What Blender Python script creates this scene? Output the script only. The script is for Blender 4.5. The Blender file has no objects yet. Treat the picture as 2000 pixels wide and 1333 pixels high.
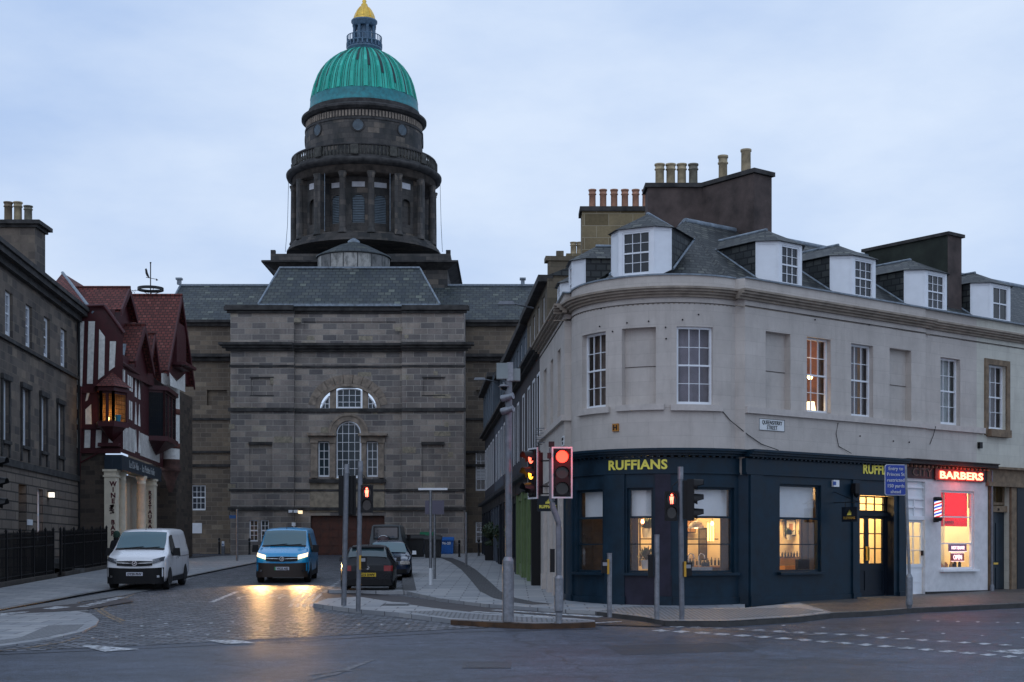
import bpy, math, random
from mathutils import Vector
R = math.radians
random.seed(11)
sc = bpy.context.scene
COL = sc.collection
# ------------------------------------------------------------------ camera, sky, sun, exposure
FPX, CX, HY, EYE, SL = 2778.0, 1000.0, 1076.0, 2.43, 0.025      # survey of the view: focal in px, horizon row, eye height, street gradient
cam = bpy.data.cameras.new('camera'); co = bpy.data.objects.new('camera', cam); COL.objects.link(co)
co.location = (0, 0, EYE); co.rotation_euler = (R(90), 0, 0)
cam.lens = 50.0; cam.sensor_width = 36.0; cam.shift_y = 0.2048; cam.clip_end = 2000
sc.camera = co
w = bpy.data.worlds.new('World'); sc.world = w; w.use_nodes = True
nt = w.node_tree; nd = nt.nodes; lk = nt.links; nd.clear()
wo = nd.new('ShaderNodeOutputWorld'); bg = nd.new('ShaderNodeBackground')
sky = nd.new('ShaderNodeTexSky'); sky.sky_type = 'NISHITA'; sky.sun_disc = False
sky.sun_elevation = R(4); sky.sun_rotation = R(200)
tc = nd.new('ShaderNodeTexCoord'); mp = nd.new('ShaderNodeMapping'); mp.inputs['Scale'].default_value = (1.0, 1.0, 2.6)
no = nd.new('ShaderNodeTexNoise'); no.inputs['Scale'].default_value = 2.3; no.inputs['Detail'].default_value = 8; no.inputs['Roughness'].default_value = .55
cr = nd.new('ShaderNodeValToRGB'); e = cr.color_ramp.elements
e[0].position = .36; e[0].color = (.375, .505, .755, 1); e[1].position = .64; e[1].color = (.595, .695, .86, 1)
mx = nd.new('ShaderNodeMix'); mx.data_type = 'RGBA'; mx.inputs[0].default_value = .93
sm = nd.new('ShaderNodeVectorMath'); sm.operation = 'SCALE'; sm.inputs['Scale'].default_value = .10
lk.new(tc.outputs['Generated'], mp.inputs['Vector']); lk.new(mp.outputs[0], no.inputs['Vector']); lk.new(no.outputs['Fac'], cr.inputs[0])
lk.new(sky.outputs[0], sm.inputs[0]); lk.new(sm.outputs[0], mx.inputs[6]); lk.new(cr.outputs[0], mx.inputs[7])
lk.new(mx.outputs[2], bg.inputs['Color']); bg.inputs['Strength'].default_value = 1.22
lk.new(bg.outputs[0], wo.inputs['Surface'])
sl = bpy.data.lights.new('sun', 'SUN'); sl.energy = .25; sl.angle = R(40); sl.color = (.86, .92, 1)
so = bpy.data.objects.new('sun', sl); COL.objects.link(so); so.rotation_euler = (R(48), 0, R(-18))
sc.view_settings.view_transform = 'Standard'; sc.view_settings.look = 'None'; sc.view_settings.exposure = 0.0; sc.view_settings.gamma = 1
# ------------------------------------------------------------------ survey helpers
def gz(x, y): return SL * min(y, 110)
def gp(px, py):                                   # ground point seen at a pixel
    D = EYE / ((py - HY) / FPX + SL)
    return Vector(((px - CX) / FPX * D, D, SL * D))
def X(px, D): return (px - CX) / FPX * D
def Z(py, D): return EYE + (HY - py) / FPX * D
ORG = {}
def org(o): return ORG.get(o.name, Vector((0, 0, 0)))
def tag(o, label=None, cat=None, group=None, kind=None):
    if label: o['label'] = label
    if cat: o['category'] = cat
    if group: o['group'] = group
    if kind: o['kind'] = kind
    return o
def thing(name, label, cat, loc=(0, 0, 0), rz=0, group=None):
    o = bpy.data.objects.new(name, None); COL.objects.link(o); o.location = loc; o.rotation_euler = (0, 0, rz)
    o.empty_display_size = .2
    if rz == 0: ORG[o.name] = Vector(loc)
    return tag(o, label, cat, group)
def dup(o, parent=None):
    c = o.copy(); COL.objects.link(c)
    if parent: c.parent = parent
    for ch in list(o.children): dup(ch, c)
    return c
class Fr:                                         # straight wall frame: u along, v = world height, n outward
    def __init__(s, O, U, sgn=1):
        l = math.hypot(*U); s.O = O; s.U = (U[0] / l, U[1] / l); s.N = (s.U[1] * sgn, -s.U[0] * sgn); s.seg = 1e9
    def __call__(s, u, v, n=0): return Vector((s.O[0] + u * s.U[0] + n * s.N[0], s.O[1] + u * s.U[1] + n * s.N[1], v))
    def pu(s, px, n=0):
        k = (px - CX) / FPX
        return (k * (s.O[1] + n * s.N[1]) - s.O[0] - n * s.N[0]) / (s.U[0] - k * s.U[1])
    def pv(s, px, py, n=0):
        D = s(s.pu(px, n), 0, n).y
        return EYE + (HY - py) / FPX * D
class Bow:
    def __init__(s, C, r, a0, a1, seg=.14): s.C = C; s.r = r; s.a0 = a0; s.a1 = a1; s.L = r * (a1 - a0); s.seg = seg
    def __call__(s, u, v, n=0):
        a = s.a0 + u / s.r
        return Vector((s.C[0] + (s.r + n) * math.cos(a), s.C[1] + (s.r + n) * math.sin(a), v))
    def pu(s, px, n=0):
        lo, hi = 0.0, s.L
        for _ in range(40):
            m = (lo + hi) / 2; p = s(m, 0, n)
            if CX + FPX * p.x / p.y < px: lo = m
            else: hi = m
        return lo
    def pv(s, px, py, n=0):
        D = s(s.pu(px, n), 0, n).y
        return EYE + (HY - py) / FPX * D
def Cyl(C, r, seg=.2): return Bow(C, r, 0, 2 * math.pi, seg)
class MB:
    def __init__(s): s.v = []; s.f = []; s.uv = []; s.sm = []; s.cuts = []
    def cut(s): s.cuts.append((len(s.v), len(s.f))); return s
    def face(s, pts, uvs=None, smooth=False):
        pts = [Vector(p) for p in pts]
        b = len(s.v); s.v += pts; s.f.append(list(range(b, b + len(pts))))
        if uvs is None:
            n = Vector((0, 0, 0))
            for i in range(len(pts)): n += pts[i].cross(pts[(i + 1) % len(pts)])
            s_uv = boxuv(n, pts)
        else: s_uv = uvs
        s.uv.append(s_uv); s.sm.append(smooth); return s
    def grid(s, P, closed=False, smooth=True, uvf=None, flip=False):  # P[i][j]
        b = len(s.v); m = len(P[0]); n = len(P)
        for r in P: s.v += [Vector(p) for p in r]
        for i in range(n - 1):
            for j in range(m if closed else m - 1):
                j2 = (j + 1) % m; ids = [b + i * m + j, b + i * m + j2, b + (i + 1) * m + j2, b + (i + 1) * m + j]
                if flip: ids.reverse()
                s.f.append(ids)
                if uvf: s.uv.append([uvf(i, j), uvf(i, j + 1), uvf(i + 1, j + 1), uvf(i + 1, j)][::-1 if flip else 1])
                else:
                    pts = [s.v[k] for k in ids]; nn = (pts[1] - pts[0]).cross(pts[2] - pts[0]) + (pts[2] - pts[0]).cross(pts[3] - pts[0])
                    s.uv.append(boxuv(nn, pts))
                s.sm.append(smooth)
        return s
    def ub(s, f, u0, u1, v0, v1, n0, n1):        # box in frame coordinates
        k = max(1, int(math.ceil(abs(u1 - u0) / f.seg)))
        us = [u0 + (u1 - u0) * i / k for i in range(k + 1)]
        for a, b in zip(us, us[1:]):
            s.face([f(a, v0, n1), f(b, v0, n1), f(b, v1, n1), f(a, v1, n1)], [(a, v0), (b, v0), (b, v1), (a, v1)])
            s.face([f(b, v0, n0), f(a, v0, n0), f(a, v1, n0), f(b, v1, n0)], [(b, v0), (a, v0), (a, v1), (b, v1)])
            s.face([f(a, v1, n1), f(b, v1, n1), f(b, v1, n0), f(a, v1, n0)], [(a, n1), (b, n1), (b, n0), (a, n0)])
            s.face([f(a, v0, n0), f(b, v0, n0), f(b, v0, n1), f(a, v0, n1)], [(a, n0), (b, n0), (b, n1), (a, n1)])
        for a in (u0, u1): s.face([f(a, v0, n0), f(a, v0, n1), f(a, v1, n1), f(a, v1, n0)], [(n0, v0), (n1, v0), (n1, v1), (n0, v1)])
        return s
    def box(s, c, d, rz=0, taper=1.0):           # centre of base, size
        x, y, z = c; a, b, h = d[0] / 2, d[1] / 2, d[2]; ca, sa = math.cos(rz), math.sin(rz)
        def q(i, j, k):
            t = taper if k else 1.0
            return Vector((x + i * a * t * ca - j * b * t * sa, y + i * a * t * sa + j * b * t * ca, z + k * h))
        for p in ([(-1, -1, 0), (1, -1, 0), (1, -1, 1), (-1, -1, 1)], [(1, 1, 0), (-1, 1, 0), (-1, 1, 1), (1, 1, 1)],
                  [(-1, 1, 0), (-1, -1, 0), (-1, -1, 1), (-1, 1, 1)], [(1, -1, 0), (1, 1, 0), (1, 1, 1), (1, -1, 1)],
                  [(-1, -1, 1), (1, -1, 1), (1, 1, 1), (-1, 1, 1)], [(-1, 1, 0), (1, 1, 0), (1, -1, 0), (-1, -1, 0)]):
            s.face([q(*t) for t in p])
        return s
    def lathe(s, c, prof, n=24, a0=0, a1=2 * math.pi, smooth=True, cap=True):   # prof [(r,z)] about vertical axis
        full = abs(a1 - a0 - 2 * math.pi) < 1e-4; k = n if full else n + 1
        P = [[(c[0] + r * math.cos(a0 + (a1 - a0) * j / n), c[1] + r * math.sin(a0 + (a1 - a0) * j / n), c[2] + z) for j in range(k)] for r, z in prof]
        rr = max(p[0] for p in prof)
        s.grid(P, closed=full, smooth=smooth, uvf=lambda i, j: (rr * (a1 - a0) * j / n, c[2] + prof[i][1] + .0 * prof[i][0]))
        if cap:
            for row in (P[0], P[-1]):
                if prof[0 if row is P[0] else -1][0] > .002: s.face(row)
        return s
    def tube(s, pts, r, n=8, smooth=True, r2=None):
        pts = [Vector(p) for p in pts]; rows = []
        for i, p in enumerate(pts):
            d = (pts[min(i + 1, len(pts) - 1)] - pts[max(i - 1, 0)]).normalized()
            a = d.cross(Vector((0, 0, 1)));
            if a.length < .01: a = Vector((1, 0, 0))
            a.normalize(); b = d.cross(a); rad = r if r2 is None else r + (r2 - r) * i / (len(pts) - 1)
            rows.append([p + a * rad * math.cos(2 * math.pi * j / n) + b * rad * math.sin(2 * math.pi * j / n) for j in range(n)])
        s.grid(rows, closed=True, smooth=smooth); s.face(rows[0][::-1]); s.face(rows[-1]); return s
    def prism(s, pts, dv):                       # polygon extruded by vector
        pts = [Vector(p) for p in pts]; dv = Vector(dv); q = [p + dv for p in pts]
        s.face(pts[::-1]); s.face(q)
        for i in range(len(pts)): j = (i + 1) % len(pts); s.face([pts[i], pts[j], q[j], q[i]])
        return s
    def build(s, name, mat, parent=None):
        if s.cuts:
            cs = [(0, 0)] + [c for c in s.cuts if c != (0, 0)] + [(len(s.v), len(s.f))]; s.cuts = []; o = None
            for (v0, f0), (v1, f1) in zip(cs, cs[1:]):
                if f1 == f0: continue
                q = MB(); q.v = s.v[v0:v1]; q.f = [[i - v0 for i in f] for f in s.f[f0:f1]]; q.uv = s.uv[f0:f1]; q.sm = s.sm[f0:f1]; o = q.build(name, mat, parent)
            return o
        o_ = org(parent) if parent else Vector((0, 0, 0))
        me = bpy.data.meshes.new(name); me.from_pydata([tuple(p - o_) for p in s.v], [], s.f)
        uvl = me.uv_layers.new(name='UVMap'); flat = [c for f in s.uv for t in f for c in (t[0], t[1])]
        uvl.data.foreach_set('uv', flat); me.polygons.foreach_set('use_smooth', s.sm)
        me.materials.append(mat); me.update()
        o = bpy.data.objects.new(name, me); COL.objects.link(o)
        if parent: o.parent = parent; ORG[o.name] = o_
        return o
def boxuv(n, pts):
    if n.length < 1e-12: n = Vector((0, 0, 1))
    n = n.normalized()
    if abs(n.z) > .93: return [(p.x, p.y) for p in pts]
    t = Vector((-n.y, n.x, 0)).normalized(); sl_ = max(.05, math.sqrt(max(0, 1 - n.z * n.z)))
    return [(p.dot(t), p.z / sl_) for p in pts]
# wall with rectangular openings, reveals and (optional) blind backs
def wall(mb, f, u0, u1, v0, v1, ops=(), depth=.18, n=0, blind=()):
    ops = list(ops) + list(blind)
    us = {u0, u1}; vs = {v0, v1}
    for o in ops: us |= {o[0], o[1]}; vs |= {o[2], o[3]}
    us = sorted(x for x in us if u0 - 1e-6 <= x <= u1 + 1e-6); vs = sorted(x for x in vs if v0 - 1e-6 <= x <= v1 + 1e-6)
    fin = []
    for a, b in zip(us, us[1:]):
        k = max(1, int(math.ceil((b - a) / f.seg))); fin += [a + (b - a) * i / k for i in range(k)]
    fin.append(us[-1])
    for a, b in zip(fin, fin[1:]):
        for c, d in zip(vs, vs[1:]):
            mu, mv = (a + b) / 2, (c + d) / 2
            if any(o[0] < mu < o[1] and o[2] < mv < o[3] for o in ops): continue
            mb.face([f(a, c, n), f(b, c, n), f(b, d, n), f(a, d, n)], [(a, c), (b, c), (b, d), (a, d)])
    for o in ops:
        ua, ub_, va, vb = o[:4]; k = max(1, int(math.ceil((ub_ - ua) / f.seg))); q = [ua + (ub_ - ua) * i / k for i in range(k + 1)]
        for x in (ua, ub_): mb.face([f(x, va, n), f(x, vb, n), f(x, vb, n - depth), f(x, va, n - depth)], [(0, va), (0, vb), (depth, vb), (depth, va)])
        for a, b in zip(q, q[1:]):
            for y in (va, vb): mb.face([f(a, y, n), f(b, y, n), f(b, y, n - depth), f(a, y, n - depth)])
            if o in blind:
                mb.face([f(a, va, n - depth), f(b, va, n - depth), f(b, vb, n - depth), f(a, vb, n - depth)], [(a, va), (b, va), (b, vb), (a, vb)])
# ------------------------------------------------------------------ materials
MATS = {}
def newmat(name):
    m = bpy.data.materials.new(name); m.use_nodes = True; t = m.node_tree
    p = t.nodes['Principled BSDF']; MATS[name] = m
    return m, t, p
def N(t, ty, **kw):
    n = t.nodes.new(ty)
    for k, v in kw.items():
        if k in n.inputs: n.inputs[k].default_value = v
        else: setattr(n, k, v)
    return n
def ramp(t, src, stops):
    r = t.nodes.new('ShaderNodeValToRGB'); el = r.color_ramp.elements
    while len(el) < len(stops): el.new(.5)
    for e_, (p, c) in zip(el, stops): e_.position = p; e_.color = (c[0], c[1], c[2], 1) if hasattr(c, '__len__') else (c, c, c, 1)
    t.links.new(src, r.inputs[0]); return r.outputs[0]
def mixc(t, fac, a, b, mode='MIX'):
    m = t.nodes.new('ShaderNodeMix'); m.data_type = 'RGBA'; m.blend_type = mode
    for s_, v in ((m.inputs[0], fac), (m.inputs[6], a), (m.inputs[7], b)):
        if hasattr(v, 'is_linked'): t.links.new(v, s_)
        else: s_.default_value = (v if not hasattr(v, '__len__') else (v[0], v[1], v[2], 1))
    return m.outputs[2]
def bumpn(t, p, h, st, dist=.02, prev=None):
    b = N(t, 'ShaderNodeBump'); b.inputs['Strength'].default_value = st; b.inputs['Distance'].default_value = dist
    t.links.new(h, b.inputs['Height'])
    if prev: t.links.new(prev, b.inputs['Normal'])
    t.links.new(b.outputs[0], p.inputs['Normal']); return b.outputs[0]
def simple(name, c, rough=.6, metal=0, var=.12, vs=3.0, bump=0, bs=40, dist=.01, emis=None, es=1, spec=None, coat=0):
    m, t, p = newmat(name); p.inputs['Roughness'].default_value = rough; p.inputs['Metallic'].default_value = metal
    if spec is not None: p.inputs['Specular IOR Level'].default_value = spec
    if coat: p.inputs['Coat Weight'].default_value = coat; p.inputs['Coat Roughness'].default_value = .08
    tcn = N(t, 'ShaderNodeTexCoord')
    if var:
        n1 = N(t, 'ShaderNodeTexNoise', Scale=vs, Detail=6.0, Roughness=.6); t.links.new(tcn.outputs['Object'], n1.inputs['Vector'])
        d = [max(0, x * (1 - var * 1.6)) for x in c]; l = [min(1, x * (1 + var * 1.2)) for x in c]
        t.links.new(ramp(t, n1.outputs['Fac'], [(.3, d), (.7, l)]), p.inputs['Base Color'])
        rr = ramp(t, n1.outputs['Fac'], [(.3, max(0, rough - .08)), (.7, min(1, rough + .08))]); t.links.new(rr, p.inputs['Roughness'])
    else: p.inputs['Base Color'].default_value = (*c, 1)
    if bump:
        n2 = N(t, 'ShaderNodeTexNoise', Scale=bs, Detail=4.0); t.links.new(tcn.outputs['Object'], n2.inputs['Vector']); bumpn(t, p, n2.outputs['Fac'], bump, dist)
    if emis: p.inputs['Emission Color'].default_value = (*emis, 1); p.inputs['Emission Strength'].default_value = es
    return m
def brick(name, bw, bh, stops, mortar, ms=.008, rough=.85, bump=.6, dist=.015, stain=.5, stc=(.02, .02, .02), offset=.5, ssc=.35, grain=.25, rlo=None, warp=0, grad=False, lump=0):
    m, t, p = newmat(name); p.inputs['Roughness'].default_value = rough
    tcn = N(t, 'ShaderNodeTexCoord'); uv = tcn.outputs['UV']
    if warp:
        nw = N(t, 'ShaderNodeTexNoise', Scale=1.2, Detail=3.0); t.links.new(uv, nw.inputs['Vector'])
        vm = N(t, 'ShaderNodeVectorMath', operation='SCALE'); vm.inputs['Scale'].default_value = warp; t.links.new(nw.outputs['Color'], vm.inputs[0])
        va = N(t, 'ShaderNodeVectorMath', operation='ADD'); t.links.new(uv, va.inputs[0]); t.links.new(vm.outputs[0], va.inputs[1]); uv = va.outputs[0]
    b = N(t, 'ShaderNodeTexBrick'); b.offset = offset; b.squash = 1
    b.inputs['Color1'].default_value = (0, 0, 0, 1); b.inputs['Color2'].default_value = (1, 1, 1, 1); b.inputs['Mortar'].default_value = (.5, .5, .5, 1)
    b.inputs['Scale'].default_value = 1; b.inputs['Mortar Size'].default_value = ms; b.inputs['Mortar Smooth'].default_value = .25; b.inputs['Bias'].default_value = 0
    b.inputs['Brick Width'].default_value = bw; b.inputs['Row Height'].default_value = bh
    t.links.new(uv, b.inputs['Vector'])
    c = ramp(t, b.outputs['Color'], stops)
    n1 = N(t, 'ShaderNodeTexNoise', Scale=9.0, Detail=8.0, Roughness=.7); t.links.new(tcn.outputs['Object'], n1.inputs['Vector'])
    c = mixc(t, 1.0, c, ramp(t, n1.outputs['Fac'], [(.25, 1 - grain), (.75, 1 + grain * .6)]), 'MULTIPLY')
    if stain:
        mp_ = N(t, 'ShaderNodeMapping'); mp_.inputs['Scale'].default_value = (ssc * 2, ssc * 2, ssc)
        t.links.new(tcn.outputs['Object'], mp_.inputs['Vector'])
        n3 = N(t, 'ShaderNodeTexNoise', Scale=1.0, Detail=7.0, Roughness=.62); t.links.new(mp_.outputs[0], n3.inputs['Vector'])
        c = mixc(t, ramp(t, n3.outputs['Fac'], [(.44, 0), (.68, stain)]), c, stc)
    c = mixc(t, b.outputs['Fac'], c, mortar)
    t.links.new(c, p.inputs['Base Color'])
    inv = ramp(t, b.outputs['Fac'], [(0, 1), (1, 0)])
    n4 = N(t, 'ShaderNodeTexNoise', Scale=26.0, Detail=5.0); t.links.new(tcn.outputs['Object'], n4.inputs['Vector'])
    hh = mixc(t, .35, inv, n4.outputs['Color'])
    if grad:      # courses that lap like slates or tiles
        hh = mixc(t, .5, hh, b.outputs['Color'])
    pr_ = bumpn(t, p, hh, bump, dist)
    if lump:
        n6 = N(t, 'ShaderNodeTexNoise', Scale=4.5, Detail=3.0); t.links.new(tcn.outputs['Object'], n6.inputs['Vector']); bumpn(t, p, n6.outputs['Fac'], lump, .09, pr_)
    if rlo is not None: t.links.new(ramp(t, n1.outputs['Fac'], [(.35, rlo), (.65, rough)]), p.inputs['Roughness'])
    return m
S_ASH = brick('sooty_ashlar', .85, .345, [(0, (.135, .124, .122)), (.25, (.29, .245, .215)), (.5, (.175, .160, .152)), (.75, (.39, .325, .27)), (.985, (.25, .22, .195)), (1, (.50, .43, .33))], (.36, .33, .29), .019, stain=.66, stc=(.062, .056, .056), bump=.9, dist=.03, ssc=.28)
S_WING = brick('wing_rubble', .7, .29, [(0, (.11, .09, .072)), (.4, (.225, .172, .122)), (.7, (.15, .12, .092)), (.98, (.26, .20, .14)), (1, (.36, .30, .22))], (.22, .185, .145), .016, stain=.45, stc=(.05, .042, .038), bump=.8)
S_DRK = brick('dark_drum_stone', .8, .36, [(0, (.040, .040, .041)), (.5, (.108, .095, .084)), (.8, (.072, .066, .062)), (1, (.18, .148, .118))], (.035, .033, .03), .009, stain=.75, stc=(.022, .025, .024), ssc=.7)
S_COR = simple('sooty_cornice', (.048, .045, .043), .9, var=.5, vs=2.2, bump=.4)
S_TRIM = simple('dressed_stone', (.26, .21, .165), .9, var=.3, vs=3, bump=.3)
S_PALE = simple('pale_new_stone', (.30, .25, .185), .9, var=.25, vs=3, bump=.25)
S_TER = brick('terrace_ashlar', .68, .33, [(0, (.07, .060, .055)), (.45, (.18, .142, .112)), (.75, (.11, .092, .08)), (1, (.25, .195, .145))], (.155, .13, .10), .014, stain=.5, bump=.5)
S_RUS = brick('terrace_rusticated_stone', 1.3, .36, [(0, (.17, .135, .11)), (1, (.23, .185, .145))], (.045, .038, .032), .03, stain=.25, bump=1.0, dist=.04)
S_RUB = brick('brown_rubble', .45, .22, [(0, (.045, .034, .027)), (.5, (.10, .072, .053)), (.8, (.075, .056, .043)), (1, (.135, .10, .072))], (.085, .068, .052), .01, stain=.3)
SLATE = brick('slate_roof', .30, .19, [(0, (.014, .018, .020)), (.5, (.042, .048, .048)), (.85, (.068, .072, .066)), (1, (.12, .125, .105))], (.008, .010, .012), .026, rough=.6, bump=.9, dist=.03, stain=.3, stc=(.018, .022, .018), grad=True)
SLATEC = brick('church_slate', .42, .30, [(0, (.024, .034, .042)), (.6, (.048, .060, .068)), (.93, (.07, .08, .076)), (1, (.16, .18, .15))], (.012, .016, .02), .03, rough=.6, bump=.6, dist=.02, stain=.45, stc=(.075, .085, .06), ssc=1.1, grad=True)
TILE = brick('red_clay_tile', .24, .20, [(0, (.10, .022, .018)), (.5, (.19, .044, .034)), (.8, (.145, .034, .028)), (1, (.25, .075, .058))], (.040, .012, .010), .028, rough=.8, bump=1, dist=.04, stain=.35, stc=(.06, .025, .02), ssc=1.2, grad=True)
COPPER = None
LEAD = simple('lead_flashing', (.19, .23, .27), .45, var=.3, vs=6, bump=.3, bs=20)
CREAM = None
WHITEP = simple('white_window_paint', (.78, .80, .83), .4, var=.04)
SILLM = simple('cream_masonry_paint', (.52, .47, .43), .75, var=.08, vs=6, bump=.3, bs=60)
NAVY = simple('navy_shop_paint', (.0045, .020, .036), .45, var=.25, vs=2.5, spec=.28)
NAVY2 = simple('dark_navy_paint', (.005, .010, .018), .45, var=.15, spec=.3)
MAUVE = simple('worn_navy_paint', (.020, .018, .032), .5, var=.3, vs=2, spec=.25)  # navy shifted towards mauve, for one pilaster and a low panel
BLACKP = simple('black_paint', (.006, .006, .007), .42, var=.1, spec=.3)
BLACKR = simple('black_rubber', (.012, .012, .013), .75, var=.15)
PLAST = simple('black_plastic', (.009, .009, .010), .5, var=.1, spec=.25)
GALV = simple('galvanised_steel', (.23, .24, .26), .42, metal=.55, var=.2, vs=9, bump=.1)
GALVD = simple('grey_painted_steel', (.15, .16, .18), .42, metal=.3, var=.18, vs=8)
GOLD = simple('gilded_copper', (.83, .53, .10), .32, metal=.75, var=.12, vs=6)
BLUEL = simple('blue_grey_lantern_paint', (.095, .165, .24), .55, var=.25, vs=5)
HARL = simple('brown_harl', (.088, .065, .058), .95, var=.35, vs=1.6, bump=.6, bs=45)
HARLD = simple('dark_green_harl', (.026, .032, .025), .95, var=.4, vs=1.4, bump=.6, bs=45)
TANST = brick('tan_chimney_stone', .85, .42, [(0, (.16, .12, .06)), (.5, (.27, .21, .115)), (1, (.22, .165, .09))], (.34, .29, .2), .012, stain=.35, bump=.4)
TERRA = simple('terracotta_pot', (.42, .215, .14), .85, var=.2, vs=5)
BUFF = simple('buff_clay_pot', (.40, .32, .20), .85, var=.28, vs=4)
POTG = simple('grey_clay_pot', (.20, .185, .14), .85, var=.3, vs=4)
OXB = simple('oxblood_timber', (.062, .008, .011), .5, var=.2, vs=5)
ROUGHC = simple('white_roughcast', (.84, .82, .76), .95, var=.12, vs=5, bump=.7, bs=70)
CRM2 = simple('cream_column_paint', (.74, .65, .50), .6, var=.08, vs=4)
SAND = simple('bare_sandstone', (.20, .145, .095), .9, var=.25, vs=5, bump=.4)
DOORW = simple('brown_timber_door', (.085, .026, .014), .6, var=.3, vs=4, bump=.3, bs=20)
GREENP = simple('sage_green_paint', (.13, .19, .075), .5, var=.12)
WHITEB = simple('white_render', (.66, .66, .67), .8, var=.08, vs=4, bump=.4, bs=60)
WARMW = simple('warm_room_wall', (.78, .56, .30), .8, var=.08, vs=2)
CREAMW = simple('cream_room_wall', (.82, .72, .52), .8, var=.06, vs=2)
WOODD = simple('dark_shop_timber', (.055, .032, .016), .5, var=.25, vs=6)
WOODM = simple('light_timber', (.36, .19, .07), .5, var=.2, vs=6)
YELLOWL = simple('yellow_sign_letter', (.74, .66, .10), .5, var=.05, emis=(.9, .8, .1), es=.06)
def glassm(name, c=(.014, .018, .024), rough=.06, spec=.5):
    m, t, p = newmat(name); p.inputs['Base Color'].default_value = (*c, 1); p.inputs['Roughness'].default_value = rough; p.inputs['Specular IOR Level'].default_value = spec
    tcn = N(t, 'ShaderNodeTexCoord'); n = N(t, 'ShaderNodeTexNoise', Scale=1.6, Detail=2.0); t.links.new(tcn.outputs['Object'], n.inputs['Vector']); bumpn(t, p, n.outputs['Fac'], .12, .02)
    return m
GLD = glassm('dark_window_glass')
GLG = glassm('grey_window_glass', (.05, .055, .065), .1, .7)
GLP = glassm('pale_blind_glass', (.30, .32, .35), .12, .7)  # pale reflection put into the base colour of the panes
GLB = glassm('car_glass', (.015, .03, .038), .05, 1.0)
def clearglass(name, tint=(1, 1, 1), refl=.9):
    m, t, p = newmat(name); nd_ = t.nodes; nd_.remove(p)
    tr = N(t, 'ShaderNodeBsdfTransparent'); tr.inputs[0].default_value = (*tint, 1); gl = N(t, 'ShaderNodeBsdfGlossy'); gl.inputs['Roughness'].default_value = .03
    fr = N(t, 'ShaderNodeFresnel'); ge = N(t, 'ShaderNodeNewGeometry'); ma = N(t, 'ShaderNodeMath', operation='MULTIPLY_ADD'); ma.inputs[1].default_value = -.83333; ma.inputs[2].default_value = 1.5; t.links.new(ge.outputs['Backfacing'], ma.inputs[0]); t.links.new(ma.outputs[0], fr.inputs[0]); mxs = N(t, 'ShaderNodeMixShader')
    mm = N(t, 'ShaderNodeMath', operation='MULTIPLY'); mm.inputs[1].default_value = refl; t.links.new(fr.outputs[0], mm.inputs[0])
    t.links.new(mm.outputs[0], mxs.inputs[0]); t.links.new(tr.outputs[0], mxs.inputs[1]); t.links.new(gl.outputs[0], mxs.inputs[2]); t.links.new(mxs.outputs[0], nd_['Material Output'].inputs[0])
    return m
GLC = clearglass('clear_shop_glass')
CURT = simple('net_curtain', (.30, .34, .35), .9, var=.2, vs=3)
CURTD = simple('grey_drawn_curtain', (.17, .16, .18), .9, var=.15, vs=3)
BLIND = simple('white_roller_blind', (.62, .64, .66), .8, var=.04)
def emit(name, c, s, base=None): return simple(name, base or c, .5, var=0, emis=c, es=s)
E_RED = emit('lit_red_lens', (1, .035, .018), 5.5, (.6, .02, .02))
E_REDM = emit('lit_red_man', (1, .10, .06), 9)
E_HEAD = emit('lit_headlamp', (1, .70, .36), 2.6, (.8, .6, .3))
E_NEON = emit('red_neon_tube', (1, .17, .10), 7)
E_PINK = emit('white_neon_tube', (1, .70, .74), 1.6)
E_WARM = emit('warm_lamp_glow', (1, .62, .22), 12)
E_BULB = emit('small_warm_bulb', (1, .7, .35), 25)
E_WHT = emit('white_lamp_glow', (1, .93, .8), 1.3)
# cream painted stone of the corner building: faint coursed ashlar under paint
def creammat(name, c):
    m, t, p = newmat(name); p.inputs['Roughness'].default_value = .8
    tcn = N(t, 'ShaderNodeTexCoord'); b = N(t, 'ShaderNodeTexBrick'); b.offset = .5
    b.inputs['Scale'].default_value = 1; b.inputs['Mortar Size'].default_value = .006; b.inputs['Mortar Smooth'].default_value = .4
    b.inputs['Color1'].default_value = (.90, .90, .90, 1); b.inputs['Color2'].default_value = (1, 1, 1, 1); b.inputs['Mortar'].default_value = (.74, .74, .74, 1)
    b.inputs['Brick Width'].default_value = 1.15; b.inputs['Row Height'].default_value = .36; t.links.new(tcn.outputs['UV'], b.inputs['Vector'])
    n1 = N(t, 'ShaderNodeTexNoise', Scale=1.3, Detail=7.0, Roughness=.65); t.links.new(tcn.outputs['Object'], n1.inputs['Vector'])
    cc = ramp(t, n1.outputs['Fac'], [(.3, [x * .86 for x in c]), (.7, [x * 1.08 for x in c])])
    c2 = mixc(t, .75, cc, b.outputs['Color'], 'MULTIPLY')
    mq = N(t, 'ShaderNodeMapping'); mq.inputs['Scale'].default_value = (2.6, .35, 1); t.links.new(tcn.outputs['UV'], mq.inputs['Vector']); n5 = N(t, 'ShaderNodeTexNoise', Scale=1.5, Detail=8.0, Roughness=.7); t.links.new(mq.outputs[0], n5.inputs['Vector'])
    t.links.new(mixc(t, ramp(t, n5.outputs['Fac'], [(.50, 0), (.75, .30)]), c2, (.25, .215, .19)), p.inputs['Base Color'])
    mp_ = N(t, 'ShaderNodeMapping'); mp_.inputs['Scale'].default_value = (16, 55, 1); t.links.new(tcn.outputs['UV'], mp_.inputs['Vector'])
    n2 = N(t, 'ShaderNodeTexNoise', Scale=1.0, Detail=4.0); t.links.new(mp_.outputs[0], n2.inputs['Vector'])
    pr = bumpn(t, p, n2.outputs['Fac'], .55, .012)
    bb = ramp(t, b.outputs['Fac'], [(0, 1), (1, 0)]); bumpn(t, p, bb, .25, .01, pr)
    return m
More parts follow.
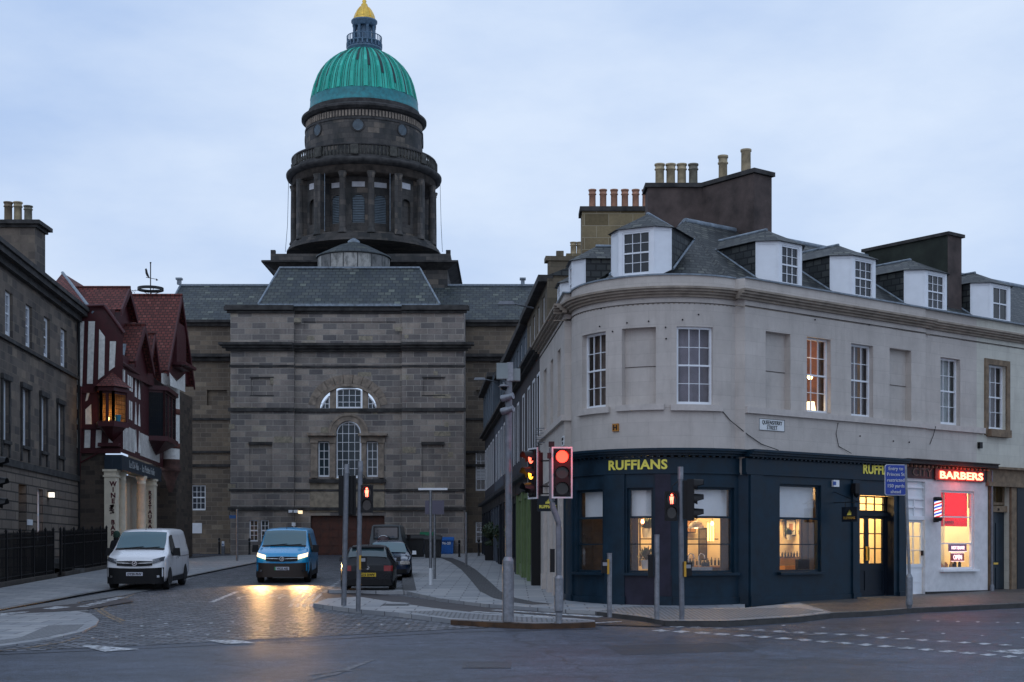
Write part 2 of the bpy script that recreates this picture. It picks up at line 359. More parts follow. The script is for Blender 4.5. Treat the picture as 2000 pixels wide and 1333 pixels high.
CREAM = creammat('cream_painted_stone', (.54, .49, .445))
CREAML = creammat('pale_painted_stone', (.60, .58, .50))
def coppermat():
    m, t, p = newmat('verdigris_copper'); p.inputs['Roughness'].default_value = .55
    tcn = N(t, 'ShaderNodeTexCoord'); mp_ = N(t, 'ShaderNodeMapping'); mp_.inputs['Scale'].default_value = (1.6, .18, 1); t.links.new(tcn.outputs['UV'], mp_.inputs['Vector'])
    n1 = N(t, 'ShaderNodeTexNoise', Scale=1.6, Detail=6.0, Roughness=.6); t.links.new(mp_.outputs[0], n1.inputs['Vector'])
    c = ramp(t, n1.outputs['Fac'], [(.28, (.010, .12, .10)), (.40, (.015, .33, .25)), (.58, (.025, .50, .37)), (.72, (.10, .56, .44))])
    t.links.new(c, p.inputs['Base Color']); return m
COPPER = coppermat(); COPPERB = simple('blue_verdigris', (.018, .20, .22), .5, var=.25); CDARK = simple('dark_copper_streak', (.008, .035, .035), .6, var=.3)
# ------------------------------------------------------------------ shared makers
def sash(f, u0, u1, v0, v1, n, parent, cols=3, rows=4, frame=WHITEP, glass=GLD, fw=.055, bar=.022, meet=True, name='window', back=None, bd=.25):
    m = MB()
    bar *= .75; m.ub(f, u0, u0 + fw, v0, v1, n - .06, n); m.ub(f, u1 - fw, u1, v0, v1, n - .06, n)
    m.ub(f, u0 + fw, u1 - fw, v1 - fw, v1, n - .06, n); m.ub(f, u0 + fw, u1 - fw, v0, v0 + fw * 1.5, n - .06, n)
    a, b, c, d = u0 + fw, u1 - fw, v0 + fw * 1.5, v1 - fw
    for i in range(1, cols): x = a + (b - a) * i / cols; m.ub(f, x - bar / 2, x + bar / 2, c, d, n - .05, n - .012)
    for j in range(1, rows):
        y = c + (d - c) * j / rows; h = bar * (1.35 if (meet and j * 2 == rows) else .5)
        m.ub(f, a, b, y - h, y + h, n - .055, n - (.004 if meet and j * 2 == rows else .014))
    o = m.build(name, frame, parent)
    g = MB(); kk_ = max(1, int((b - a) / f.seg) + 1); g.grid([[f(a + (b - a) * i_ / kk_, y_, n - .04) for i_ in range(kk_ + 1)] for y_ in (c, d)], smooth=False); g.build('pane', glass, o)
    if back:
        k = MB(); nn = 26
        k.grid([[f(u0 - .5 + (u1 - u0 + 1.3) * i / nn, y, n - bd + .025 * math.sin(i * 1.9)) for i in range(nn + 1)] for y in (v0 - .1, v1 + .1)]); k.build('curtain', back, o)
    return o
def text(f, s, u, v, n, h, parent, mat, name='lettering', align='CENTER', bold=0.0, ws=1.0, depth=.012, flip=1, rot=None, fit=None):
    cu = bpy.data.curves.new('t', 'FONT'); cu.body = s; cu.size = h / .70; cu.align_x = align; cu.extrude = depth / 2; cu.offset = bold; cu.resolution_u = 3; cu.space_character = 1.0 + bold * 4
    ob = bpy.data.objects.new('t', cu); COL.objects.link(ob)
    dg = bpy.context.evaluated_depsgraph_get(); me = ob.evaluated_get(dg).to_mesh(); mb = MB()
    vs = [Vector(x.co) for x in me.vertices]
    if fit: ws = fit / (max(q.x for q in vs) - min(q.x for q in vs))
    for p in me.polygons:
        mb.face([f(u + flip * vs[i].x * ws, v + vs[i].y, n + vs[i].z) for i in p.vertices])
    ob.evaluated_get(dg).to_mesh_clear(); bpy.data.objects.remove(ob); bpy.data.curves.remove(cu)
    return mb.build(name, mat, parent)
def lamp(name, loc, energy, color, size=.2, kind='POINT', rot=None, spot=None):
    l = bpy.data.lights.new(name, kind); l.energy = energy; l.color = color
    if kind == 'AREA': l.size = size
    else: l.shadow_soft_size = size
    if spot: l.spot_size = spot; l.spot_blend = .6
    o = bpy.data.objects.new(name, l); COL.objects.link(o); o.location = loc
    if rot: o.rotation_euler = rot
    return o
def pot(c, r, h, mat, parent):
    MB().lathe(c, [(r * .95, 0), (r * .92, h * .72), (r * 1.12, h * .74), (r * 1.12, h * .78), (r * .95, h * .80), (r * .97, h * .92), (r * 1.14, h * .93), (r * 1.14, h), (r * .8, h), (r * .78, h - .1)], 14).build('chimney_pot', mat, parent)
# ================================================================== GROUND
def asphalt():
    m, t, p = newmat('asphalt')
    tcn = N(t, 'ShaderNodeTexCoord'); n1 = N(t, 'ShaderNodeTexNoise', Scale=.35, Detail=8.0, Roughness=.6); t.links.new(tcn.outputs['Object'], n1.inputs['Vector'])
    n2 = N(t, 'ShaderNodeTexNoise', Scale=55.0, Detail=3.0); t.links.new(tcn.outputs['Object'], n2.inputs['Vector'])
    c = ramp(t, n1.outputs['Fac'], [(.3, (.031, .039, .056)), (.55, (.046, .056, .078)), (.7, (.062, .073, .098))])
    c = mixc(t, 1, c, ramp(t, n2.outputs['Fac'], [(.36, .30), (.64, 1.9)]), 'MULTIPLY')
    n3 = N(t, 'ShaderNodeTexNoise', Scale=14.0, Detail=4.0, Roughness=.7); t.links.new(tcn.outputs['Object'], n3.inputs['Vector']); c = mixc(t, 1, c, ramp(t, n3.outputs['Fac'], [(.35, .78), (.65, 1.25)]), 'MULTIPLY')
    mp_ = N(t, 'ShaderNodeMapping'); mp_.inputs['Scale'].default_value = (.12, 1.1, 1); mp_.inputs['Rotation'].default_value = (0, 0, R(8)); t.links.new(tcn.outputs['Object'], mp_.inputs['Vector']); n4 = N(t, 'ShaderNodeTexNoise', Scale=1.0, Detail=3.0); t.links.new(mp_.outputs[0], n4.inputs['Vector']); c = mixc(t, 1, c, ramp(t, n4.outputs['Fac'], [(.35, .82), (.65, 1.18)]), 'MULTIPLY')
    n7 = N(t, 'ShaderNodeTexNoise', Scale=2.6, Detail=9.0, Roughness=.75); t.links.new(tcn.outputs['Object'], n7.inputs['Vector']); c = mixc(t, 1, c, ramp(t, n7.outputs['Fac'], [(.35, .62), (.65, 1.4)]), 'MULTIPLY')
    vo = N(t, 'ShaderNodeTexVoronoi', Scale=.22, feature='DISTANCE_TO_EDGE'); nw = N(t, 'ShaderNodeTexNoise', Scale=1.4, Detail=6.0); t.links.new(tcn.outputs['Object'], nw.inputs['Vector']); vm = N(t, 'ShaderNodeVectorMath', operation='SCALE'); vm.inputs['Scale'].default_value = 1.2; t.links.new(nw.outputs['Color'], vm.inputs[0]); va = N(t, 'ShaderNodeVectorMath', operation='ADD'); t.links.new(tcn.outputs['Object'], va.inputs[0]); t.links.new(vm.outputs[0], va.inputs[1]); t.links.new(va.outputs[0], vo.inputs['Vector'])
    c = mixc(t, ramp(t, vo.outputs['Distance'], [(0, .8), (.016, 0)]), c, (.018, .02, .025)); t.links.new(c, p.inputs['Base Color'])
    t.links.new(ramp(t, n1.outputs['Fac'], [(.3, .42), (.7, .62)]), p.inputs['Roughness'])
    bumpn(t, p, n2.outputs['Fac'], .8, .012); return m
ASPH = asphalt()
CYC = simple('worn_red_brown_asphalt', (.040, .032, .034), .6, var=.25, vs=1.5, bump=.3, bs=60)
SETT = brick('wet_granite_setts', .34, .21, [(0, (.044, .052, .070)), (.5, (.115, .126, .155)), (1, (.24, .25, .28))], (.008, .009, .012), .042, rough=.58, rlo=.32, bump=1.0, dist=.07, lump=1.0, stain=.3, stc=(.035, .04, .05), warp=.10)
FLAG = brick('grey_flagstones', .95, .62, [(0, (.25, .265, .285)), (.5, (.32, .33, .345)), (1, (.39, .39, .39))], (.09, .09, .10), .02, rough=.62, rlo=.42, bump=.4, dist=.01, stain=.35, stc=(.19, .20, .22), grain=.15, warp=.03)
FLAGD = brick('dark_worn_flagstones', 1.0, .6, [(0, (.075, .07, .068)), (1, (.12, .11, .10))], (.03, .03, .03), .015, rough=.6, rlo=.42, bump=.5, stain=.3, warp=.03)
TACT = brick('tactile_paving', .11, .11, [(0, (.22, .23, .25)), (1, (.29, .30, .31))], (.11, .115, .12), .022, rough=.7, bump=1.0, dist=.02, offset=0, stain=.25, stc=(.1, .1, .11))
KERB = brick('granite_kerb', .9, 3, [(0, (.15, .15, .155)), (1, (.23, .225, .22))], (.05, .05, .05), .02, rough=.7, stain=.3)
KERBB = simple('rust_stained_kerb', (.075, .038, .018), .85, var=.4, vs=3, bump=.3)
CHAN = brick('dark_sett_channel', .2, .1, [(0, (.05, .05, .055)), (1, (.10, .10, .105))], (.02, .02, .022), .02, rough=.6, bump=.8, stain=0)
def paint(name, c, wear):
    m, t, p = newmat(name); p.inputs['Roughness'].default_value = .6
    tcn = N(t, 'ShaderNodeTexCoord'); n = N(t, 'ShaderNodeTexNoise', Scale=7.0, Detail=8.0, Roughness=.75); t.links.new(tcn.outputs['Object'], n.inputs['Vector'])
    t.links.new(mixc(t, ramp(t, n.outputs['Fac'], [(wear - .04, 0), (wear + .06, 1)]), (.07, .07, .078), c), p.inputs['Base Color']); return m
PWHITE = paint('worn_white_road_paint', (.50, .52, .54), .47)
PYEL = paint('worn_yellow_road_paint', (.34, .22, .10), .50)
def struct(name, mb, mat, label): return tag(mb.build(name, mat), label, None, None, 'structure')
def pz(p, h=0): return Vector((p[0], p[1], gz(p[0], p[1]) + h))
def sheet(pts, h, th=0):                         # polygon in ground px -> mesh; th = visible edge height
    P = [gp(*q) if len(q) == 2 else Vector((q[0], q[1], 0)) for q in pts]; P = [pz(p, h) for p in P]
    m = MB(); m.face(P)
    if th:
        for a, b in zip(P, P[1:] + P[:1]): m.face([a - Vector((0, 0, th)), b - Vector((0, 0, th)), b, a])
    return m
def strip(a, b, wd, h, mb=None):                 # thin painted strip between two ground points
    mb = mb or MB(); a = Vector((a[0], a[1], 0)); b = Vector((b[0], b[1], 0)); d = (b - a).normalized(); q = Vector((-d.y, d.x, 0)) * wd / 2
    mb.face([pz(a - q, h), pz(b - q, h), pz(b + q, h), pz(a + q, h)]); return mb
def polyline(pts, wd, h):
    m = MB(); P = [gp(*q) for q in pts]; L = []
    for i, p in enumerate(P):
        d = (P[min(i + 1, len(P) - 1)] - P[max(i - 1, 0)]); d.z = 0; d.normalize(); q = Vector((-d.y, d.x, 0)) * wd / 2
        L.append([pz(p - q, h), pz(p + q, h)])
    m.grid(L, smooth=False); return m
g = MB()
for y0, y1 in ((-40, 110), (110, 600)):
    g.face([pz((-300, y0)), pz((300, y0)), pz((300, y1)), pz((-300, y1))])
struct('road', g, ASPH, 'dark grey asphalt carriageway across the foreground')
struct('repair_patch', sheet([(1180, 1262), (1420, 1256), (1475, 1272), (1215, 1280)], .003), simple('newer_asphalt_patch', (.030, .034, .044), .55, var=.3, vs=4, bump=.5, bs=60), 'darker rectangular repair patch in the asphalt')
jt = MB(); 
for q in ([(-50, 1281), (270, 1268), (520, 1255.5), (700, 1246), (900, 1235), (1170, 1229)],):
    P_ = [gp(*k) for k in q]
    for a_, b_ in zip(P_, P_[1:]):
        d_ = (b_ - a_); d_.z = 0; d_.normalize(); s_ = Vector((-d_.y, d_.x, 0)) * .035; jt.face([pz(a_ - s_, .005), pz(b_ - s_, .005), pz(b_ + s_, .005), pz(a_ + s_, .005)])
struct('tar_joint', jt, simple('black_tar_joint', (.014, .015, .018), .4, var=.3, vs=5), 'thin dark tar joints between asphalt lanes')
PH = .11
sett = sheet([(-400, 1300), (0, 1274), (270, 1262), (520, 1249), (700, 1240), (900, 1229), (1165, 1219), (1100, 1190), (860, 1160), (790, 1130), (760, 1095), (740, 1086.5), (470, 1084.5), (430, 1098), (330, 1130), (130, 1170), (-60, 1200)], .006)
struct('setts_road', sett, SETT, 'wet granite sett road running up the side street')
struct('apron_road', sheet([(-60, 1190), (150, 1163), (340, 1130), (480, 1099), (600, 1086), (330, 1084), (-300, 1120), (-300, 1190)], .008), SETT, 'setts continuing to the church wall')
# left footway and build-out
struct('left_footway', sheet([(-250, 1195), (0, 1152), (206, 1114), (330, 1097), (430, 1088), (520, 1084.5), (560, 1088), (485, 1103), (345, 1131), (170, 1161), (0, 1193), (-200, 1230)], PH * .5, .05), FLAG, 'pale flagged footway in front of the railings')
struct('cycle_lane', sheet([(-300, 1238), (0, 1195), (180, 1164), (345, 1134), (385, 1128), (330, 1146), (240, 1165), (150, 1178), (175, 1196), (60, 1201), (-30, 1208), (-300, 1260)], .02), TACT, 'pale worn cycle lane beneath the white van')
struct('cycle_lane', sheet([(-300, 1246), (0, 1199), (90, 1187), (245, 1172), (262, 1177), (165, 1193), (60, 1200), (-30, 1208), (-300, 1262)], .03), CYC, 'dark red-brown asphalt strip of cycle lane at lower left')
struct('left_island', sheet([(-300, 1262), (-30, 1209), (60, 1201), (150, 1197), (178, 1203), (193, 1214), (188, 1224), (160, 1238), (90, 1254), (0, 1267), (-300, 1300)], .045, .04), FLAG, 'flagged pavement build-out at lower left corner')
struct('left_tactile', sheet([(-200, 1282), (40, 1250), (95, 1226), (165, 1224), (150, 1236), (88, 1250), (0, 1263), (-200, 1290)], .049), TACT, 'tactile paving on the left build-out')
# right: refuge with poles, cycle track, big footway
struct('refuge', sheet([(612, 1187), (640, 1177), (700, 1173), (760, 1183), (850, 1197), (940, 1207), (1040, 1213), (1120, 1217), (1162, 1221), (1160, 1225), (1040, 1227.5), (880, 1219), (780, 1206), (700, 1199), (640, 1191)], PH, .11), FLAG, 'flagged refuge carrying the signal poles')
struct('refuge_tactile', sheet([(790, 1203), (860, 1203), (950, 1210), (1090, 1219), (1158, 1223), (1040, 1226), (885, 1217)], PH + .004), TACT, 'tactile paving at the crossing')
struct('refuge_kerb', polyline([(880, 1220.6), (960, 1224.5), (1040, 1228.2), (1120, 1227), (1161, 1225.5)], .13, PH + .008), KERBB, 'rust stained kerb top at the crossing')
kf = MB()
Pk = [gp(*q) for q in [(880, 1221.5), (960, 1226), (1040, 1229.5), (1120, 1228), (1163, 1226)]]
for a, b in zip(Pk, Pk[1:]): kf.face([pz(a, .0), pz(b, .0), pz(b, PH + .006), pz(a, PH + .006)])
struct('refuge_kerb_face', kf, KERBB, 'rust stained kerb face at the crossing')
struct('cycle_track', sheet([(628, 1160), (700, 1160), (790, 1166), (860, 1176), (950, 1188), (1060, 1196), (1160, 1202), (1300, 1218), (1290, 1226), (1165, 1222), (1040, 1214), (940, 1208), (850, 1198), (760, 1184), (700, 1175), (640, 1177)], .02), CYC, 'dark cycle track passing behind the refuge')
struct('parking_bay', sheet([(660, 1158), (800, 1162), (786, 1120), (772, 1092), (735, 1092), (700, 1120)], .012), SETT, 'sett paved parking bay')
struct('right_footway', sheet([(795, 1162), (700, 1160), (640, 1160), (652, 1157), (806, 1159), (800, 1130), (792, 1105), (776, 1090), (800, 1086), (960, 1083), (1005, 1100), (1120, 1158), (1400, 1170), (1455, 1176), (1455, 1196), (1560, 1185), (1625, 1205), (1560, 1213), (1420, 1222.5), (1300, 1222), (1260, 1214), (1165, 1203), (1060, 1196.5), (950, 1188), (860, 1177)], PH, .11), FLAG, 'wide flagged footway on the right of the side street')
struct('corner_paving', sheet([(1400, 1165), (1455, 1176), (1500, 1180), (1660, 1166), (2000, 1150), (2500, 1120), (2600, 1150), (2000, 1184), (1780, 1195), (1690, 1202), (1622, 1205.5), (1552, 1188)], PH - .004, .1), FLAGD, 'darker worn paving in front of the shops')
struct('corner_tactile', sheet([(1170, 1202), (1240, 1193), (1400, 1198), (1560, 1196), (1610, 1204), (1555, 1211), (1420, 1220), (1300, 1220), (1262, 1212)], PH + .004), TACT, 'tactile paving round the corner kerb')
struct('right_kerb', polyline([(1165, 1203.5), (1260, 1214.5), (1300, 1222.5), (1420, 1223), (1560, 1214), (1625, 1206.3), (1700, 1203), (1780, 1196.5), (2000, 1186), (2300, 1172)], .16, PH + .007), KERB, 'granite kerb round the corner pavement')
kf = MB(); Pk = [gp(*q) for q in [(1165, 1204.5), (1260, 1216), (1300, 1224), (1420, 1225), (1560, 1216), (1625, 1208), (1700, 1204.5), (1780, 1198), (2000, 1187.5), (2300, 1173)]]
for a, b in zip(Pk, Pk[1:]): kf.face([pz(a, 0), pz(b, 0), pz(b, PH + .003), pz(a, PH + .003)])
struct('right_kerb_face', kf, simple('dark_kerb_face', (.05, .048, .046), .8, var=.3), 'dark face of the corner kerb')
struct('sett_channel', polyline([(872, 1094), (893, 1103), (915, 1118), (935, 1138), (957, 1162), (985, 1176), (1020, 1184), (1060, 1189)], .62, PH + .004), CHAN, 'dark curved drainage channel crossing the footway')
struct('bay_kerb', polyline([(800, 1161), (796, 1130), (789, 1108), (776, 1092)], .42, PH + .005), CHAN, 'dark kerb strip beside the parked cars')
struct('left_kerb', polyline([(560, 1088), (485, 1103.5), (345, 1132), (170, 1162), (0, 1194), (-200, 1231)], .22, .062), KERB, 'dark kerb of the left footway')
# markings
mk = MB()
def ppoly(mb, pts, h=.012): mb.face([pz(gp(*q), h) for q in pts])
ppoly(mk, [(155, 1262.5), (190, 1262), (272, 1269.5), (205, 1274.5)]); ppoly(mk, [(398, 1251), (470, 1252), (500, 1257.5), (440, 1259)])
for a, b, wd in (((413, 1177.5), (462, 1157), .16), ((462, 1157), (632, 1158), .06), ((413, 1177.5), (612, 1179), .05)):
    strip(gp(*a), gp(*b), wd, .012, mk)
for i in range(9): a = gp(668 - i * 4.4, 1134 + i * 3.2); strip(a, a + Vector((-.05, -.45, 0)), .14, .012, mk)
for k in range(4):                               # white lines of the cycle approach
    x = 584 + k * 13; strip(gp(x + 6, 1160), gp(x - 14, 1177), .10, .012, mk); strip(gp(x - 13, 1180), gp(x - 18, 1187), .10, .012, mk)
for cxx in (487, 566):                             # bicycle symbol: wheels and frame
    c0 = gp(cxx, 1167.5)
    for q in range(14):
        a0, a1 = 2 * math.pi * q / 14, 2 * math.pi * (q + 1) / 14
        strip(c0 + Vector((.28 * math.cos(a0), 1.0 * math.sin(a0), 0)), c0 + Vector((.28 * math.cos(a1), 1.0 * math.sin(a1), 0)), .09, .012, mk)
a, b = gp(487, 1167.5), gp(566, 1167.5)
for p_, q_ in ((a, a + Vector((.5, 1.2, 0))), (a + Vector((.5, 1.2, 0)), b + Vector((-.4, 1.2, 0))), (a + Vector((.5, 1.2, 0)), (a + b) / 2), ((a + b) / 2, b + Vector((-.4, 1.3, 0))), (b, b + Vector((-.5, 1.5, 0)))): strip(p_, q_, .11, .012, mk)
for (x0, x1, y) in ((1355, 1385, 1226), ):
    pass
for i in range(17):                              # dashed crossing lines, far row
    t_ = i / 16; x = 1322 + 640 * t_; y = 1224.5 + 30 * t_ ** 1.12 + (6 * t_ if t_ > .6 else 2.5 * t_)
    ppoly(mk, [(x - 15, y), (x + 2, y - 1.5), (x + 16, y + .4), (x, y + 2)], .006)
for i in range(19):
    t_ = i / 18; x = 1290 + 720 * t_; y = 1232.5 + 54 * t_ ** 1.15
    ppoly(mk, [(x - 18, y - .2), (x + 2, y - 2.2), (x + 19, y + .4), (x, y + 2.4)], .006)
for q in ([(915, 1197), (930, 1196), (1095, 1207), (1085, 1209)], [(955, 1194), (972, 1193), (1180, 1206), (1170, 1208.5)], [(890, 1197.5), (902, 1196.6), (1030, 1211.5), (1018, 1212.5)], [(740, 1176), (800, 1180), (790, 1182), (735, 1178)], [(800, 1186), (862, 1191), (850, 1192.5), (806, 1188)], [(1150, 1219), (1215, 1215.5), (1214, 1217), (1152, 1220.5)]): ppoly(mk, q, .026)
for (x, y) in [(324, 1219), (368, 1221), (412, 1218), (455, 1216), (277, 1224), (328, 1240), (278, 1243), (372, 1235), (180, 1247), (228, 1245), (446, 1234), (310, 1211), (405, 1241), (700, 1222), (745, 1221), (795, 1220)]:
    ppoly(mk, [(x - 5, y), (x, y - 1.4), (x + 5, y), (x, y + 1.4)])
for i in range(7):
    ppoly(mk, [(1793 + 39 * i - 5, 1213 + i * .8), (1793 + 39 * i, 1212 + i * .8), (1798 + 39 * i, 1213 + i * .8), (1793 + 39 * i, 1214.2 + i * .8)], .006)
    ppoly(mk, [(1530 + 78 * i - 5, 1222 + i * 4), (1530 + 78 * i, 1221 + i * 4), (1535 + 78 * i, 1222 + i * 4), (1530 + 78 * i, 1223.4 + i * 4)], .006)
ppoly(mk, [(1925, 1272), (2000, 1269), (2060, 1274), (1990, 1279)], .006)
ppoly(mk, [(82, 1192), (110, 1187), (140, 1188.5), (105, 1193)], .036); ppoly(mk, [(0, 1201), (58, 1197), (50, 1199.5), (0, 1206)], .036)
struct('road_markings', mk, PWHITE, 'worn white painted road markings')
fm = MB()
for q in ([(585, 1333), (660, 1318), (735, 1289), (722, 1290), (645, 1315)], [(600, 1320), (690, 1311), (688, 1309.5), (600, 1318)], [(1350, 1224), (1350, 1226), (1600, 1242), (1605, 1240)]): ppoly(fm, q, .006)
struct('ghost_marking', fm, paint('nearly_worn_off_paint', (.16, .165, .18), .5), 'nearly worn away road marking in the foreground')
ym = polyline([(250, 1160), (205, 1178), (186, 1190), (205, 1203), (235, 1216), (238, 1219)], .09, .012); struct('yellow_line', ym, PYEL, 'faint yellow line curving round the left build-out')
ym = polyline([(262, 1161), (218, 1180), (198, 1191), (216, 1203), (243, 1214)], .09, .012); struct('yellow_line', ym, PYEL, 'second faint yellow line curving round the left build-out')
ym = polyline([(-50, 1277), (60, 1266), (120, 1256), (155, 1246)], .09, .012); struct('yellow_line', ym, PYEL, 'faint yellow line along the lower left kerb')
wl = MB()
for i in range(7): t_ = i / 7; strip(gp(160 + 78 * t_, 1188 - 19 * t_), gp(168 + 78 * t_, 1186 - 19 * t_), .3, .034, wl)
struct('white_kerb_dashes', wl, PWHITE, 'white dashes edging the cycle lane on the left')
def cover(px, py, wd, dp, h, label, mat):
    c = gp(px, py); m = MB(); fz = Fr((c.x - wd / 2, c.y), (1, 0))
    zc = gz(c.x, c.y) + h
    for a, b, c1, d in ((0, wd, 0, .07), (0, wd, dp - .07, dp), (0, .07, .07, dp - .07), (wd - .07, wd, .07, dp - .07), (.09, wd - .09, .09, dp - .09)):
        m.face([(c.x - wd / 2 + a, c.y + c1, zc + SL * c1), (c.x - wd / 2 + b, c.y + c1, zc + SL * c1), (c.x - wd / 2 + b, c.y + d, zc + SL * d), (c.x - wd / 2 + a, c.y + d, zc + SL * d)])
    return tag(m.build('manhole_cover', mat), label, 'manhole cover', 'covers set in the ground')
IRON = simple('cast_iron_cover', (.06, .065, .075), .5, metal=.4, var=.3, vs=20, bump=.8, bs=70)
cover(950, 1306, .78, 1.0, .006, 'grey iron manhole cover in the foreground asphalt', IRON)
cover(1120, 1180, .8, .9, PH + .008, 'rusty brown cover in the paving nearest the navy shop', KERBB)
cover(1110, 1173, .7, .8, PH + .008, 'grey inspection cover in the paving behind the rusty one', IRON)
cover(771, 1192, .7, .8, PH + .008, 'square cover in the refuge beside the pedestrian signal pole', IRON)
# ================================================================== CHURCH
D0 = 86.0; k0 = D0 / FPX
CH = thing('domed_church', 'sooty stone church with green copper dome closing the side street', 'church', (X(678, D0), D0, SL * D0))
def zz(py, D=D0): return Z(py, D)
cf = Fr((0, D0), (1, 0))                         # u = world x, n toward camera
xx = lambda px, D=D0: X(px, D)
body = MB()
gl = SL * D0 - .3
# side bays (proud) and centre bay (recessed .35)
xa, xb, xc, xd = xx(450), xx(574), xx(785), xx(906)
sqL = (xx(490), xx(533), zz(772), zz(738)); niL = (xx(487), xx(531), zz(955), zz(865)); bw1 = (xx(487), xx(504), zz(1058), zz(1016)); bw2 = (xx(509), xx(525), zz(1058), zz(1016))
sqR = (xx(826), xx(868), zz(772), zz(738)); niR = (xx(824), xx(867), zz(953), zz(865))
wall(body, cf, xa, xb, gl, zz(670), [bw1, bw2], .10, 0, [sqL, niL]); wall(body, cf, xc, xd, gl, zz(670), [], .10, 0, [sqR, niR])
CB = -.35
gar = (xx(605), xx(750), gl, zz(1007)); vcs = (xx(655), xx(704), zz(933), zz(846) + xx(703) - xx(679.3) + .03); vl = (xx(620), xx(642), zz(931), zz(862)); vr = (xx(715), xx(737), zz(931), zz(862))
wall(body, cf, xb, xc, gl, zz(670), [gar, vcs, vl, vr, (xx(615), xx(742), zz(797), zz(748))], .3, CB)
for x in (xb, xc): body.face([cf(x, gl, 0), cf(x, zz(600), 0), cf(x, zz(600), CB), cf(x, gl, CB)])
for x in (xa, xd): body.face([cf(x, gl, 0), cf(x, gl, -4), cf(x, zz(600), -4), cf(x, zz(600), 0)])
wall(body, cf, xa, xb, zz(670), zz(600)); wall(body, cf, xc, xd, zz(670), zz(600)); wall(body, cf, xb, xc, zz(670), zz(600), [], .08, CB + .1, [(xx(592), xx(772), zz(648), zz(627))])
ob_wall = body.build('wall', S_ASH, CH)
# arched head of the venetian window and the lunette: masonry fillers
def archfill(mb, xc_, r, zs, x0, x1, z1, n, dep=.3, k=16):
    for i in range(k):
        a, b = math.pi * i / k, math.pi * (i + 1) / k
        p, q = (xc_ + r * math.cos(a), zs + r * math.sin(a)), (xc_ + r * math.cos(b), zs + r * math.sin(b))
        mb.face([cf(p[0], p[1], n), cf(p[0], z1, n), cf(q[0], z1, n), cf(q[0], q[1], n)], [(p[0], p[1]), (p[0], z1), (q[0], z1), (q[0], q[1])])
        mb.face([cf(p[0], p[1], n), cf(q[0], q[1], n), cf(q[0], q[1], n - dep), cf(p[0], p[1], n - dep)])
    for a, b in ((x0, xc_ - r), (xc_ + r, x1)):
        if b - a > .01: mb.face([cf(a, zs, n), cf(b, zs, n), cf(b, z1, n), cf(a, z1, n)])
def archring(mb, xc_, zs, r0, r1, n0, n1, a0=0, a1=math.pi, k=20, back=True):
    for i in range(k):
        a, b = a0 + (a1 - a0) * i / k, a0 + (a1 - a0) * (i + 1) / k
        P = [(xc_ + r * math.cos(t), zs + r * math.sin(t)) for t, r in ((a, r0), (a, r1), (b, r1), (b, r0))]
        mb.face([cf(x, z, n1) for x, z in P])
        mb.face([cf(*P[1], n1), cf(*P[1], n0), cf(*P[2], n0), cf(*P[2], n1)]); mb.face([cf(*P[0], n1), cf(*P[0], n0), cf(*P[3], n0), cf(*P[3], n1)])
fl = MB()
vx = xx(679.3); vr_ = xx(703) - vx
archfill(fl, vx, vr_ + .02, zz(846), xx(655), xx(704), zz(846) + vr_ + .03, CB)
body2 = MB()
lx, lr, lz = xx(678.5), xx(742) - xx(678.5), zz(797)
for i in range(24):                              # wall around the lunette arch (elliptic)
    a, b = math.pi * i / 24, math.pi * (i + 1) / 24; rv = zz(748) - lz
    P = [(lx + lr * math.cos(a), lz + rv * math.sin(a)), (lx + lr * math.cos(b), lz + rv * math.sin(b))]
    fl.face([cf(P[0][0], P[0][1], CB), cf(P[0][0], zz(748), CB), cf(P[1][0], zz(748), CB), cf(P[1][0], P[1][1], CB)])
    for (s0, s1, n1, tgt) in ((.88, 1.0, CB + .05, body2),):
        A = [(lx + lr * s * math.cos(t), lz + rv * s * math.sin(t)) for t, s in ((a, s0), (a, s1), (b, s1), (b, s0))]
        tgt.face([cf(*q, n1) for q in A]); tgt.face([cf(*A[0], n1), cf(*A[3], n1), cf(*A[3], n1 - .3), cf(*A[0], n1 - .3)]); tgt.face([cf(*A[1], n1), cf(*A[2], n1), cf(*A[2], n1 - .1), cf(*A[1], n1 - .1)])
    # voussoir fan joints
for i in range(1, 12):
    a = math.pi * i / 12
    for s0, s1 in ((1.02, 1.24),):
        w_ = .035
        body2.prism([cf(lx + lr * s * math.cos(a + d / (lr * s)), lz + (zz(748) - lz) * (s + .12 * (s > 1.1)) * math.sin(a + d / (lr * s)), CB + .002) for s, d in ((s0, -.28), (s1, -.33), (s1, .33), (s0, .28))], (0, -.02, 0))
body2.ub(cf, xx(642.5), xx(654.5), lz, zz(756), CB - .3, CB - .08); body2.ub(cf, xx(706), xx(717.5), lz, zz(756), CB - .3, CB - .08)
body2.ub(cf, xx(628), xx(730), zz(756), zz(748) - .03, CB - .32, CB - .1)
archring(body2, vx, zz(846), vr_ + .03, vr_ + .34, CB, CB + .10); archring(body2, vx, zz(846), vr_ + .34, vr_ + .48, CB, CB + .16)
fl.build('arch_masonry', S_ASH, CH)
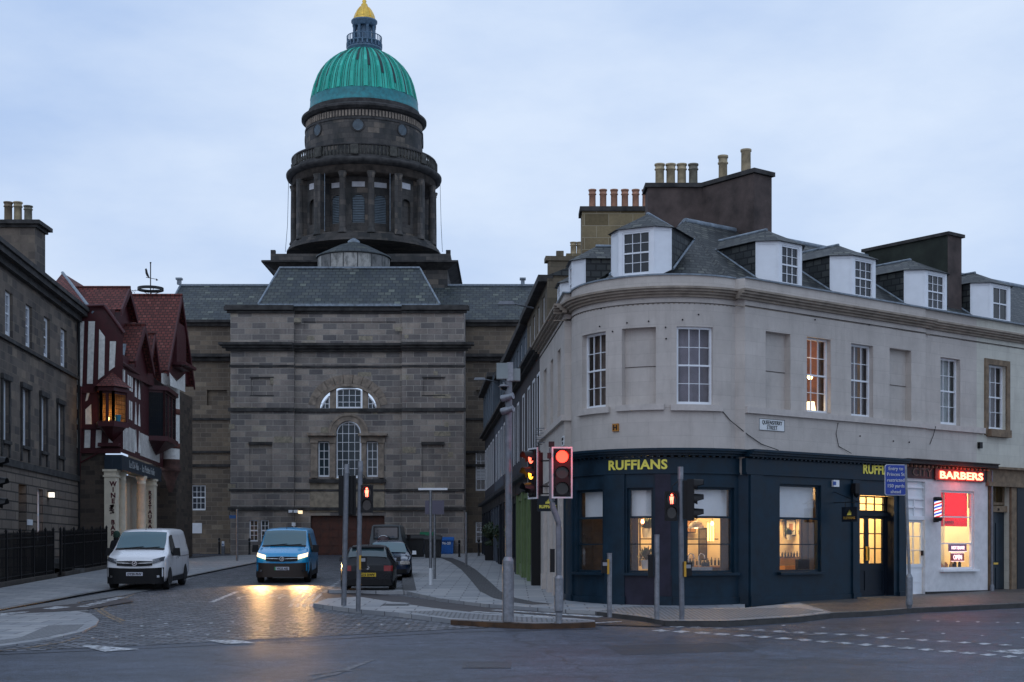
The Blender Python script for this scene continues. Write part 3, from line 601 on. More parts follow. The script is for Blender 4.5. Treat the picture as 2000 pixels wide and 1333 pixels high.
# venetian window dressings: pilasters, entablatures, sill, pale panel
body2.cut()
for a, b in ((606, 619), (643, 654), (705, 714), (738, 749)):
    body2.cut()
    body2.ub(cf, xx(a), xx(b), zz(933), zz(861), CB, CB + .14); body2.ub(cf, xx(a) - .04, xx(b) + .04, zz(865), zz(861), CB, CB + .2)
for a, b in ((605, 655), (704, 751)): body2.cut(); body2.ub(cf, xx(a), xx(b), zz(861), zz(849), CB, CB + .16); body2.ub(cf, xx(a) - .15, xx(b) + (.05 if a < 650 else .15), zz(851), zz(846.5), CB, CB + .42)
body2.build('window_dressings', S_TRIM, CH)
pp = MB(); pp.ub(cf, xx(604), xx(750), zz(1000), zz(943), CB, CB + .06); pp.cut(); pp.ub(cf, xx(504), xx(534), zz(959), zz(955.5), 0, .06); pp.cut(); pp.ub(cf, xx(819), xx(874), zz(959), zz(955), 0, .06); pp.build('pale_panel', S_PALE, CH)
pn = MB()
for a, b, c, d in ((535, 571, 865, 853), (447, 458, 838, 829), (445, 460, 953, 946), (848, 880, 852, 843), (868, 876, 834, 824), (786, 812, 885, 873), (875, 885, 893, 883), (458, 502, 799.5, 795.5), (846, 880, 778, 770), (698, 724, 734, 726), (625, 640, 845, 834), (847, 855, 733, 725), (793, 798, 742, 733), (528, 534, 750, 737), (700, 727, 664, 655.5), (598, 613, 663, 655.5), (574, 588, 630, 621), (772, 786, 647, 639), (790, 798, 661, 654), (728, 736, 808, 800), (876, 880, 874, 865), (452, 457, 787, 777), (444, 456, 960, 955)):
    n_ = CB if 574 < a < 785 else 0
    if c < 670: n_ = 0 if not 574 < a < 772 else CB + .1
    pn.cut(); pn.ub(cf, xx(a), xx(b), zz(c), zz(d), n_ - .02, n_ + .012)
pn.build('new_stone', simple('new_sandstone_block', (.27, .235, .175), .9, var=.3, vs=6), CH)
# strings and cornices
st = MB()
def band(y0, y1, pr, x0=450, x1=906, mb=None, full=False):
    mb = mb or st; a, b, c, d = xx(x0), xb, xc, xx(x1)
    if full: mb.ub(cf, a, d, zz(y1), zz(y0), -.3, pr); return
    mb.ub(cf, a - pr, b + .0, zz(y1), zz(y0), -.02, pr); mb.ub(cf, c, d + pr, zz(y1), zz(y0), -.02, pr); mb.ub(cf, b + .002, c - .002, zz(y1), zz(y0), CB - .02, CB + pr)
band(713, 717, .08); band(797, 804, .12); band(955.5, 960, .08); band(991, 997, .14)
band(681, 686, .25); band(676, 681, .45); band(671, 676, .62); band(608, 612, .18); band(600, 607, .34); band(597.5, 600, .28)
st.ub(cf, xx(603), xx(753), zz(943), zz(936), CB, CB + .22); st.ub(cf, xx(486), xx(532), zz(869), zz(863.5), 0, .10); st.ub(cf, xx(823), xx(868), zz(869), zz(863.5), 0, .10)
for o_ in (sqL, sqR):
    a, b, c, d = o_
    st.ub(cf, a - .06, b + .06, d, d + .06, 0, .03); st.ub(cf, a - .06, b + .06, c - .05, c, 0, .03)
st.build('cornice', S_COR, CH)
# windows
GLCH = glassm('church_blue_glass', (.018, .034, .044), .12, .4)
sash(cf, vl[0], vl[1], vl[2], vl[3], CB - .12, CH, 2, 4, glass=GLCH, fw=.07, bar=.05, meet=False); sash(cf, vr[0], vr[1], vr[2], vr[3], CB - .12, CH, 2, 4, glass=GLCH, fw=.07, bar=.05, meet=False)
def archwin(x0, x1, z0, zs, n, cols, rows, elliptic=None):
    m = MB(); xc_ = (x0 + x1) / 2; r = (x1 - x0) / 2; nn = n - .05
    m.ub(cf, x0, x0 + .07, z0, zs, nn, n); m.ub(cf, x1 - .07, x1, z0, zs, nn, n); m.ub(cf, x0 + .07, x1 - .07, z0, z0 + .12, nn, n)
    rv = elliptic or r
    for i in range(16):
        a, b = math.pi * i / 16, math.pi * (i + 1) / 16
        A = [(xc_ + (r - d) * math.cos(t), zs + (rv - d) * math.sin(t)) for t, d in ((a, .07), (a, 0), (b, 0), (b, .07))]
        m.face([cf(*q, n) for q in A])
    for i in range(1, cols):
        x = x0 + (x1 - x0) * i / cols; zt = zs + rv * math.sqrt(max(0, 1 - ((x - xc_) / r) ** 2)); m.ub(cf, x - .016, x + .016, z0, zt, nn, n - .01)
    H = zs - z0
    for j in range(1, int(rows) + 3):
        z = z0 + H * j / rows
        if z < zs + rv * .93:
            hw = r if z < zs else r * math.sqrt(max(0, 1 - ((z - zs) / rv) ** 2)); m.ub(cf, xc_ - hw, xc_ + hw, z - .015, z + .015, nn, n - .012)
    o = m.build('window', WHITEP, CH); g_ = MB()
    pts = [cf(x0 + .03, z0, n - .04), cf(x1 - .03, z0, n - .04)] + [cf(xc_ + (r - .03) * math.cos(math.pi * i / 16), zs + (rv - .03) * math.sin(math.pi * i / 16), n - .04) for i in range(17)]
    g_.face(pts); g_.build('pane', GLCH, o)
archwin(xx(655.5), xx(703), zz(932), zz(846), CB - .12, 4, 5)
archwin(xx(656), xx(704.5), zz(797), zz(763), CB - .15, 4, 2.6, elliptic=zz(757) - zz(763))
for s in (-1, 1):                                # quarter lights of the lunette
    xi, xo = vx + s * (xx(717.5) - vx), vx + s * (xx(734) - vx); m = MB(); n = CB - .15; zt = zz(772); zb = lz
    P = [(xi, zb), (xo, zb), (vx + s * (xx(727) - vx), zz(783)), (xi, zt)]
    for (p, q) in zip(P, P[1:] + P[:1]):
        d = Vector((q[0] - p[0], q[1] - p[1])); L = d.length; d.normalize(); nv = Vector((-d.y, d.x)) * .035
        m.prism([cf(p[0] + nv.x, p[1] + nv.y, n), cf(q[0] + nv.x, q[1] + nv.y, n), cf(q[0] - nv.x, q[1] - nv.y, n), cf(p[0] - nv.x, p[1] - nv.y, n)], (0, .05, 0))
    xm = (xi + xo) / 2; m.ub(cf, xm - .02, xm + .02, zb, zz(784), n - .04, n - .01); m.ub(cf, min(xi, xo), max(xi, xo), zz(788), zz(786.7), n - .04, n - .012)
    o = m.build('window', WHITEP, CH); MB().face([cf(x, z, n - .045) for x, z in P]).build('pane', GLCH, o)
for b_ in (bw1, bw2): sash(cf, *b_, -.1, CH, 2, 4, glass=GLCH, fw=.06, bar=.04)
# garage door
gd = MB(); gd.ub(cf, gar[0], gar[1], gl, gar[3], CB - .34, CB - .3); gdo = gd.build('garage_door', DOORW, CH); gp_ = MB()
for i in range(8):
    for j in range(5):
        a = gar[0] + .1 + i * (gar[1] - gar[0] - .1) / 8; c = SL * D0 + .1 + j * .5; gp_.ub(cf, a, a + .46, c, c + .4, CB - .3, CB - .27)
gp_.build('door_panels', DOORW, gdo)
# hipped slate roof over the central block
rf = MB(); e0, e1, zt0, zt1 = D0 - .1, D0 + 2.4, zz(595), Z(524, D0 + 2.4)
A = [Vector((X(504, e0), e0, zt0)), Vector((X(859, e0), e0, zt0)), Vector((X(820, e1), e1, zt1)), Vector((X(546, e1), e1, zt1))]
rf.face(A); bk = [Vector((A[1].x, D0 + 8, zt0)), Vector((A[0].x, D0 + 8, zt0))]; rf.face([A[1], bk[0], A[2]]); rf.face([A[0], A[3], bk[1]])
rf.face([A[2], bk[0], bk[1], A[3]]); rf.build('slate_roof', SLATEC, CH)
ld = MB(); ld.ub(cf, A[0].x, A[1].x, zt0 - .12, zt0 + .03, -.1, .12); ld.ub(Fr((0, e1), (1, 0)), A[3].x, A[2].x, zt1 - .03, zt1 + .08, -.15, .12)
ld.tube([A[1], A[2]], .06); ld.tube([A[0], A[3]], .06)
# wings
DW = 89.5; wf = Fr((0, DW), (1, 0)); xw = lambda p: X(p, DW); zw = lambda p: Z(p, DW)
wg = MB(); wl_, wr_ = xw(250), xw(1060)
low = (xw(374), xw(401.5), zw(997), zw(948)); rw1 = (xw(929), xw(949), zw(959), zw(880)); rw2 = (xw(929), xw(949), zw(1060), zw(1020))
wall(wg, wf, wl_, X(450, D0) + .5, gl, zw(627), [low], .2, 0, [(xw(404), xw(443), zw(792), zw(762))])
wg.cut(); wall(wg, wf, X(906, D0) - .5, wr_, gl, zw(627), [rw1, rw2], .2, 0, [(xw(930), xw(960), zw(792), zw(762))])
wg.build('wing_wall', S_WING, CH)
wc = MB()
for a, b in ((250, 452), (905, 1060)):
    wc.cut()
    for y0, y1, pr in ((627, 632, .5), (632, 638, .3), (693, 699, .55), (699, 706, .3), (817, 821, .1), (881, 885, .15), (907, 912, .14)):
        wc.cut(); wc.ub(wf, xw(a), xw(b), zw(y1), zw(y0), 0, pr)
wc.build('wing_cornice', S_COR, CH)
wr = MB(); yr = DW + 3.6
wr.face([(xw(318), DW - .3, zw(628)), (xw(1060), DW - .3, zw(628)), (X(1060, yr), yr, Z(558, yr)), (X(352, yr), yr, Z(558, yr))]); wr.face([(xw(318), DW - .3, zw(628)), (X(352, yr), yr, Z(558, yr)), (xw(318), DW + 8, zw(628))])
wr.build('wing_roof', SLATEC, CH)
ld.ub(Fr((0, yr), (1, 0)), X(352, yr), X(1060, yr), Z(559, yr), Z(555.5, yr), -.1, .1); ld.tube([(xw(318), DW - .3, zw(628)), (X(352, yr), yr, Z(558, yr))], .07)
for px in (350, 1021): ld.box((X(px, yr), yr, Z(556, yr)), (.25, .25, .3)); ld.box((X(px, yr), yr, Z(556, yr) + .3), (.4, .4, .12))
ld.build('lead_flashing', LEAD, CH)
sash(wf, *low, -.08, CH, 3, 4, glass=GLG, fw=.07, bar=.04, back=None)
o = sash(wf, *rw1, -.08, CH, 2, 4, glass=GLD, fw=.07, bar=.04); vt = MB()
for i in range(8): z = zw(937) + i * .088; vt.ub(wf, rw1[0] + .06, rw1[1] - .06, z, z + .06, -.1, -.04)
vt.build('vent_louvre', WHITEP, o)
sash(wf, *rw2, -.08, CH, 2, 4, glass=GLG, fw=.07, bar=.04)
wp = MB(); wp.ub(wf, xw(371), xw(394.5), zw(1042), zw(1022), 0, .05); wp.build('white_wall_board', WHITEP, CH)
# small rotunda behind the roof
DR = 90.6; rc = (X(691, DR), DR); k = DR / FPX; ro = MB()
ro.lathe((rc[0], rc[1], 0), [(70 * k, Z(540, DR)), (70 * k, Z(505, DR))], 40, cap=False)
ro.build('rotunda_wall', brick('rendered_rotunda', .9, 3, [(0, (.14, .14, .14)), (.5, (.34, .33, .30)), (1, (.42, .41, .38))], (.06, .06, .06), .04, stain=.8, stc=(.03, .035, .035), ssc=1.5), CH)
ro = MB(); ro.lathe((rc[0], rc[1], 0), [(73 * k, Z(506, DR)), (73 * k, Z(504, DR)), (50 * k, Z(492, DR)), (30 * k, Z(482, DR)), (8 * k, Z(474, DR))], 40); ro.build('rotunda_roof', SLATEC, CH)
ro = MB(); ro.lathe((rc[0], rc[1], 0), [(11 * k, Z(476, DR)), (12 * k, Z(472, DR)), (8 * k, Z(469, DR)), (3 * k, Z(466, DR))], 16); ro.build('rotunda_finial', LEAD, CH)
# podium
DPf = 92.5; pc = Vector((X(703.7, DPf), 98.5, 0)); hp = 176 * DPf / FPX; zp = lambda y: Z(y, DPf)
pd = MB(); pd.box((pc.x, pc.y, zp(640)), (2 * hp - .4, 2 * hp - .4, zp(519) - zp(640))); pd.box((pc.x, pc.y, zp(510)), (2 * hp, 2 * hp, zp(495) - zp(510))); pd.build('podium', S_DRK, CH)
pd = MB(); hc = 191.5 * DPf / FPX
pd.box((pc.x, pc.y, zp(514)), (2 * hc, 2 * hc, zp(510.5) - zp(514)))
z0, z1 = zp(546), zp(514)
for i in range(4):
    a = math.pi / 2 * i; ca, sa = round(math.cos(a)), round(math.sin(a))
    q = lambda x, y, z: (pc.x + x * ca - y * sa, pc.y + x * sa + y * ca, z)
    pd.face([q(-hp + .2, -hp + .2, zp(526)), q(hp - .2, -hp + .2, zp(526)), q(hc - .1, -hc + .1, z1), q(-hc + .1, -hc + .1, z1)])
    pd.box((pc.x + (hp - .15) * (1 if i % 2 else -1), pc.y + (hp - .15) * (1 if i > 1 else -1), zp(495)), (.3, .3, .25)); 
pd.build('podium_cornice', S_COR, CH)
# dome: everything in metres on the axis
DA = 98.5; ac = (X(711.5, DA), DA, 0); ka = DA / FPX; za = lambda y: Z(y, DA)
def rp(r): return r * ka
dm = MB(); dm.lathe(ac, [(rp(150), za(500)), (rp(150), za(497)), (rp(147), za(497)), (rp(147), za(492)), (rp(143), za(492)), (rp(143), za(487)), (rp(139), za(487)), (rp(139), za(482)), (rp(90), za(482))], 72, smooth=False); dm.build('colonnade_base', S_DRK, CH)
inner = MB(); ri = rp(106); fi = Cyl(ac, ri, .25); CIR = 2 * math.pi * ri
ops = []
def ang_u(f, deg): return f.r * (R(deg) % (2 * math.pi))
for kk in range(-4, 5):
    if kk in (-2, 2): continue
    a = -90 + 22.5 * kk; u = ang_u(fi, a % 360); ops.append((u - .43, u + .43, za(459), za(406)))
wall(inner, fi, 0, CIR, za(484), za(372), ops, .15)
inner.build('drum_inner_wall', S_DRK, CH)
LOUV = simple('grey_louvre', (.13, .17, .20), .6, var=.15)
whp = MB()
for (ua, ub_, va, vb) in ops:
    lv = MB(); um = (ua + ub_) / 2; k_ = 17
    for j in range(k_): z = va + (vb - va) * j / k_; lv.ub(Fr((fi(um, 0, -.1).x, fi(um, 0, -.1).y), (-math.sin(um / ri), math.cos(um / ri)), 1), -.4, .4, z, z + (vb - va) / k_ * .62, -.05, .04)
    lo = lv.build('louvred_opening', LOUV, CH)
    ar = MB()                                     # arched head filling top corners of the opening
    ffr = Fr((fi(um, 0, -.0).x, fi(um, 0, -.0).y), (-math.sin(um / ri), math.cos(um / ri)), 1)
    for i in range(8):
        a, b = math.pi * i / 8, math.pi * (i + 1) / 8; zs = vb - .43
        ar.face([ffr(.43 * math.cos(a), zs + .43 * math.sin(a), .01), ffr(.43 * math.cos(a), vb + .02, .01), ffr(.43 * math.cos(b), vb + .02, .01), ffr(.43 * math.cos(b), zs + .43 * math.sin(b), .01)])
    ar.build('arch_head', S_DRK, lo)
    whp.cut(); whp.ub(ffr, -.43, .43, za(392), za(382.5), -.02, .03)
# niche blocks on the diagonals
nb = MB(); nb2 = MB(); rn = rp(124)
for dg in (-135, -45, 45, 135):
    nb.cut(); whp.cut(); a = R(dg); f_ = Fr((ac[0] + rn * math.cos(a), ac[1] + rn * math.sin(a)), (-math.sin(a), math.cos(a)), 1)
    wall(nb, f_, -.85, .85, za(484), za(372), [], .2, 0, [(-.4, .4, za(459), za(411))])
    for s in (-1, 1): nb.face([f_(s * .85, za(484), 0), f_(s * .85, za(484), -1.2), f_(s * .85, za(372), -1.2), f_(s * .85, za(372), 0)])
    for i in range(8):
        p, q = math.pi * i / 8, math.pi * (i + 1) / 8; zs = za(411) - .4 + .0
        nb.face([f_(.4 * math.cos(p), zs + .4 * math.sin(p), .01), f_(.4 * math.cos(p), za(410.5), .01), f_(.4 * math.cos(q), za(410.5), .01), f_(.4 * math.cos(q), zs + .4 * math.sin(q), .01)])
    whp.ub(f_, -.38, .38, za(392), za(381), -.02, .03)
nb.build('niche_block', S_DRK, CH)
whp.build('white_panels', simple('faded_white_panel', (.60, .60, .62), .8, var=.1), CH)
for kk in range(16):                             # columns
    a = R(-90 + 11.25 + 22.5 * kk); rc_ = rp(136); m = MB()
    big = abs(((math.degrees(a) + 45) % 90) - 45) > 99
    r = .235
    m.lathe((ac[0] + rc_ * math.cos(a), ac[1] + rc_ * math.sin(a), 0), [(r * 1.35, za(485)), (r * 1.35, za(482)), (r * 1.15, za(480)), (r, za(477)), (r * .98, za(440)), (r * .88, za(381)), (r * 1.05, za(380)), (r * .95, za(378)), (r * 1.25, za(374)), (r * 1.3, za(371))], 12)
    m.build('column', S_DRK, CH)
for dg in (-135, -45, 45, 135):                  # heavy piers beside the niches
    for s in (-1, 1):
        a = R(dg + s * 12.2); m = MB(); m.box((ac[0] + rp(133) * math.cos(a), ac[1] + rp(133) * math.sin(a), za(484)), (.55, .55, za(371) - za(484)), rz=a); m.build('pier', S_DRK, CH)
en = MB(); en.lathe(ac, [(rp(100), za(372)), (rp(139), za(372)), (rp(139), za(357)), (rp(141), za(357))], 72, cap=False); en.build('entablature', simple('brown_frieze_stone', (.085, .068, .055), .9, var=.4, vs=2), CH)
en = MB(); en.lathe(ac, [(rp(141), za(358)), (rp(149.5), za(355)), (rp(151), za(351)), (rp(151), za(348)), (rp(141), za(344)), (rp(112), za(342))], 72, cap=False)
en.lathe(ac, [(rp(140), za(346)), (rp(140), za(340)), (rp(137), za(340))], 72, cap=False)
en.lathe(ac, [(rp(137), za(322)), (rp(141), za(322)), (rp(141), za(318.5)), (rp(136.5), za(318.5)), (rp(136.5), za(322))], 72, cap=False); en.build('gallery_cornice', S_COR, CH)
bl = MB()
for i in range(120):
    a = 2 * math.pi * i / 120
    if i % 10 in (0, 9): continue
    bl.lathe((ac[0] + rp(138.5) * math.cos(a), ac[1] + rp(138.5) * math.sin(a), 0), [(.05, za(340)), (.10, za(335)), (.045, za(328)), (.07, za(322))], 6, cap=False)
for i in range(12):
    a = R(30 * i - 1.5); bl.box((ac[0] + rp(138.5) * math.cos(a), ac[1] + rp(138.5) * math.sin(a), za(340)), (.3, .5, za(322) - za(340)), rz=a)
bl.build('balustrade', simple('weathered_balustrade_stone', (.075, .072, .062), .9, var=.4, vs=4), CH)
up = MB(); ru = rp(113.5); fu = Cyl(ac, ru, .2)
up.lathe(ac, [(ru, za(345)), (ru, za(262))], 96, cap=False)
up.build('drum_wall', S_DRK, CH)
for dg in range(-90, 270, 45):                   # round louvred windows
    a = R(dg); f_ = Fr((ac[0] + ru * math.cos(a), ac[1] + ru * math.sin(a)), (-math.sin(a), math.cos(a)), 1); m = MB(); zc = za(278); r0 = .36
    for i in range(20):
        p, q = 2 * math.pi * i / 20, 2 * math.pi * (i + 1) / 20
        for r1, r2, n1 in ((r0, r0 + .09, .05),):
            P = [f_(r * math.cos(t), zc + r * math.sin(t), n1) for t, r in ((p, r1), (p, r2), (q, r2), (q, r1))]; m.face(P)
            m.face([f_(r2 * math.cos(p), zc + r2 * math.sin(p), n1), f_(r2 * math.cos(p), zc + r2 * math.sin(p), -.1), f_(r2 * math.cos(q), zc + r2 * math.sin(q), -.1), f_(r2 * math.cos(q), zc + r2 * math.sin(q), n1)])
    o = m.build('round_window', S_COR, CH); m = MB()
    for j in range(9):
        z = -r0 + (j + .5) * 2 * r0 / 9; h_ = math.sqrt(r0 * r0 - z * z); m.ub(f_, -h_, h_, zc + z - .022, zc + z + .028, -.02, .035)
    m.build('louvres', LOUV, o)
en = MB(); en.lathe(ac, [(rp(113.5), za(266)), (rp(115), za(266)), (rp(115), za(262)), (rp(112), za(262)), (rp(112), za(247)), (rp(116), za(246)), (rp(121.5), za(242)), (rp(121.5), za(238)), (rp(117), za(236)), (rp(111), za(233)), (rp(109), za(232)), (rp(109), za(225)), (rp(100), za(224))], 96, smooth=False, cap=False); en.build('drum_cornice', S_COR, CH)
fz_ = MB()
for i in range(110):
    a = 2 * math.pi * i / 110; fz_.box((ac[0] + rp(112.6) * math.cos(a), ac[1] + rp(112.6) * math.sin(a), za(260)), (.06, .13, za(249) - za(260)), rz=a)
fz_.build('frieze_flutes', S_TRIM, CH)
DPF = [(107.5, 226), (107.5, 221), (106, 219), (105.2, 212), (103.5, 203), (102.5, 201), (99.5, 186), (95.8, 171), (90.5, 157), (84, 145.5), (75.5, 134), (66, 124.5), (52, 114), (42, 108.5), (34, 104.5), (24, 101)]
cu_ = MB(); prof = [(rp(r), za(y)) for r, y in DPF]
cu_.lathe(ac, prof[4:], 96); cu_.build('dome', COPPER, CH)
cu_ = MB(); cu_.lathe(ac, prof[:1] + prof[1:4] + [(rp(104.6), za(203))], 96, cap=False); cu_.lathe(ac, [(rp(104.3), za(203)), (rp(104.8), za(202)), (rp(103), za(201.5))], 96, cap=False); cu_.build('dome_base_band', COPPERB, CH)
def domepath(deg, off, i0=5, i1=14):
    a = R(deg); return [Vector((ac[0] + (r + off) * math.cos(a), ac[1] + (r + off) * math.sin(a), z)) for r, z in prof[i0:i1 + 1]]
rb = MB(); rbk = MB(); sm_ = MB()
for i in range(24):                              # flat ribs with rolled edges, dark run-off streaks between some
    a = 15 * i + 7.5
    L = [[p, q, q2, p2] for p, q, q2, p2 in zip(domepath(a - 1.9, .0), domepath(a - 1.8, .09), domepath(a + 1.8, .09), domepath(a + 1.9, .0))]
    rb.grid(L, smooth=False)
    for s in (-3.4, 3.4, -5.6, 5.6): 
        P = domepath(a + s, .0); sm_.tube(P, .026, 5)
rb.build('dome_ribs', COPPER, CH); sm_.build('dome_seams', simple('dark_green_seam', (.012, .17, .13), .6, var=.5), CH)
for i, (a, i0, i1) in enumerate([(-93.2, 9, 13), (-78.5, 8, 13), (-63, 7, 12), (-48.5, 6, 11), (-131, 7, 13), (-34, 5, 10), (-122, 10, 13), (-108, 11, 13), (-150, 6, 12), (-56, 11, 13), (60, 8, 13), (120, 8, 13)]):
    P, Q = domepath(a - 1.5, .045, i0, i1), domepath(a + 1.5, .045, i0, i1); rbk.cut(); rbk.grid([[p, q] for p, q in zip(P, Q)], smooth=False)
rbk.build('dark_streaks', CDARK, CH)
# lantern
ln = MB(); ln.lathe(ac, [(rp(30), za(106)), (rp(31), za(101)), (rp(34), za(99)), (rp(34.5), za(96)), (rp(31), za(95)), (rp(30), za(88)), (rp(34.5), za(87)), (rp(34.5), za(85)), (rp(22), za(84.5))], 40, cap=False)
ln.lathe(ac, [(rp(33.5), za(75)), (rp(34.5), za(75)), (rp(34.5), za(73.5)), (rp(33), za(73.5))], 40, cap=False)
for i in range(24):
    a = 2 * math.pi * i / 24; ln.box((ac[0] + rp(32) * math.cos(a), ac[1] + rp(32) * math.sin(a), za(95)), (.22, .1, za(87) - za(95)), rz=a)
for i in range(40):
    a = 2 * math.pi * i / 40; ln.box((ac[0] + rp(33.8) * math.cos(a), ac[1] + rp(33.8) * math.sin(a), za(85)), (.035, .045, za(75) - za(85)), rz=a)
ln.build('lantern_gallery', BLUEL, CH)
ln = MB(); ln.lathe(ac, [(rp(14.5), za(85)), (rp(14.5), za(53))], 24, cap=False)
for i in range(8):
    a = R(45 * i + 22.5); ln.lathe((ac[0] + rp(20) * math.cos(a), ac[1] + rp(20) * math.sin(a), 0), [(.14, za(85)), (.11, za(82)), (.10, za(56)), (.15, za(54))], 10)
ln.lathe(ac, [(rp(20), za(54)), (rp(23), za(53)), (rp(23), za(47)), (rp(25.5), za(45)), (rp(25.5), za(42)), (rp(20), za(40))], 40); ln.build('lantern', BLUEL, CH)
ln = MB(); ln.lathe(ac, [(rp(22), za(41)), (rp(22), za(38)), (rp(20), za(37)), (rp(19), za(32)), (rp(17), za(27)), (rp(13), za(20)), (rp(9), za(15)), (rp(6.5), za(13)), (rp(6.5), za(10)), (rp(5), za(8)), (rp(3), za(6)), (rp(4.5), za(3)), (rp(2.5), za(0)), (rp(4.5), za(-4)), (rp(2), za(-8)), (rp(.6), za(-26))], 32)
for i in range(8):
    a = R(45 * i); ln.tube([Vector((ac[0] + rp(r) * math.cos(a), ac[1] + rp(r) * math.sin(a), za(y))) for r, y in ((20.2, 37), (19.2, 32), (17.2, 27), (13.2, 20), (9.2, 15))], .035, 5)
ln.build('gold_cap', GOLD, CH)
cb = MB()
for s in (-1, 1):
    cb.tube([(ac[0] + s * rp(148), ac[1], za(355)), (ac[0] + s * rp(150), ac[1], za(440)), (ac[0] + s * rp(153), ac[1] - .3, za(494))], .018, 5)
    cb.tube([(ac[0] + s * rp(61), ac[1] - rp(125), za(372)), (ac[0] + s * rp(61), ac[1] - rp(125), za(480))], .02, 5)
cb.build('lightning_conductor', LEAD, CH)
# smoke wisp above the rotunda cap
# wall fittings of the church
ff = thing('wall_floodlight', 'cluster of pale floodlights and camera on church wall by the garage door', 'floodlight', cf(xx(582), zz(1005), 0), 0)
fb = MB(); fb.ub(cf, xx(581), xx(583), zz(1003), zz(997), CB, .3); fb.ub(cf, xx(566), xx(592), zz(1000), zz(999), .25, .32); fb.build('bracket', BLACKP, ff)
for a, b, m_ in ((566, 573, WHITEP), (576, 584, WHITEP)): MB().ub(cf, xx(a), xx(b), zz(1002), zz(997), .15, .5).build('lamp_head', m_, ff)
MB().ub(cf, xx(585), xx(592), zz(1004), zz(998), .2, .5).build('lamp_head', emit('dim_floodlight', (1, .75, .45), 1.2), ff)
bx = MB(); bx.ub(cf, xx(571), xx(578), zz(1028), zz(1021), .0, .25); bx.ub(cf, xx(573), xx(576), zz(1034), zz(1028), 0, .18); tag(bx.build('wall_camera', WHITEP), 'small white security camera on church wall below the floodlights', 'camera')
# ================================================================== CORNER BUILDING
Q = Fr((6.085, 37.15), (.791, .612), 1); RR = Fr((1.45, 39.4), (-.0665, .998), -1); BW = Bow((4.25, 39.33), 2.61, R(178.4), R(307.7)); PF = Fr((1.45, 39.4), (1, 0), 1)
G0 = .93; ZC = 9.55
CB_ = thing('corner_building', 'cream painted corner building with rounded front above navy shopfront', 'building', (4.25, 36.9, G0))
u18, u19 = Q.pu(1808), Q.pu(1912); HV = Q.pv(1576, 657.5); SB, ST = 6.03, 6.20
def opx(f, a, b, v0, v1, n=0): return (f.pu(a, n), f.pu(b, n), v0, v1)
bl1 = opx(Q, 1495.5, 1544, ST, Q.pv(1496, 646.5)); w1 = opx(Q, 1576, 1622.5, ST, HV); w2 = opx(Q, 1662.5, 1705.5, ST, Q.pv(1663, 670.5)); bl2 = opx(Q, 1737.5, 1780, ST, Q.pv(1738, 679.5))
w3 = opx(Q, 1841.5, 1880, ST, Q.pv(1842, 697)); w4 = opx(Q, 1933, 1969, Q.pv(1950, 839), Q.pv(1933, 711))
m = MB(); wall(m, Q, 0, u18, 5.0, ZC, [w1, w2], .2, 0, [bl1, bl2]); wall(m, Q, u18, u19, 5.0, ZC, [w3], .2, -.08)
m.face([Q(u18, 5, 0), Q(u18, ZC, 0), Q(u18, ZC, -.08), Q(u18, 5, -.08)])
bz = lambda px, py: BW.pv(px, py)
bL = opx(BW, 1137, 1183, bz(1150, 799), bz(1180, 647.5)); bB = opx(BW, 1214.5, 1281, bz(1250, 790), bz(1250, 640)); bC = opx(BW, 1321.5, 1392.5, bz(1350, 790.5), bz(1350, 638))
wall(m, BW, 0, BW.L, 5.0, ZC, [bL, bC], .2, 0, [bB])
e_ = BW(BW.L, 0); m.face([Vector((e_.x, e_.y, 1)), Vector((e_.x, e_.y, ZC)), Q(0, ZC), Q(0, 1)])
wall(m, PF, 0, .196, 1, ZC)
rb_ = [opx(RR, a, b, RR.pv(1092, 817), RR.pv(1094, 680)) for a, b in ((1089, 1094.8), (1075, 1080.3), (1062, 1067.5))]
rb_ = [(min(o[0], o[1]), max(o[0], o[1]), o[2], o[3]) for o in rb_]
wall(m, RR, 0, 7.95, .9, ZC, [], .25, 0, rb_)
m.build('wall', CREAM, CB_)
m = MB(); wall(m, Q, u19, 24, .9, ZC, [w4, (Q.pu(1940), Q.pu(1976), 1.1, Q.pv(1950, 936))], .2, -.08); nb_wall = m
# mouldings
def mould(mb, f, u0, u1, n=0, k=1):
    for z0, z1, pr in ((8.80, 8.825, .0), (8.985, 9.05, .08), (9.05, 9.11, .16), (9.11, 9.17, .24), (9.17, 9.225, .30)): mb.ub(f, u0 - pr * .0, u1, z0, z1, n - .05, n + pr)
m = MB(); mould(m, Q, -.3, u18 + .2); mould(m, Q, u18 + .21, 24, -.08); mould(m, BW, .0, BW.L); mould(m, RR, -.3, 7.95); mould(m, PF, -.3, .2)
m.build('cornice', simple('stained_cream_moulding', (.30, .25, .20), .8, var=.22, vs=3, bump=.2), CB_)
m = MB()
m.ub(Q, 0, u18, 8.83, 8.845, -.02, .022); m.ub(BW, 0, BW.L, 8.83, 8.845, -.02, .022); m.ub(RR, 0, 7.95, 8.83, 8.845, -.02, .022); m.ub(PF, 0, .2, 8.83, 8.845, -.02, .022); m.ub(Q, u18, 24, 8.83, 8.845, -.1, -.06)
m.build('string_line', simple('dark_joint', (.05, .04, .035), .9, var=0), CB_)
m = MB()
for f, a, b, n in ((Q, 0, u18, 0), (RR, 0, 7.95, 0)): m.ub(f, a, b, SB, ST, n - .05, n + .09)
m.ub(PF, -.09, .2, SB, ST, 0, .09); m.ub(Q, u18 + .002, Q.pu(1925), SB, ST, -.1, .01)
for f, a, b, z in ((BW, 1132, 1192, bL[2]), (BW, 1205, 1297, bB[2]), (BW, 1310, 1408, bC[2])): m.ub(f, f.pu(a), f.pu(b), z - .16, z - .002, -.1, .1)
m.build('sill_band', SILLM, CB_)
m = MB(); 
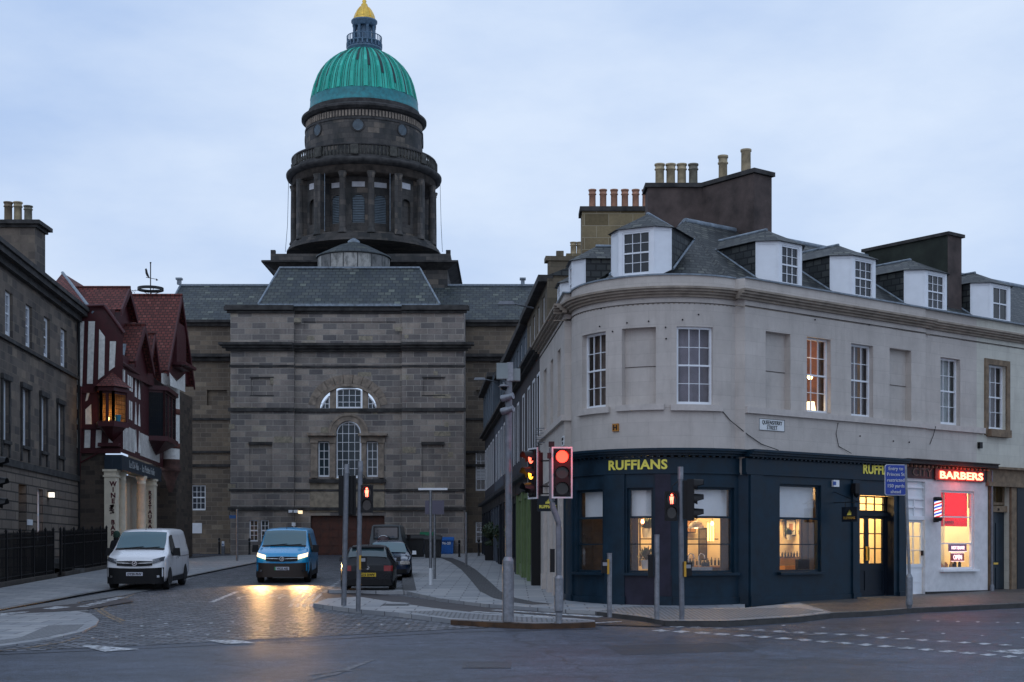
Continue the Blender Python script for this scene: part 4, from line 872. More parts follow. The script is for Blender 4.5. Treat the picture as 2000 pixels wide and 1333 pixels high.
for f, a, b, n in ((Q, 0, 24, .02), (RR, -.1, 7.95, .02)): m.ub(f, a, b, ZC - .0, ZC + .04, n - .45, n + .04)
m.ub(BW, 0, BW.L, ZC, ZC + .04, -.45, .04); m.build('lead_parapet_cap', LEAD, CB_)
# sashes
LITP = GLC
sash(BW, *bL, -.14, CB_, 3, 4, glass=GLC, back=simple('brown_curtain', (.13, .10, .085), .9, var=.3, vs=4), bd=.3)
sash(BW, *bC, -.08, CB_, 3, 4, glass=GLC, back=simple('mauve_curtain', (.20, .18, .21), .9, var=.15), bd=.25)
o = sash(Q, *w1, -.14, CB_, 3, 4, glass=GLC)
sash(Q, *w2, -.14, CB_, 3, 4, glass=GLC, back=CURTD); o3 = sash(Q, w3[0], w3[1], w3[2] + .02, w3[3], -.22, CB_, 3, 4, glass=GLC, back=CURT)
# lit upper room behind the sash
rm = MB(); a, b = w1[0] - .8, w1[1] + 1.6
rm.face([Q(a, 5.6, -2.2), Q(b, 5.6, -2.2), Q(b, 8.8, -2.2), Q(a, 8.8, -2.2)]); rm.face([Q(b, 5.6, -.25), Q(b, 8.8, -.25), Q(b, 8.8, -2.2), Q(b, 5.6, -2.2)]); rm.face([Q(a, 5.6, -.25), Q(a, 8.8, -.25), Q(a, 8.8, -2.2), Q(a, 5.6, -2.2)])
rm.face([Q(a, 8.8, -.25), Q(b, 8.8, -.25), Q(b, 8.8, -2.2), Q(a, 8.8, -2.2)]); rm.face([Q(a, 5.6, -.25), Q(b, 5.6, -.25), Q(b, 5.6, -2.2), Q(a, 5.6, -2.2)])
rm.build('upper_room', simple('amber_room_wall', (.42, .22, .07), .8, var=.3, vs=2), CB_)
tl = thing('table_lamp', 'lit table lamp standing in the upper window that glows amber', 'lamp', tuple(Q(w1[0] + .60, ST + .05, -.42)))
p_ = Q(w1[0] + .64, 0, -.42); MB().lathe((p_.x, p_.y, 0), [(.11, ST + .35), (.16, ST + .02)], 12).build('lamp_shade', emit('lit_shade', (1, .75, .4), 3), tl); MB().lathe((p_.x, p_.y, 0), [(.02, ST + .02), (.07, ST - .25)], 8).build('lamp_base', WOODD, tl)
m = MB(); uc_ = (w1[0] + w1[1]) / 2; m.grid([[Q(w1[0] + .92 + .9 * i / 16, y, -.42 + .03 * math.sin(i * 2.1)) for i in range(17)] for y in (5.9, 8.6)]); m.build('brown_drape', simple('brown_drape', (.16, .09, .055), .9, var=.3), CB_)  # drape added to keep the right part of the lit window dark
pw = Q(w1[0] + 1.36, 7.35, -1.05); MB().lathe((pw.x, pw.y, 7.35), [(.05, -.06), (.08, 0), (.05, .07)], 10).build('wall_bulb', E_WARM, CB_)
l_ = lamp('upper_room_light', tuple(Q(w1[0] + 1.2, 7.35, -1.0)), 42, (1, .60, .22), .1); l_.parent = CB_; l_.location -= Vector(CB_.location)
m = MB(); m.tube([BW(BW.pu(1400), BW.pv(1400, 792), .03), BW(BW.pu(1425), BW.pv(1425, 822), .03), Q(.1, Q.pv(1455, 850), .03), Q(.6, Q.pv(1485, 868), .03), Q(Q.pu(1515), Q.pv(1515, 880), .1)], .012, 5)
m.tube([Q(Q.pu(1636), Q.pv(1636, 826), .02), Q(Q.pu(1632), Q.pv(1632, 848), .02), Q(Q.pu(1637), Q.pv(1637, 872), .02), Q(Q.pu(1660), Q.pv(1660, 886), .05)], .01, 5)
m.tube([Q(Q.pu(1826), Q.pv(1826, 833), .03), Q(Q.pu(1826), Q.pv(1826, 850), -.05), Q(Q.pu(1819), Q.pv(1819, 868), -.05)], .01, 5)
m.build('cable', BLACKR, CB_)
m = MB()
for px, py in ((1364, 615), (1333, 625), (1300, 640), (1301, 662), (1267, 628), (1225, 631), (1197, 648), (1172, 638), (1175, 603), (1591, 625), (1697, 635), (1679, 852), (1744, 862), (1775, 864)):
    f = BW if px < 1450 else Q; m.cut(); q_ = f(f.pu(px), f.pv(px, py), .02); m.lathe((q_.x, q_.y, q_.z - .02), [(.004, 0), (.022, .012), (.022, .03), (.004, .045)], 7)
m.build('wall_anchor', BLACKR, CB_)
m = MB()
for f, o_ in ((BW, bB), (Q, bl1), (Q, bl2)): m.cut(); zq = (o_[2] + o_[3]) / 2; m.ub(f, o_[0], o_[1], zq - .008, zq + .008, -.2, -.19)
m.build('blind_window_joint', MATS['dark_joint'], CB_)
# ---- roof
P = Vector((5.09, 41.7, 12.1)); er = ZC + .0
m = MB(); ne, nr = -.40, -4.21
m.face([Q(-.05, er, ne), Q(24, er, ne), Q(24, 12.1, nr), P])
for i in range(16):
    a, b = BW.L * i / 16, BW.L * (i + 1) / 16; pa, pb = BW(a, er, ne), BW(b, er, ne); m.face([pa, pb, P], [(a, 0), (b, 0), ((a + b) / 2, 4.4)])
m.face([BW(BW.L, er, ne), Q(-.05, er, ne), P]); m.face([RR(-.3, er, ne), BW(0, er, ne), P])
m.face([RR(7.95, er, ne), RR(-.3, er, ne), P, RR(7.95, 12.1, -3.79)]); m.face([Q(24, 12.1, nr), Q(24, er, -8), Q(2, er, -8), P])
m.build('roof', SLATE, CB_)
m = MB(); m.tube([P, Q(24, 12.12, nr)], .09); m.tube([P, RR(7.95, 12.12, -3.79)], .09); m.build('ridge_lead', LEAD, CB_)
def dormer(f, uc, n0, wf_, cant, zb, zt, za_, L, cols=3, rows=4, curt=None, parent=None, gl_=GLD):
    parent = parent or CB_
    c = f(uc, 0, n0); t = Vector((f(uc + .05, 0, n0) - f(uc - .05, 0, n0))).normalized(); d = Fr((c.x, c.y), (t.x, t.y), 1)
    nn = f(uc, 0, n0 + .1) - f(uc, 0, n0)
    if d.N[0] * nn.x + d.N[1] * nn.y < 0: d = Fr((c.x, c.y), (t.x, t.y), -1)
    h = wf_ / 2; ow = h + cant * .72
    m = MB(); ws = wf_ * .78
    wall(m, d, -h, h, zb, zt, [(-ws / 2, ws / 2, zb + .12, zt - .1)], .08)
    for s in (-1, 1):
        A, B = (s * h, 0), (s * ow, -cant * .72)
        m.face([d(A[0], zb, A[1]), d(B[0], zb + .25, B[1]), d(B[0], zt, B[1]), d(A[0], zt, A[1])])
        q = lambda t_, z, o_: d(A[0] + (B[0] - A[0]) * t_ + s * .012 * o_, z, A[1] + (B[1] - A[1]) * t_ + .012 * o_)
        for t0, t1, z0, z1 in ((.06, .94, zt - .10, zt - .085), (.06, .1, zb + .3, zt - .1), (.9, .94, zb + .35, zt - .1)): m.face([q(t0, z0, 1), q(t1, z0, 1), q(t1, z1, 1), q(t0, z1, 1)])
    m.ub(d, -h - .02, h + .02, zb - .04, zb + .03, -.1, .05)
    o = m.build('dormer', WHITEP, parent)
    g_ = sash(d, -ws / 2, ws / 2, zb + .12, zt - .1, -.02, o, cols, rows, glass=gl_, fw=.045, bar=.02)
    for ch in list(g_.children): ch.parent = o           # keep three levels
    g_.name = 'window'
    m = MB()
    zr_ = lambda q: 9.55 + .685 * (q + .03); Lc = (zt - 9.55) / .685
    for s in (-1, 1): m.cut(); m.face([d(s * ow, zr_(cant * .72) - .05, -cant * .72), d(s * ow, zt, -cant * .72), d(s * ow, zt, -Lc)])
    m.build('slate_cheek', SLATE, o)
    m = MB(); e2 = .09; ro_ = ow + e2; bk_ = cant * .72
    E = [(-ro_, -bk_ + .02), (-h - e2 * .6, e2), (h + e2 * .6, e2), (ro_, -bk_ + .02)]; ap = (0, -ow * .95)
    zt2 = zt - .02
    for a, b in zip(E, E[1:]): m.face([d(a[0], zt2, a[1]), d(b[0], zt2, b[1]), d(ap[0], za_, ap[1])])
    for s in (-1, 1): m.face([d(s * ro_, zt2, -bk_ + .02), d(s * ro_, zt2, -L - .1), d(0, za_, -L - .9), d(0, za_, ap[1])])
    m.face([d(a[0], zt2 - .001, a[1]) for a in E] + [d(ro_, zt2 - .001, -L), d(-ro_, zt2 - .001, -L)])
    m.build('dormer_roof', SLATE, o)
    m = MB(); m.tube([d(0, za_ + .01, ap[1]), d(0, za_ + .01, -L - .8)], .05, 6)
    for s in (-1, 1): m.tube([d(s * (ow + .04), zr_(cant * .72), -cant * .7), d(s * (ow + .04), zt, -Lc)], .035, 6)
    m.build('dormer_lead', LEAD, o)
    return o
dormer(BW, BW.pu(1246, -.55), -.42, 1.0, .50, 9.56, 10.92, 11.45, 1.9)
for a, b, c_, r_ in ((1521, 1567, 3, 4), (1664, 1711, 3, 4), (1807, 1850, 3, 4), (1935, 1974, 2, 2)):
    ua, ub_ = Q.pu(a, -.45), Q.pu(b, -.45); dormer(Q, (ua + ub_) / 2, -.45, (ub_ - ua) * .97, .62, 9.57, 10.86, 11.35, 2.1, c_, r_)
dormer(RR, 2.0, -.38, .85, .5, 9.57, 10.8, 11.3, 2.0); dormer(RR, 5.4, -.38, .85, .5, 9.57, 10.8, 11.3, 2.0)
# chimney stacks
m = MB(); m.box((5.4, 44.45, 9.5), (2.4, .8, 13.68 - 9.5)); 
ang = math.atan2(.612, .791); c2 = Vector((6.81, 43.50)); m.box((c2.x, c2.y, 9.5), (.78, 2.3, 13.67 - 9.5), rz=ang); cs = m.build('chimney_stack', HARL, CB_)
m = MB(); m.box((5.4, 44.45, 13.68), (2.56, .96, .13)); m.box((c2.x, c2.y, 13.685), (.92, 2.46, .13), rz=ang); m.build('chimney_cap', S_COR, cs)
for px, mt in ((1288.5, BUFF), (1310, BUFF), (1331.5, BUFF), (1354, POTG)): pot((X(px, 44.4), 44.4, 13.8), .145, .70, mt, cs)
pot((X(1412, 44.3), 44.3, 13.75), .145, .98, BUFF, cs); m = MB().lathe((X(1457, 43.3), 43.3, 13.8), [(.15, 0), (.145, .76), (.17, .78), (.17, .84), (.1, .84)], 14).build('chimney_pot', BUFF, cs)
for px in (1157, 1178, 1199, 1220, 1241, 1261): pass
uA = Q.pu(1851, -1.1); DA_ = Q(uA, 0, -1.1).y; zt_ = Z(453, DA_); m = MB(); m.ub(Q, uA, uA + .72, 9.3, zt_ - .1, -4.3, -1.1); s2 = m.build('chimney_stack', HARLD, CB_); MB().ub(Q, uA - .06, uA + .8, zt_ - .1, zt_, -4.4, -1.02).build('chimney_cap', S_COR, s2)
m = MB(); m.ub(Q, uA + .001, uA + .719, 9.3, zt_ - .101, -1.101, -1.095); m.build('harled_end', HARL, s2)
# ---- navy shopfront
NF = .12; uD0, uD1 = Q.pu(1671, NF), Q.pu(1746, NF); uE = Q.pu(1762, NF)
sw4 = opx(Q, 1523, 1604, 1.86, Q.pv(1530, 946), NF); sw3b = Q.pu(1434, NF)
s1 = opx(BW, 1124.5, 1177, 1.86, BW.pv(1170, 956, NF), NF); s2_ = opx(BW, 1224.5, 1276, 1.86, BW.pv(1250, 953, NF), NF); s3 = opx(BW, 1340, 1434.5, 1.86, BW.pv(1400, 952, NF), NF)
sh = thing('navy_shopfront', 'navy shopfront with yellow lettering wrapping the ground floor of the rounded corner', 'shopfront', (4.25, 36.7, G0))
m = MB(); door = (uD0, uD1, 1.15, Q.pv(1675, 967, NF)); wall(m, Q, 0, uE, .7, 4.42, [sw4, door], .16, NF)
wall(m, BW, 0, BW.L, .7, 4.42, [s1, s2_, s3], .16, NF); e1 = BW(BW.L, 0, NF); m.face([Vector((e1.x, e1.y, .7)), Vector((e1.x, e1.y, 4.42)), Q(0, 4.42, NF), Q(0, .7, NF)])
m.face([PF(-.02, .9, NF), PF(.2, .9, NF), PF(.2, 4.42, NF), PF(-.02, 4.42, NF)]); m.face([PF(-.02, .9, NF), PF(-.02, 4.42, NF), PF(-.02, 4.42, -.7), PF(-.02, .9, -.7)])
m.face([Q(uE, .7, NF), Q(uE, 4.42, NF), Q(uE, 4.42, -.1), Q(uE, .7, -.1)])
m.build('shop_wall', NAVY, sh)
m = MB()
def allf(z0, z1, pr):
    m.ub(BW, 0, BW.L + .0, z0, z1, 0, pr); m.ub(Q, -.12, uE, z0, z1, 0, pr - .002); m.ub(PF, -.1 - pr * .3, .2, z0, z1, 0, pr)
allf(4.42, 4.47, NF + .06); allf(4.47, 4.84, NF + .03); allf(4.88, 4.94, NF + .16); allf(4.94, 5.0, NF + .26); allf(5.0, 5.06, NF + .32); m.build('fascia', NAVY, sh)
m = MB(); u = .1
while u < BW.L - .05: m.ub(BW, u, u + .07, 4.84, 4.88, 0, NF + .12); u += .17
u = .05
while u < uE: m.ub(Q, u, u + .07, 4.84, 4.88, 0, NF + .12); u += .17
m.build('dentils', NAVY, sh)
m = MB()
for f, a, b in ((BW, .0, BW.pu(1120, NF)), (BW, BW.pu(1182, NF), BW.pu(1221, NF)), (BW, BW.pu(1280, NF), BW.pu(1310, NF)), (Q, Q.pu(1457), Q.pu(1482)), (Q, Q.pu(1657), Q.pu(1670)), (Q, Q.pu(1747), Q.pu(1761))):
    m.cut(); m.ub(f, a, b, 1.25, 4.41, NF, NF + .05); m.ub(f, a - .02, b + .02, .72, 1.25, NF, NF + .09)
m.build('pilaster', NAVY, sh)
m = MB()
for f, a, b in ((BW, s2_[0] - .08, s2_[1] + .45), ): m.ub(f, a, b, .74, 1.80, NF, NF + .03)
m.ub(BW, BW.pu(1280, NF) + .002, BW.pu(1310, NF) - .002, 1.26, 4.40, NF + .051, NF + .056); m.build('mauve_panel', MAUVE, sh)
m = MB(); m.ub(BW, 0, s2_[0] - .09, .72, 1.22, NF, NF + .04); m.cut(); m.ub(BW, s2_[1] + .46, BW.L, .72, 1.22, NF, NF + .04); m.ub(Q, .0, Q.pu(1656), .72, 1.22, NF, NF + .04); m.build('plinth', NAVY, sh)
def shopwin(f, o_, n, parent, bars, mat=NAVY, blind=None, bw_=.05, name='shop_window'):
    a, b, c, d = o_; m = MB(); w_ = .06
    m.ub(f, a, a + w_, c, d, n - .08, n); m.ub(f, b - w_, b, c, d, n - .08, n); m.ub(f, a + w_, b - w_, d - w_, d, n - .08, n); m.ub(f, a + w_, b - w_, c, c + w_, n - .08, n)
    for z, t in bars: m.ub(f, a + w_, b - w_, z - t, z + t, n - .07, n - .01)
    m.ub(f, a - .08, b + .08, c - .07, c - .001, n - .05, n + .2)
    o = m.build(name, mat, parent); MB().ub(f, a + w_, b - w_, c + w_, d - w_, n - .045, n - .04).build('pane', GLC, o)
    if blind: MB().ub(f, a + .02, b - .02, blind, d, n - .20, n - .195).build('roller_blind', BLIND, o)
    return o
for f, o_ in ((BW, s1), (BW, s2_), (BW, s3), (Q, sw4)): shopwin(f, o_, NF - .08, sh, [(3.3, .028), (2.6, .014)], blind=3.31)
# double door
nD = NF - .28
m = MB(); m.ub(Q, uD0, uD1, 3.42, 3.52, nD - .05, nD + .08); m.ub(Q, uD0, uD0 + .07, 1.15, door[3], nD - .05, nD + .03); m.ub(Q, uD1 - .07, uD1, 1.15, door[3], nD - .05, nD + .03); m.build('door_frame', NAVY2, sh)
for a, b in ((uD0, uD0 + .002), (uD1 - .002, uD1)): MB().ub(Q, a, b, 1.1, door[3], nD, NF).build('door_reveal', NAVY2, sh)
sash(Q, uD0 + .07, uD1 - .07, 3.52, door[3], nD, sh, 4, 2, frame=NAVY2, glass=GLC, fw=.04, bar=.04, meet=False, name='transom_window')
um = (uD0 + uD1) / 2
for a, b in ((uD0 + .07, um), (um, uD1 - .07)):
    d_ = sash(Q, a, b, 1.95, 3.42, nD, sh, 2, 3, frame=NAVY2, glass=GLC, fw=.08, bar=.04, meet=False, name='door')
    m = MB(); m.ub(Q, a, b, 1.14, 1.95, nD - .055, nD - .02); m.ub(Q, a, b, 1.86, 1.95, nD - .02, nD); m.ub(Q, a, b, 1.14, 1.3, nD - .02, nD); m.ub(Q, a, a + .09, 1.3, 1.86, nD - .02, nD); m.ub(Q, b - .09, b, 1.3, 1.86, nD - .02, nD); m.build('door_panel', NAVY2, d_)
    m = MB(); m.ub(Q, b - .06 if a < um - .1 else a + .03, b - .03 if a < um - .1 else a + .06, 2.15, 2.55, nD, nD + .05); m.build('handle', GOLD, d_)
MB().ub(Q, uD0 + .32, uD0 + .52, 1.24, 1.34, nD, nD + .012).build('letter_plate', GOLD, sh)
text(Q, '21', uD0 + .42, 1.62, nD + .012, .07, sh, WHITEP, 'door_number')
MB().ub(Q, uD0 - .05, uD1 + .03, .95, 1.13, -.3, NF + .12).build('door_step', SAND, sh)
text(BW, 'RUFFIANS', (BW.pu(1190, NF) + BW.pu(1303, NF)) / 2, BW.pv(1246, 916.5, NF), NF + .04, .235, sh, YELLOWL, 'lettering', bold=.011, fit=BW.pu(1303, NF) - BW.pu(1190, NF))
text(Q, 'RUFFIANS', Q.pu(1683, NF), Q.pv(1700, 925.5, NF), NF + .04, .25, sh, YELLOWL, 'lettering', align='LEFT', bold=.011, fit=1.62)
# interior of the barber lounge
ip = [(1.72, 39.6), (1.72, 41.2), (6.26, 41.83), tuple(Q(9.05, 0, -3.6))[:2], tuple(Q(9.05, 0, -.3))[:2]]
m = MB()
for a, b in zip(ip, ip[1:]): m.face([(a[0], a[1], .95), (b[0], b[1], .95), (b[0], b[1], 4.4), (a[0], a[1], 4.4)])
m.build('inside_wall', CREAMW, sh)
fpts = [tuple(BW(BW.L * i / 10, 0, -.25))[:2] for i in range(11)] + [tuple(Q(8.0, 0, -.25))[:2], ip[4], ip[3], ip[2], ip[1], ip[0]]
m = MB(); m.face([(x, y, 1.0) for x, y in fpts]); m.build('inside_floor', WOODM, sh); m = MB(); m.face([(x, y, 4.4) for x, y in fpts]); m.build('inside_ceiling', CREAMW, sh)
def PB(px, D): return Vector((X(px, D), D, 0))
def insert(px0, px1, D, z0, z1, mat, name='folding_screen', d=.06):  # dark sheets added inside the windows to keep parts of them dark
    f = Fr((0, D), (1, 0)); m = MB(); a, b = X(px0, D), X(px1, D); m.ub(f, a, b, z0, z1, -d, 0); k = max(2, int((b - a) / .28))
    for i in range(k): u = a + (b - a) * i / k; m.ub(f, u + .04, u + (b - a) / k - .04, z0 + .1, (z0 + z1) / 2 - .05, 0, .02); m.ub(f, u + .04, u + (b - a) / k - .04, (z0 + z1) / 2 + .05, z1 - .1, 0, .02)
    return m.build(name, mat, None)
tag(insert(1108, 1178, 39.0, 1.0, 4.2, WOODD), 'dark panelled screen inside the leftmost shop window', 'screen'); tag(insert(1218, 1247, 38.6, 1.0, 4.2, WOODD), 'dark panelled screen inside the second shop window', 'screen')
tag(insert(1407, 1440, 39.0, 1.0, 4.2, WOODD), 'dark panelled screen inside the third shop window', 'screen'); 
pq = Fr(tuple(Q(0, 0, -1.4))[:2], (.791, .612), 1); a, b = pq.pu(1564), pq.pu(1612); m = MB(); m.ub(pq, a, b, 1.0, 4.2, -.06, 0)  # another added darkening sheet, set parallel to the street front
for i in range(4): u = a + (b - a) * i / 4; m.ub(pq, u + .05, u + (b - a) / 4 - .05, 1.2, 3.9, 0, .02)
tag(m.build('folding_screen', WOODD), 'dark panelled screen inside the shop window nearest the doors', 'screen')
def shelfunit(px0, px1, D, zs, label, mat=WOODD, items=True):
    t = thing('wall_shelf', label, 'shelf', (X(px0, D), D, 1.0)); f = Fr((0, D), (1, 0)); a, b = X(px0, D), X(px1, D)
    for z in zs: MB().ub(f, a, b, z, z + .03, -.18, .12).build('board', mat, t)
    MB().ub(f, a, a + .03, zs[0] - .2, zs[-1] + .2, -.18, .1).build('upright', mat, t)
    return f, a, b
random.seed(5)
BOT = simple('black_product_bottle', (.02, .02, .02), .25, var=0)
PLANT = simple('indoor_plant_leaf', (.03, .075, .022), .6, var=.3)
def bottles(f, a, b, z, n, label, group, h=.16):
    for i in range(n):
        u = a + (b - a) * (i + .5) / n; p = f(u, z, 0); hh = h * random.uniform(.6, 1.15)
        tag(MB().lathe((p.x, p.y, z), [(.03, 0), (.03, hh * .65), (.012, hh * .75), (.012, hh)], 8).build('bottle', BOT), label, 'bottle', group)
def plant(x, y, z, s, label):
    t = thing('potted_plant', label, 'plant', (x, y, z)); MB().lathe((x, y, z), [(.07 * s, 0), (.1 * s, .16 * s)], 10).build('pot', WHITEP, t); m = MB()
    for i in range(70):
        a = random.uniform(0, 6.28); e_ = random.uniform(.1, 1.4); L = s * random.uniform(.12, .3); q = Vector((x, y, z + .15 * s)); d = Vector((math.cos(a) * math.cos(e_), math.sin(a) * math.cos(e_), math.sin(e_))); w_ = d.cross(Vector((0, 0, 1))).normalized() * .03 * s
        m.face([q, q + d * L * .6 + w_, q + d * L, q + d * L * .6 - w_])
    m.build('leaves', PLANT, t)
f, a, b = shelfunit(1249, 1290, 40.3, (2.2, 2.75, 3.2), 'dark shelf on the back wall seen through the second window'); bottles(f, a, b, 2.23, 5, 'dark bottle on the lowest shelf behind the second window', 'bottles behind the second window'); bottles(f, a, b, 3.23, 4, 'dark bottle on the top shelf behind the second window', 'bottles on the top shelf behind the second window', .3)
plant(X(1262, 37.6), 37.6, 1.95, 1.5, 'leafy plant on the sill of the second shop window'); plant(X(1264, 40.1), 40.1, 2.8, 1.6, 'leafy plant on the middle shelf behind the second window')
f, a, b = shelfunit(1335, 1402, 41.0, (2.75,), 'black shelf across the back wall of the third window', BLACKP)
# third window: sink with taps, pendant dome lamps, amber tubes
pl = thing('pendant_lamp', 'pale dome pendant lamp hanging in the third shop window', 'lamp', (X(1360, 38.4), 38.4, 3.05)); MB().lathe((X(1360, 38.4), 38.4, 3.04), [(.22, 0), (.2, .08), (.13, .16), (.03, .2)], 20, cap=False).build('lamp_shade', WHITEP, pl); MB().tube([(X(1360, 38.4), 38.4, 3.24), (X(1360, 38.4), 38.4, 4.4)], .008, 5).build('cord', BLACKR, pl); MB().lathe((X(1360, 38.4), 38.4, 3.04), [(.05, .0), (.06, .05), (.03, .1)], 10).build('bulb', E_BULB, pl)
pl = thing('pendant_lamp', 'bare orange bulb pendant hanging at the right of the third window', 'lamp', (X(1391, 38.0), 38.0, 3.1)); MB().lathe((X(1391, 38.0), 38.0, 3.1), [(.03, .0), (.05, .05), (.03, .12)], 10).build('bulb', emit('orange_bulb', (1, .3, .12), 10), pl); MB().tube([(X(1391, 38.0), 38.0, 3.2), (X(1391, 38.0), 38.0, 4.4)], .006, 5).build('cord', BLACKR, pl)
pl = thing('pendant_lamp', 'bare orange bulb pendant hanging in the second shop window', 'lamp', (X(1255, 38.0), 38.0, 3.1)); MB().lathe((X(1255, 38.0), 38.0, 3.15), [(.03, .0), (.05, .05), (.03, .12)], 10).build('bulb', MATS['orange_bulb'], pl); MB().tube([(X(1255, 38.0), 38.0, 3.25), (X(1255, 38.0), 38.0, 4.4)], .006, 5).build('cord', BLACKR, pl)
tb = thing('tube_light', 'row of three amber light tubes on the wall of the third window', 'light', (X(1390, 39.2), 39.2, 2.4))
for i in range(3): xq = X(1383 + i * 5, 39.2); MB().tube([(xq, 39.2, 2.7), (xq, 39.2, 3.2)], .022, 8).build('tube', emit('amber_tube', (1, .55, .15), 4) if i == 0 else MATS['amber_tube'], tb)
sk = thing('wash_basin', 'steel basin with two curved taps in the third shop window', 'basin', (X(1362, 37.7), 37.7, 1.0)); xq = X(1362, 37.7); MB().box((xq, 37.7, 1.75), (.75, .35, .25)).build('basin', GALV, sk); MB().box((xq, 37.7, 1.0), (.7, .33, .75)).build('cabinet', WOODD, sk)
for d in (-.14, .14):
    MB().tube([(xq + d - .1, 37.7, 2.0), (xq + d - .1, 37.7, 2.28), (xq + d - .05, 37.7, 2.36), (xq + d + .03, 37.7, 2.33), (xq + d + .06, 37.7, 2.22)], .013, 6).build('tap', simple('chrome', (.7, .7, .7), .15, metal=1, var=0) if d < 0 else MATS['chrome'], sk)
def chair(x, y, label, rz=0):
    t = thing('barber_chair', label, 'chair', (x, y, 1.0), rz)
    MB().box((0, 0, .45), (.5, .5, .12)).build('seat', PLAST, t); MB().box((0, .25, .57), (.46, .1, .62)).build('backrest', PLAST, t); MB().lathe((0, 0, 0), [(.3, 0), (.28, .05), (.05, .07), (.05, .45)], 14).build('pedestal', GALV, t)
    for s in (-1, 1): MB().box((s * .27, .02, .57), (.06, .4, .18)).build('armrest', PLAST, t)
chair(X(1400, 38.4), 38.4, 'black barber chair behind the third shop window'); chair(X(1580, 39.8), 39.8, 'black barber chair behind the window nearest the doors', .6)
pq2 = Fr(tuple(Q(0, 0, -2.2))[:2], (.791, .612), 1)
t = thing('wall_shelf', 'timber shelf with bottles seen through the window nearest the doors', 'shelf', tuple(pq2(pq2.pu(1545), 2.2, 0)))
a, b = pq2.pu(1520), pq2.pu(1566); MB().ub(pq2, a, b, 1.2, 4.3, -.06, -.02).build('back_panel', CREAMW, t)
for z in (2.22, 3.42): MB().ub(pq2, a, b, z, z + .04, -.02, .2).build('board', WOODD, t)
MB().ub(pq2, a, b, 1.3, 2.0, -.02, .25).build('counter', WOODM, t); bottles(Fr(tuple(pq2(0, 0, .1))[:2], (.791, .612), 1), a, b, 2.26, 8, 'black bottle in the row on the timber shelf near the doors', 'row of black bottles on the timber shelf')
m = MB(); ua, ub_ = pq2.pu(1533), pq2.pu(1553); m.ub(pq2, ua, ub_, 2.85, 3.35, .0, .03); pf = m.build('picture_frame', BLACKP); tag(pf, 'black framed print on the wall inside the window nearest the doors', 'picture'); 
m = MB(); m.ub(pq2, ua + .04, ub_ - .04, 2.89, 3.31, .03, .034); m.build('print', WHITEP, pf)
m = MB(); m.ub(pq2, (ua + ub_) / 2 - .08, (ua + ub_) / 2 + .08, 3.0, 3.22, .034, .038); m.build('print_motif', TERRA, pf)
p = pq2(pq2.pu(1531), 0, .2); plant(p.x, p.y, 2.75, .9, 'small plant left of the framed print'); p = pq2(pq2.pu(1556), 0, .2); plant(p.x, p.y, 2.75, .9, 'small plant right of the framed print')
for i, (x, y, e_) in enumerate(((X(1262, 39.3), 39.3, 60), (X(1365, 39.6), 39.6, 75), tuple(Q(3.2, 0, -1.7))[:2] + (95,), tuple(Q(5.3, 0, -1.3))[:2] + (150,))):
    l_ = lamp('shop_ceiling_light', (x, y, 4.2), e_ * 1.6, (1, .62, .25), .25); l_.parent = sh; l_.location -= Vector(sh.location)
cb_ = thing('back_counter', 'dark timber counter behind the basin in the third window', 'counter', (X(1385, 41.2), 41.2, 1.0)); f = Fr((0, 41.2), (1, 0)); MB().ub(f, X(1335, 41.2), X(1440, 41.2), 1.0, 1.95, -.3, 0).build('cabinet', WOODD, cb_); MB().ub(f, X(1333, 41.2), X(1442, 41.2), 1.95, 2.0, -.32, .05).build('worktop', WOODM, cb_)
bottles(Fr((0, 41.1), (1, 0)), X(1337, 41), X(1437, 41), 2.01, 14, 'bottle in the long row on the counter behind the third window', 'bottles on the counter behind the third window', .22)
bottles(Fr((0, 37.75), (1, 0)), X(1342, 37.75), X(1356, 37.75), 2.01, 3, 'small bottle beside the curved taps', 'bottles by the basin taps', .2); bottles(Fr((0, 37.75), (1, 0)), X(1370, 37.75), X(1386, 37.75), 2.01, 4, 'small bottle on the right rim of the basin', 'bottles right of the basin taps', .16)
mr = thing('wall_mirror', 'tall dark framed mirror on the back wall of the third window', 'mirror', (X(1372, 41.6), 41.6, 2.1)); f = Fr((0, 41.5), (1, 0)); MB().ub(f, X(1364, 41.5), X(1381, 41.5), 2.15, 3.1, -.04, 0).build('frame', BLACKP, mr); MB().ub(f, X(1366, 41.5), X(1379, 41.5), 2.2, 3.05, 0, .005).build('mirror_glass', simple('mirror_grey', (.16, .14, .11), .2, var=.3), mr)
mr = thing('wall_cabinet', 'dark wall cabinet above the counter of the third window', 'cabinet', (X(1348, 41.6), 41.6, 2.9)); MB().ub(f, X(1338, 41.5), X(1358, 41.5), 2.95, 3.35, -.1, .1).build('body', WOODD, mr); MB().ub(f, X(1339, 41.5), X(1347.5, 41.5), 2.98, 3.32, .1, .12).build('door', WOODM, mr); MB().ub(f, X(1348.5, 41.5), X(1357, 41.5), 2.98, 3.32, .1, .12).build('door', WOODM, mr)
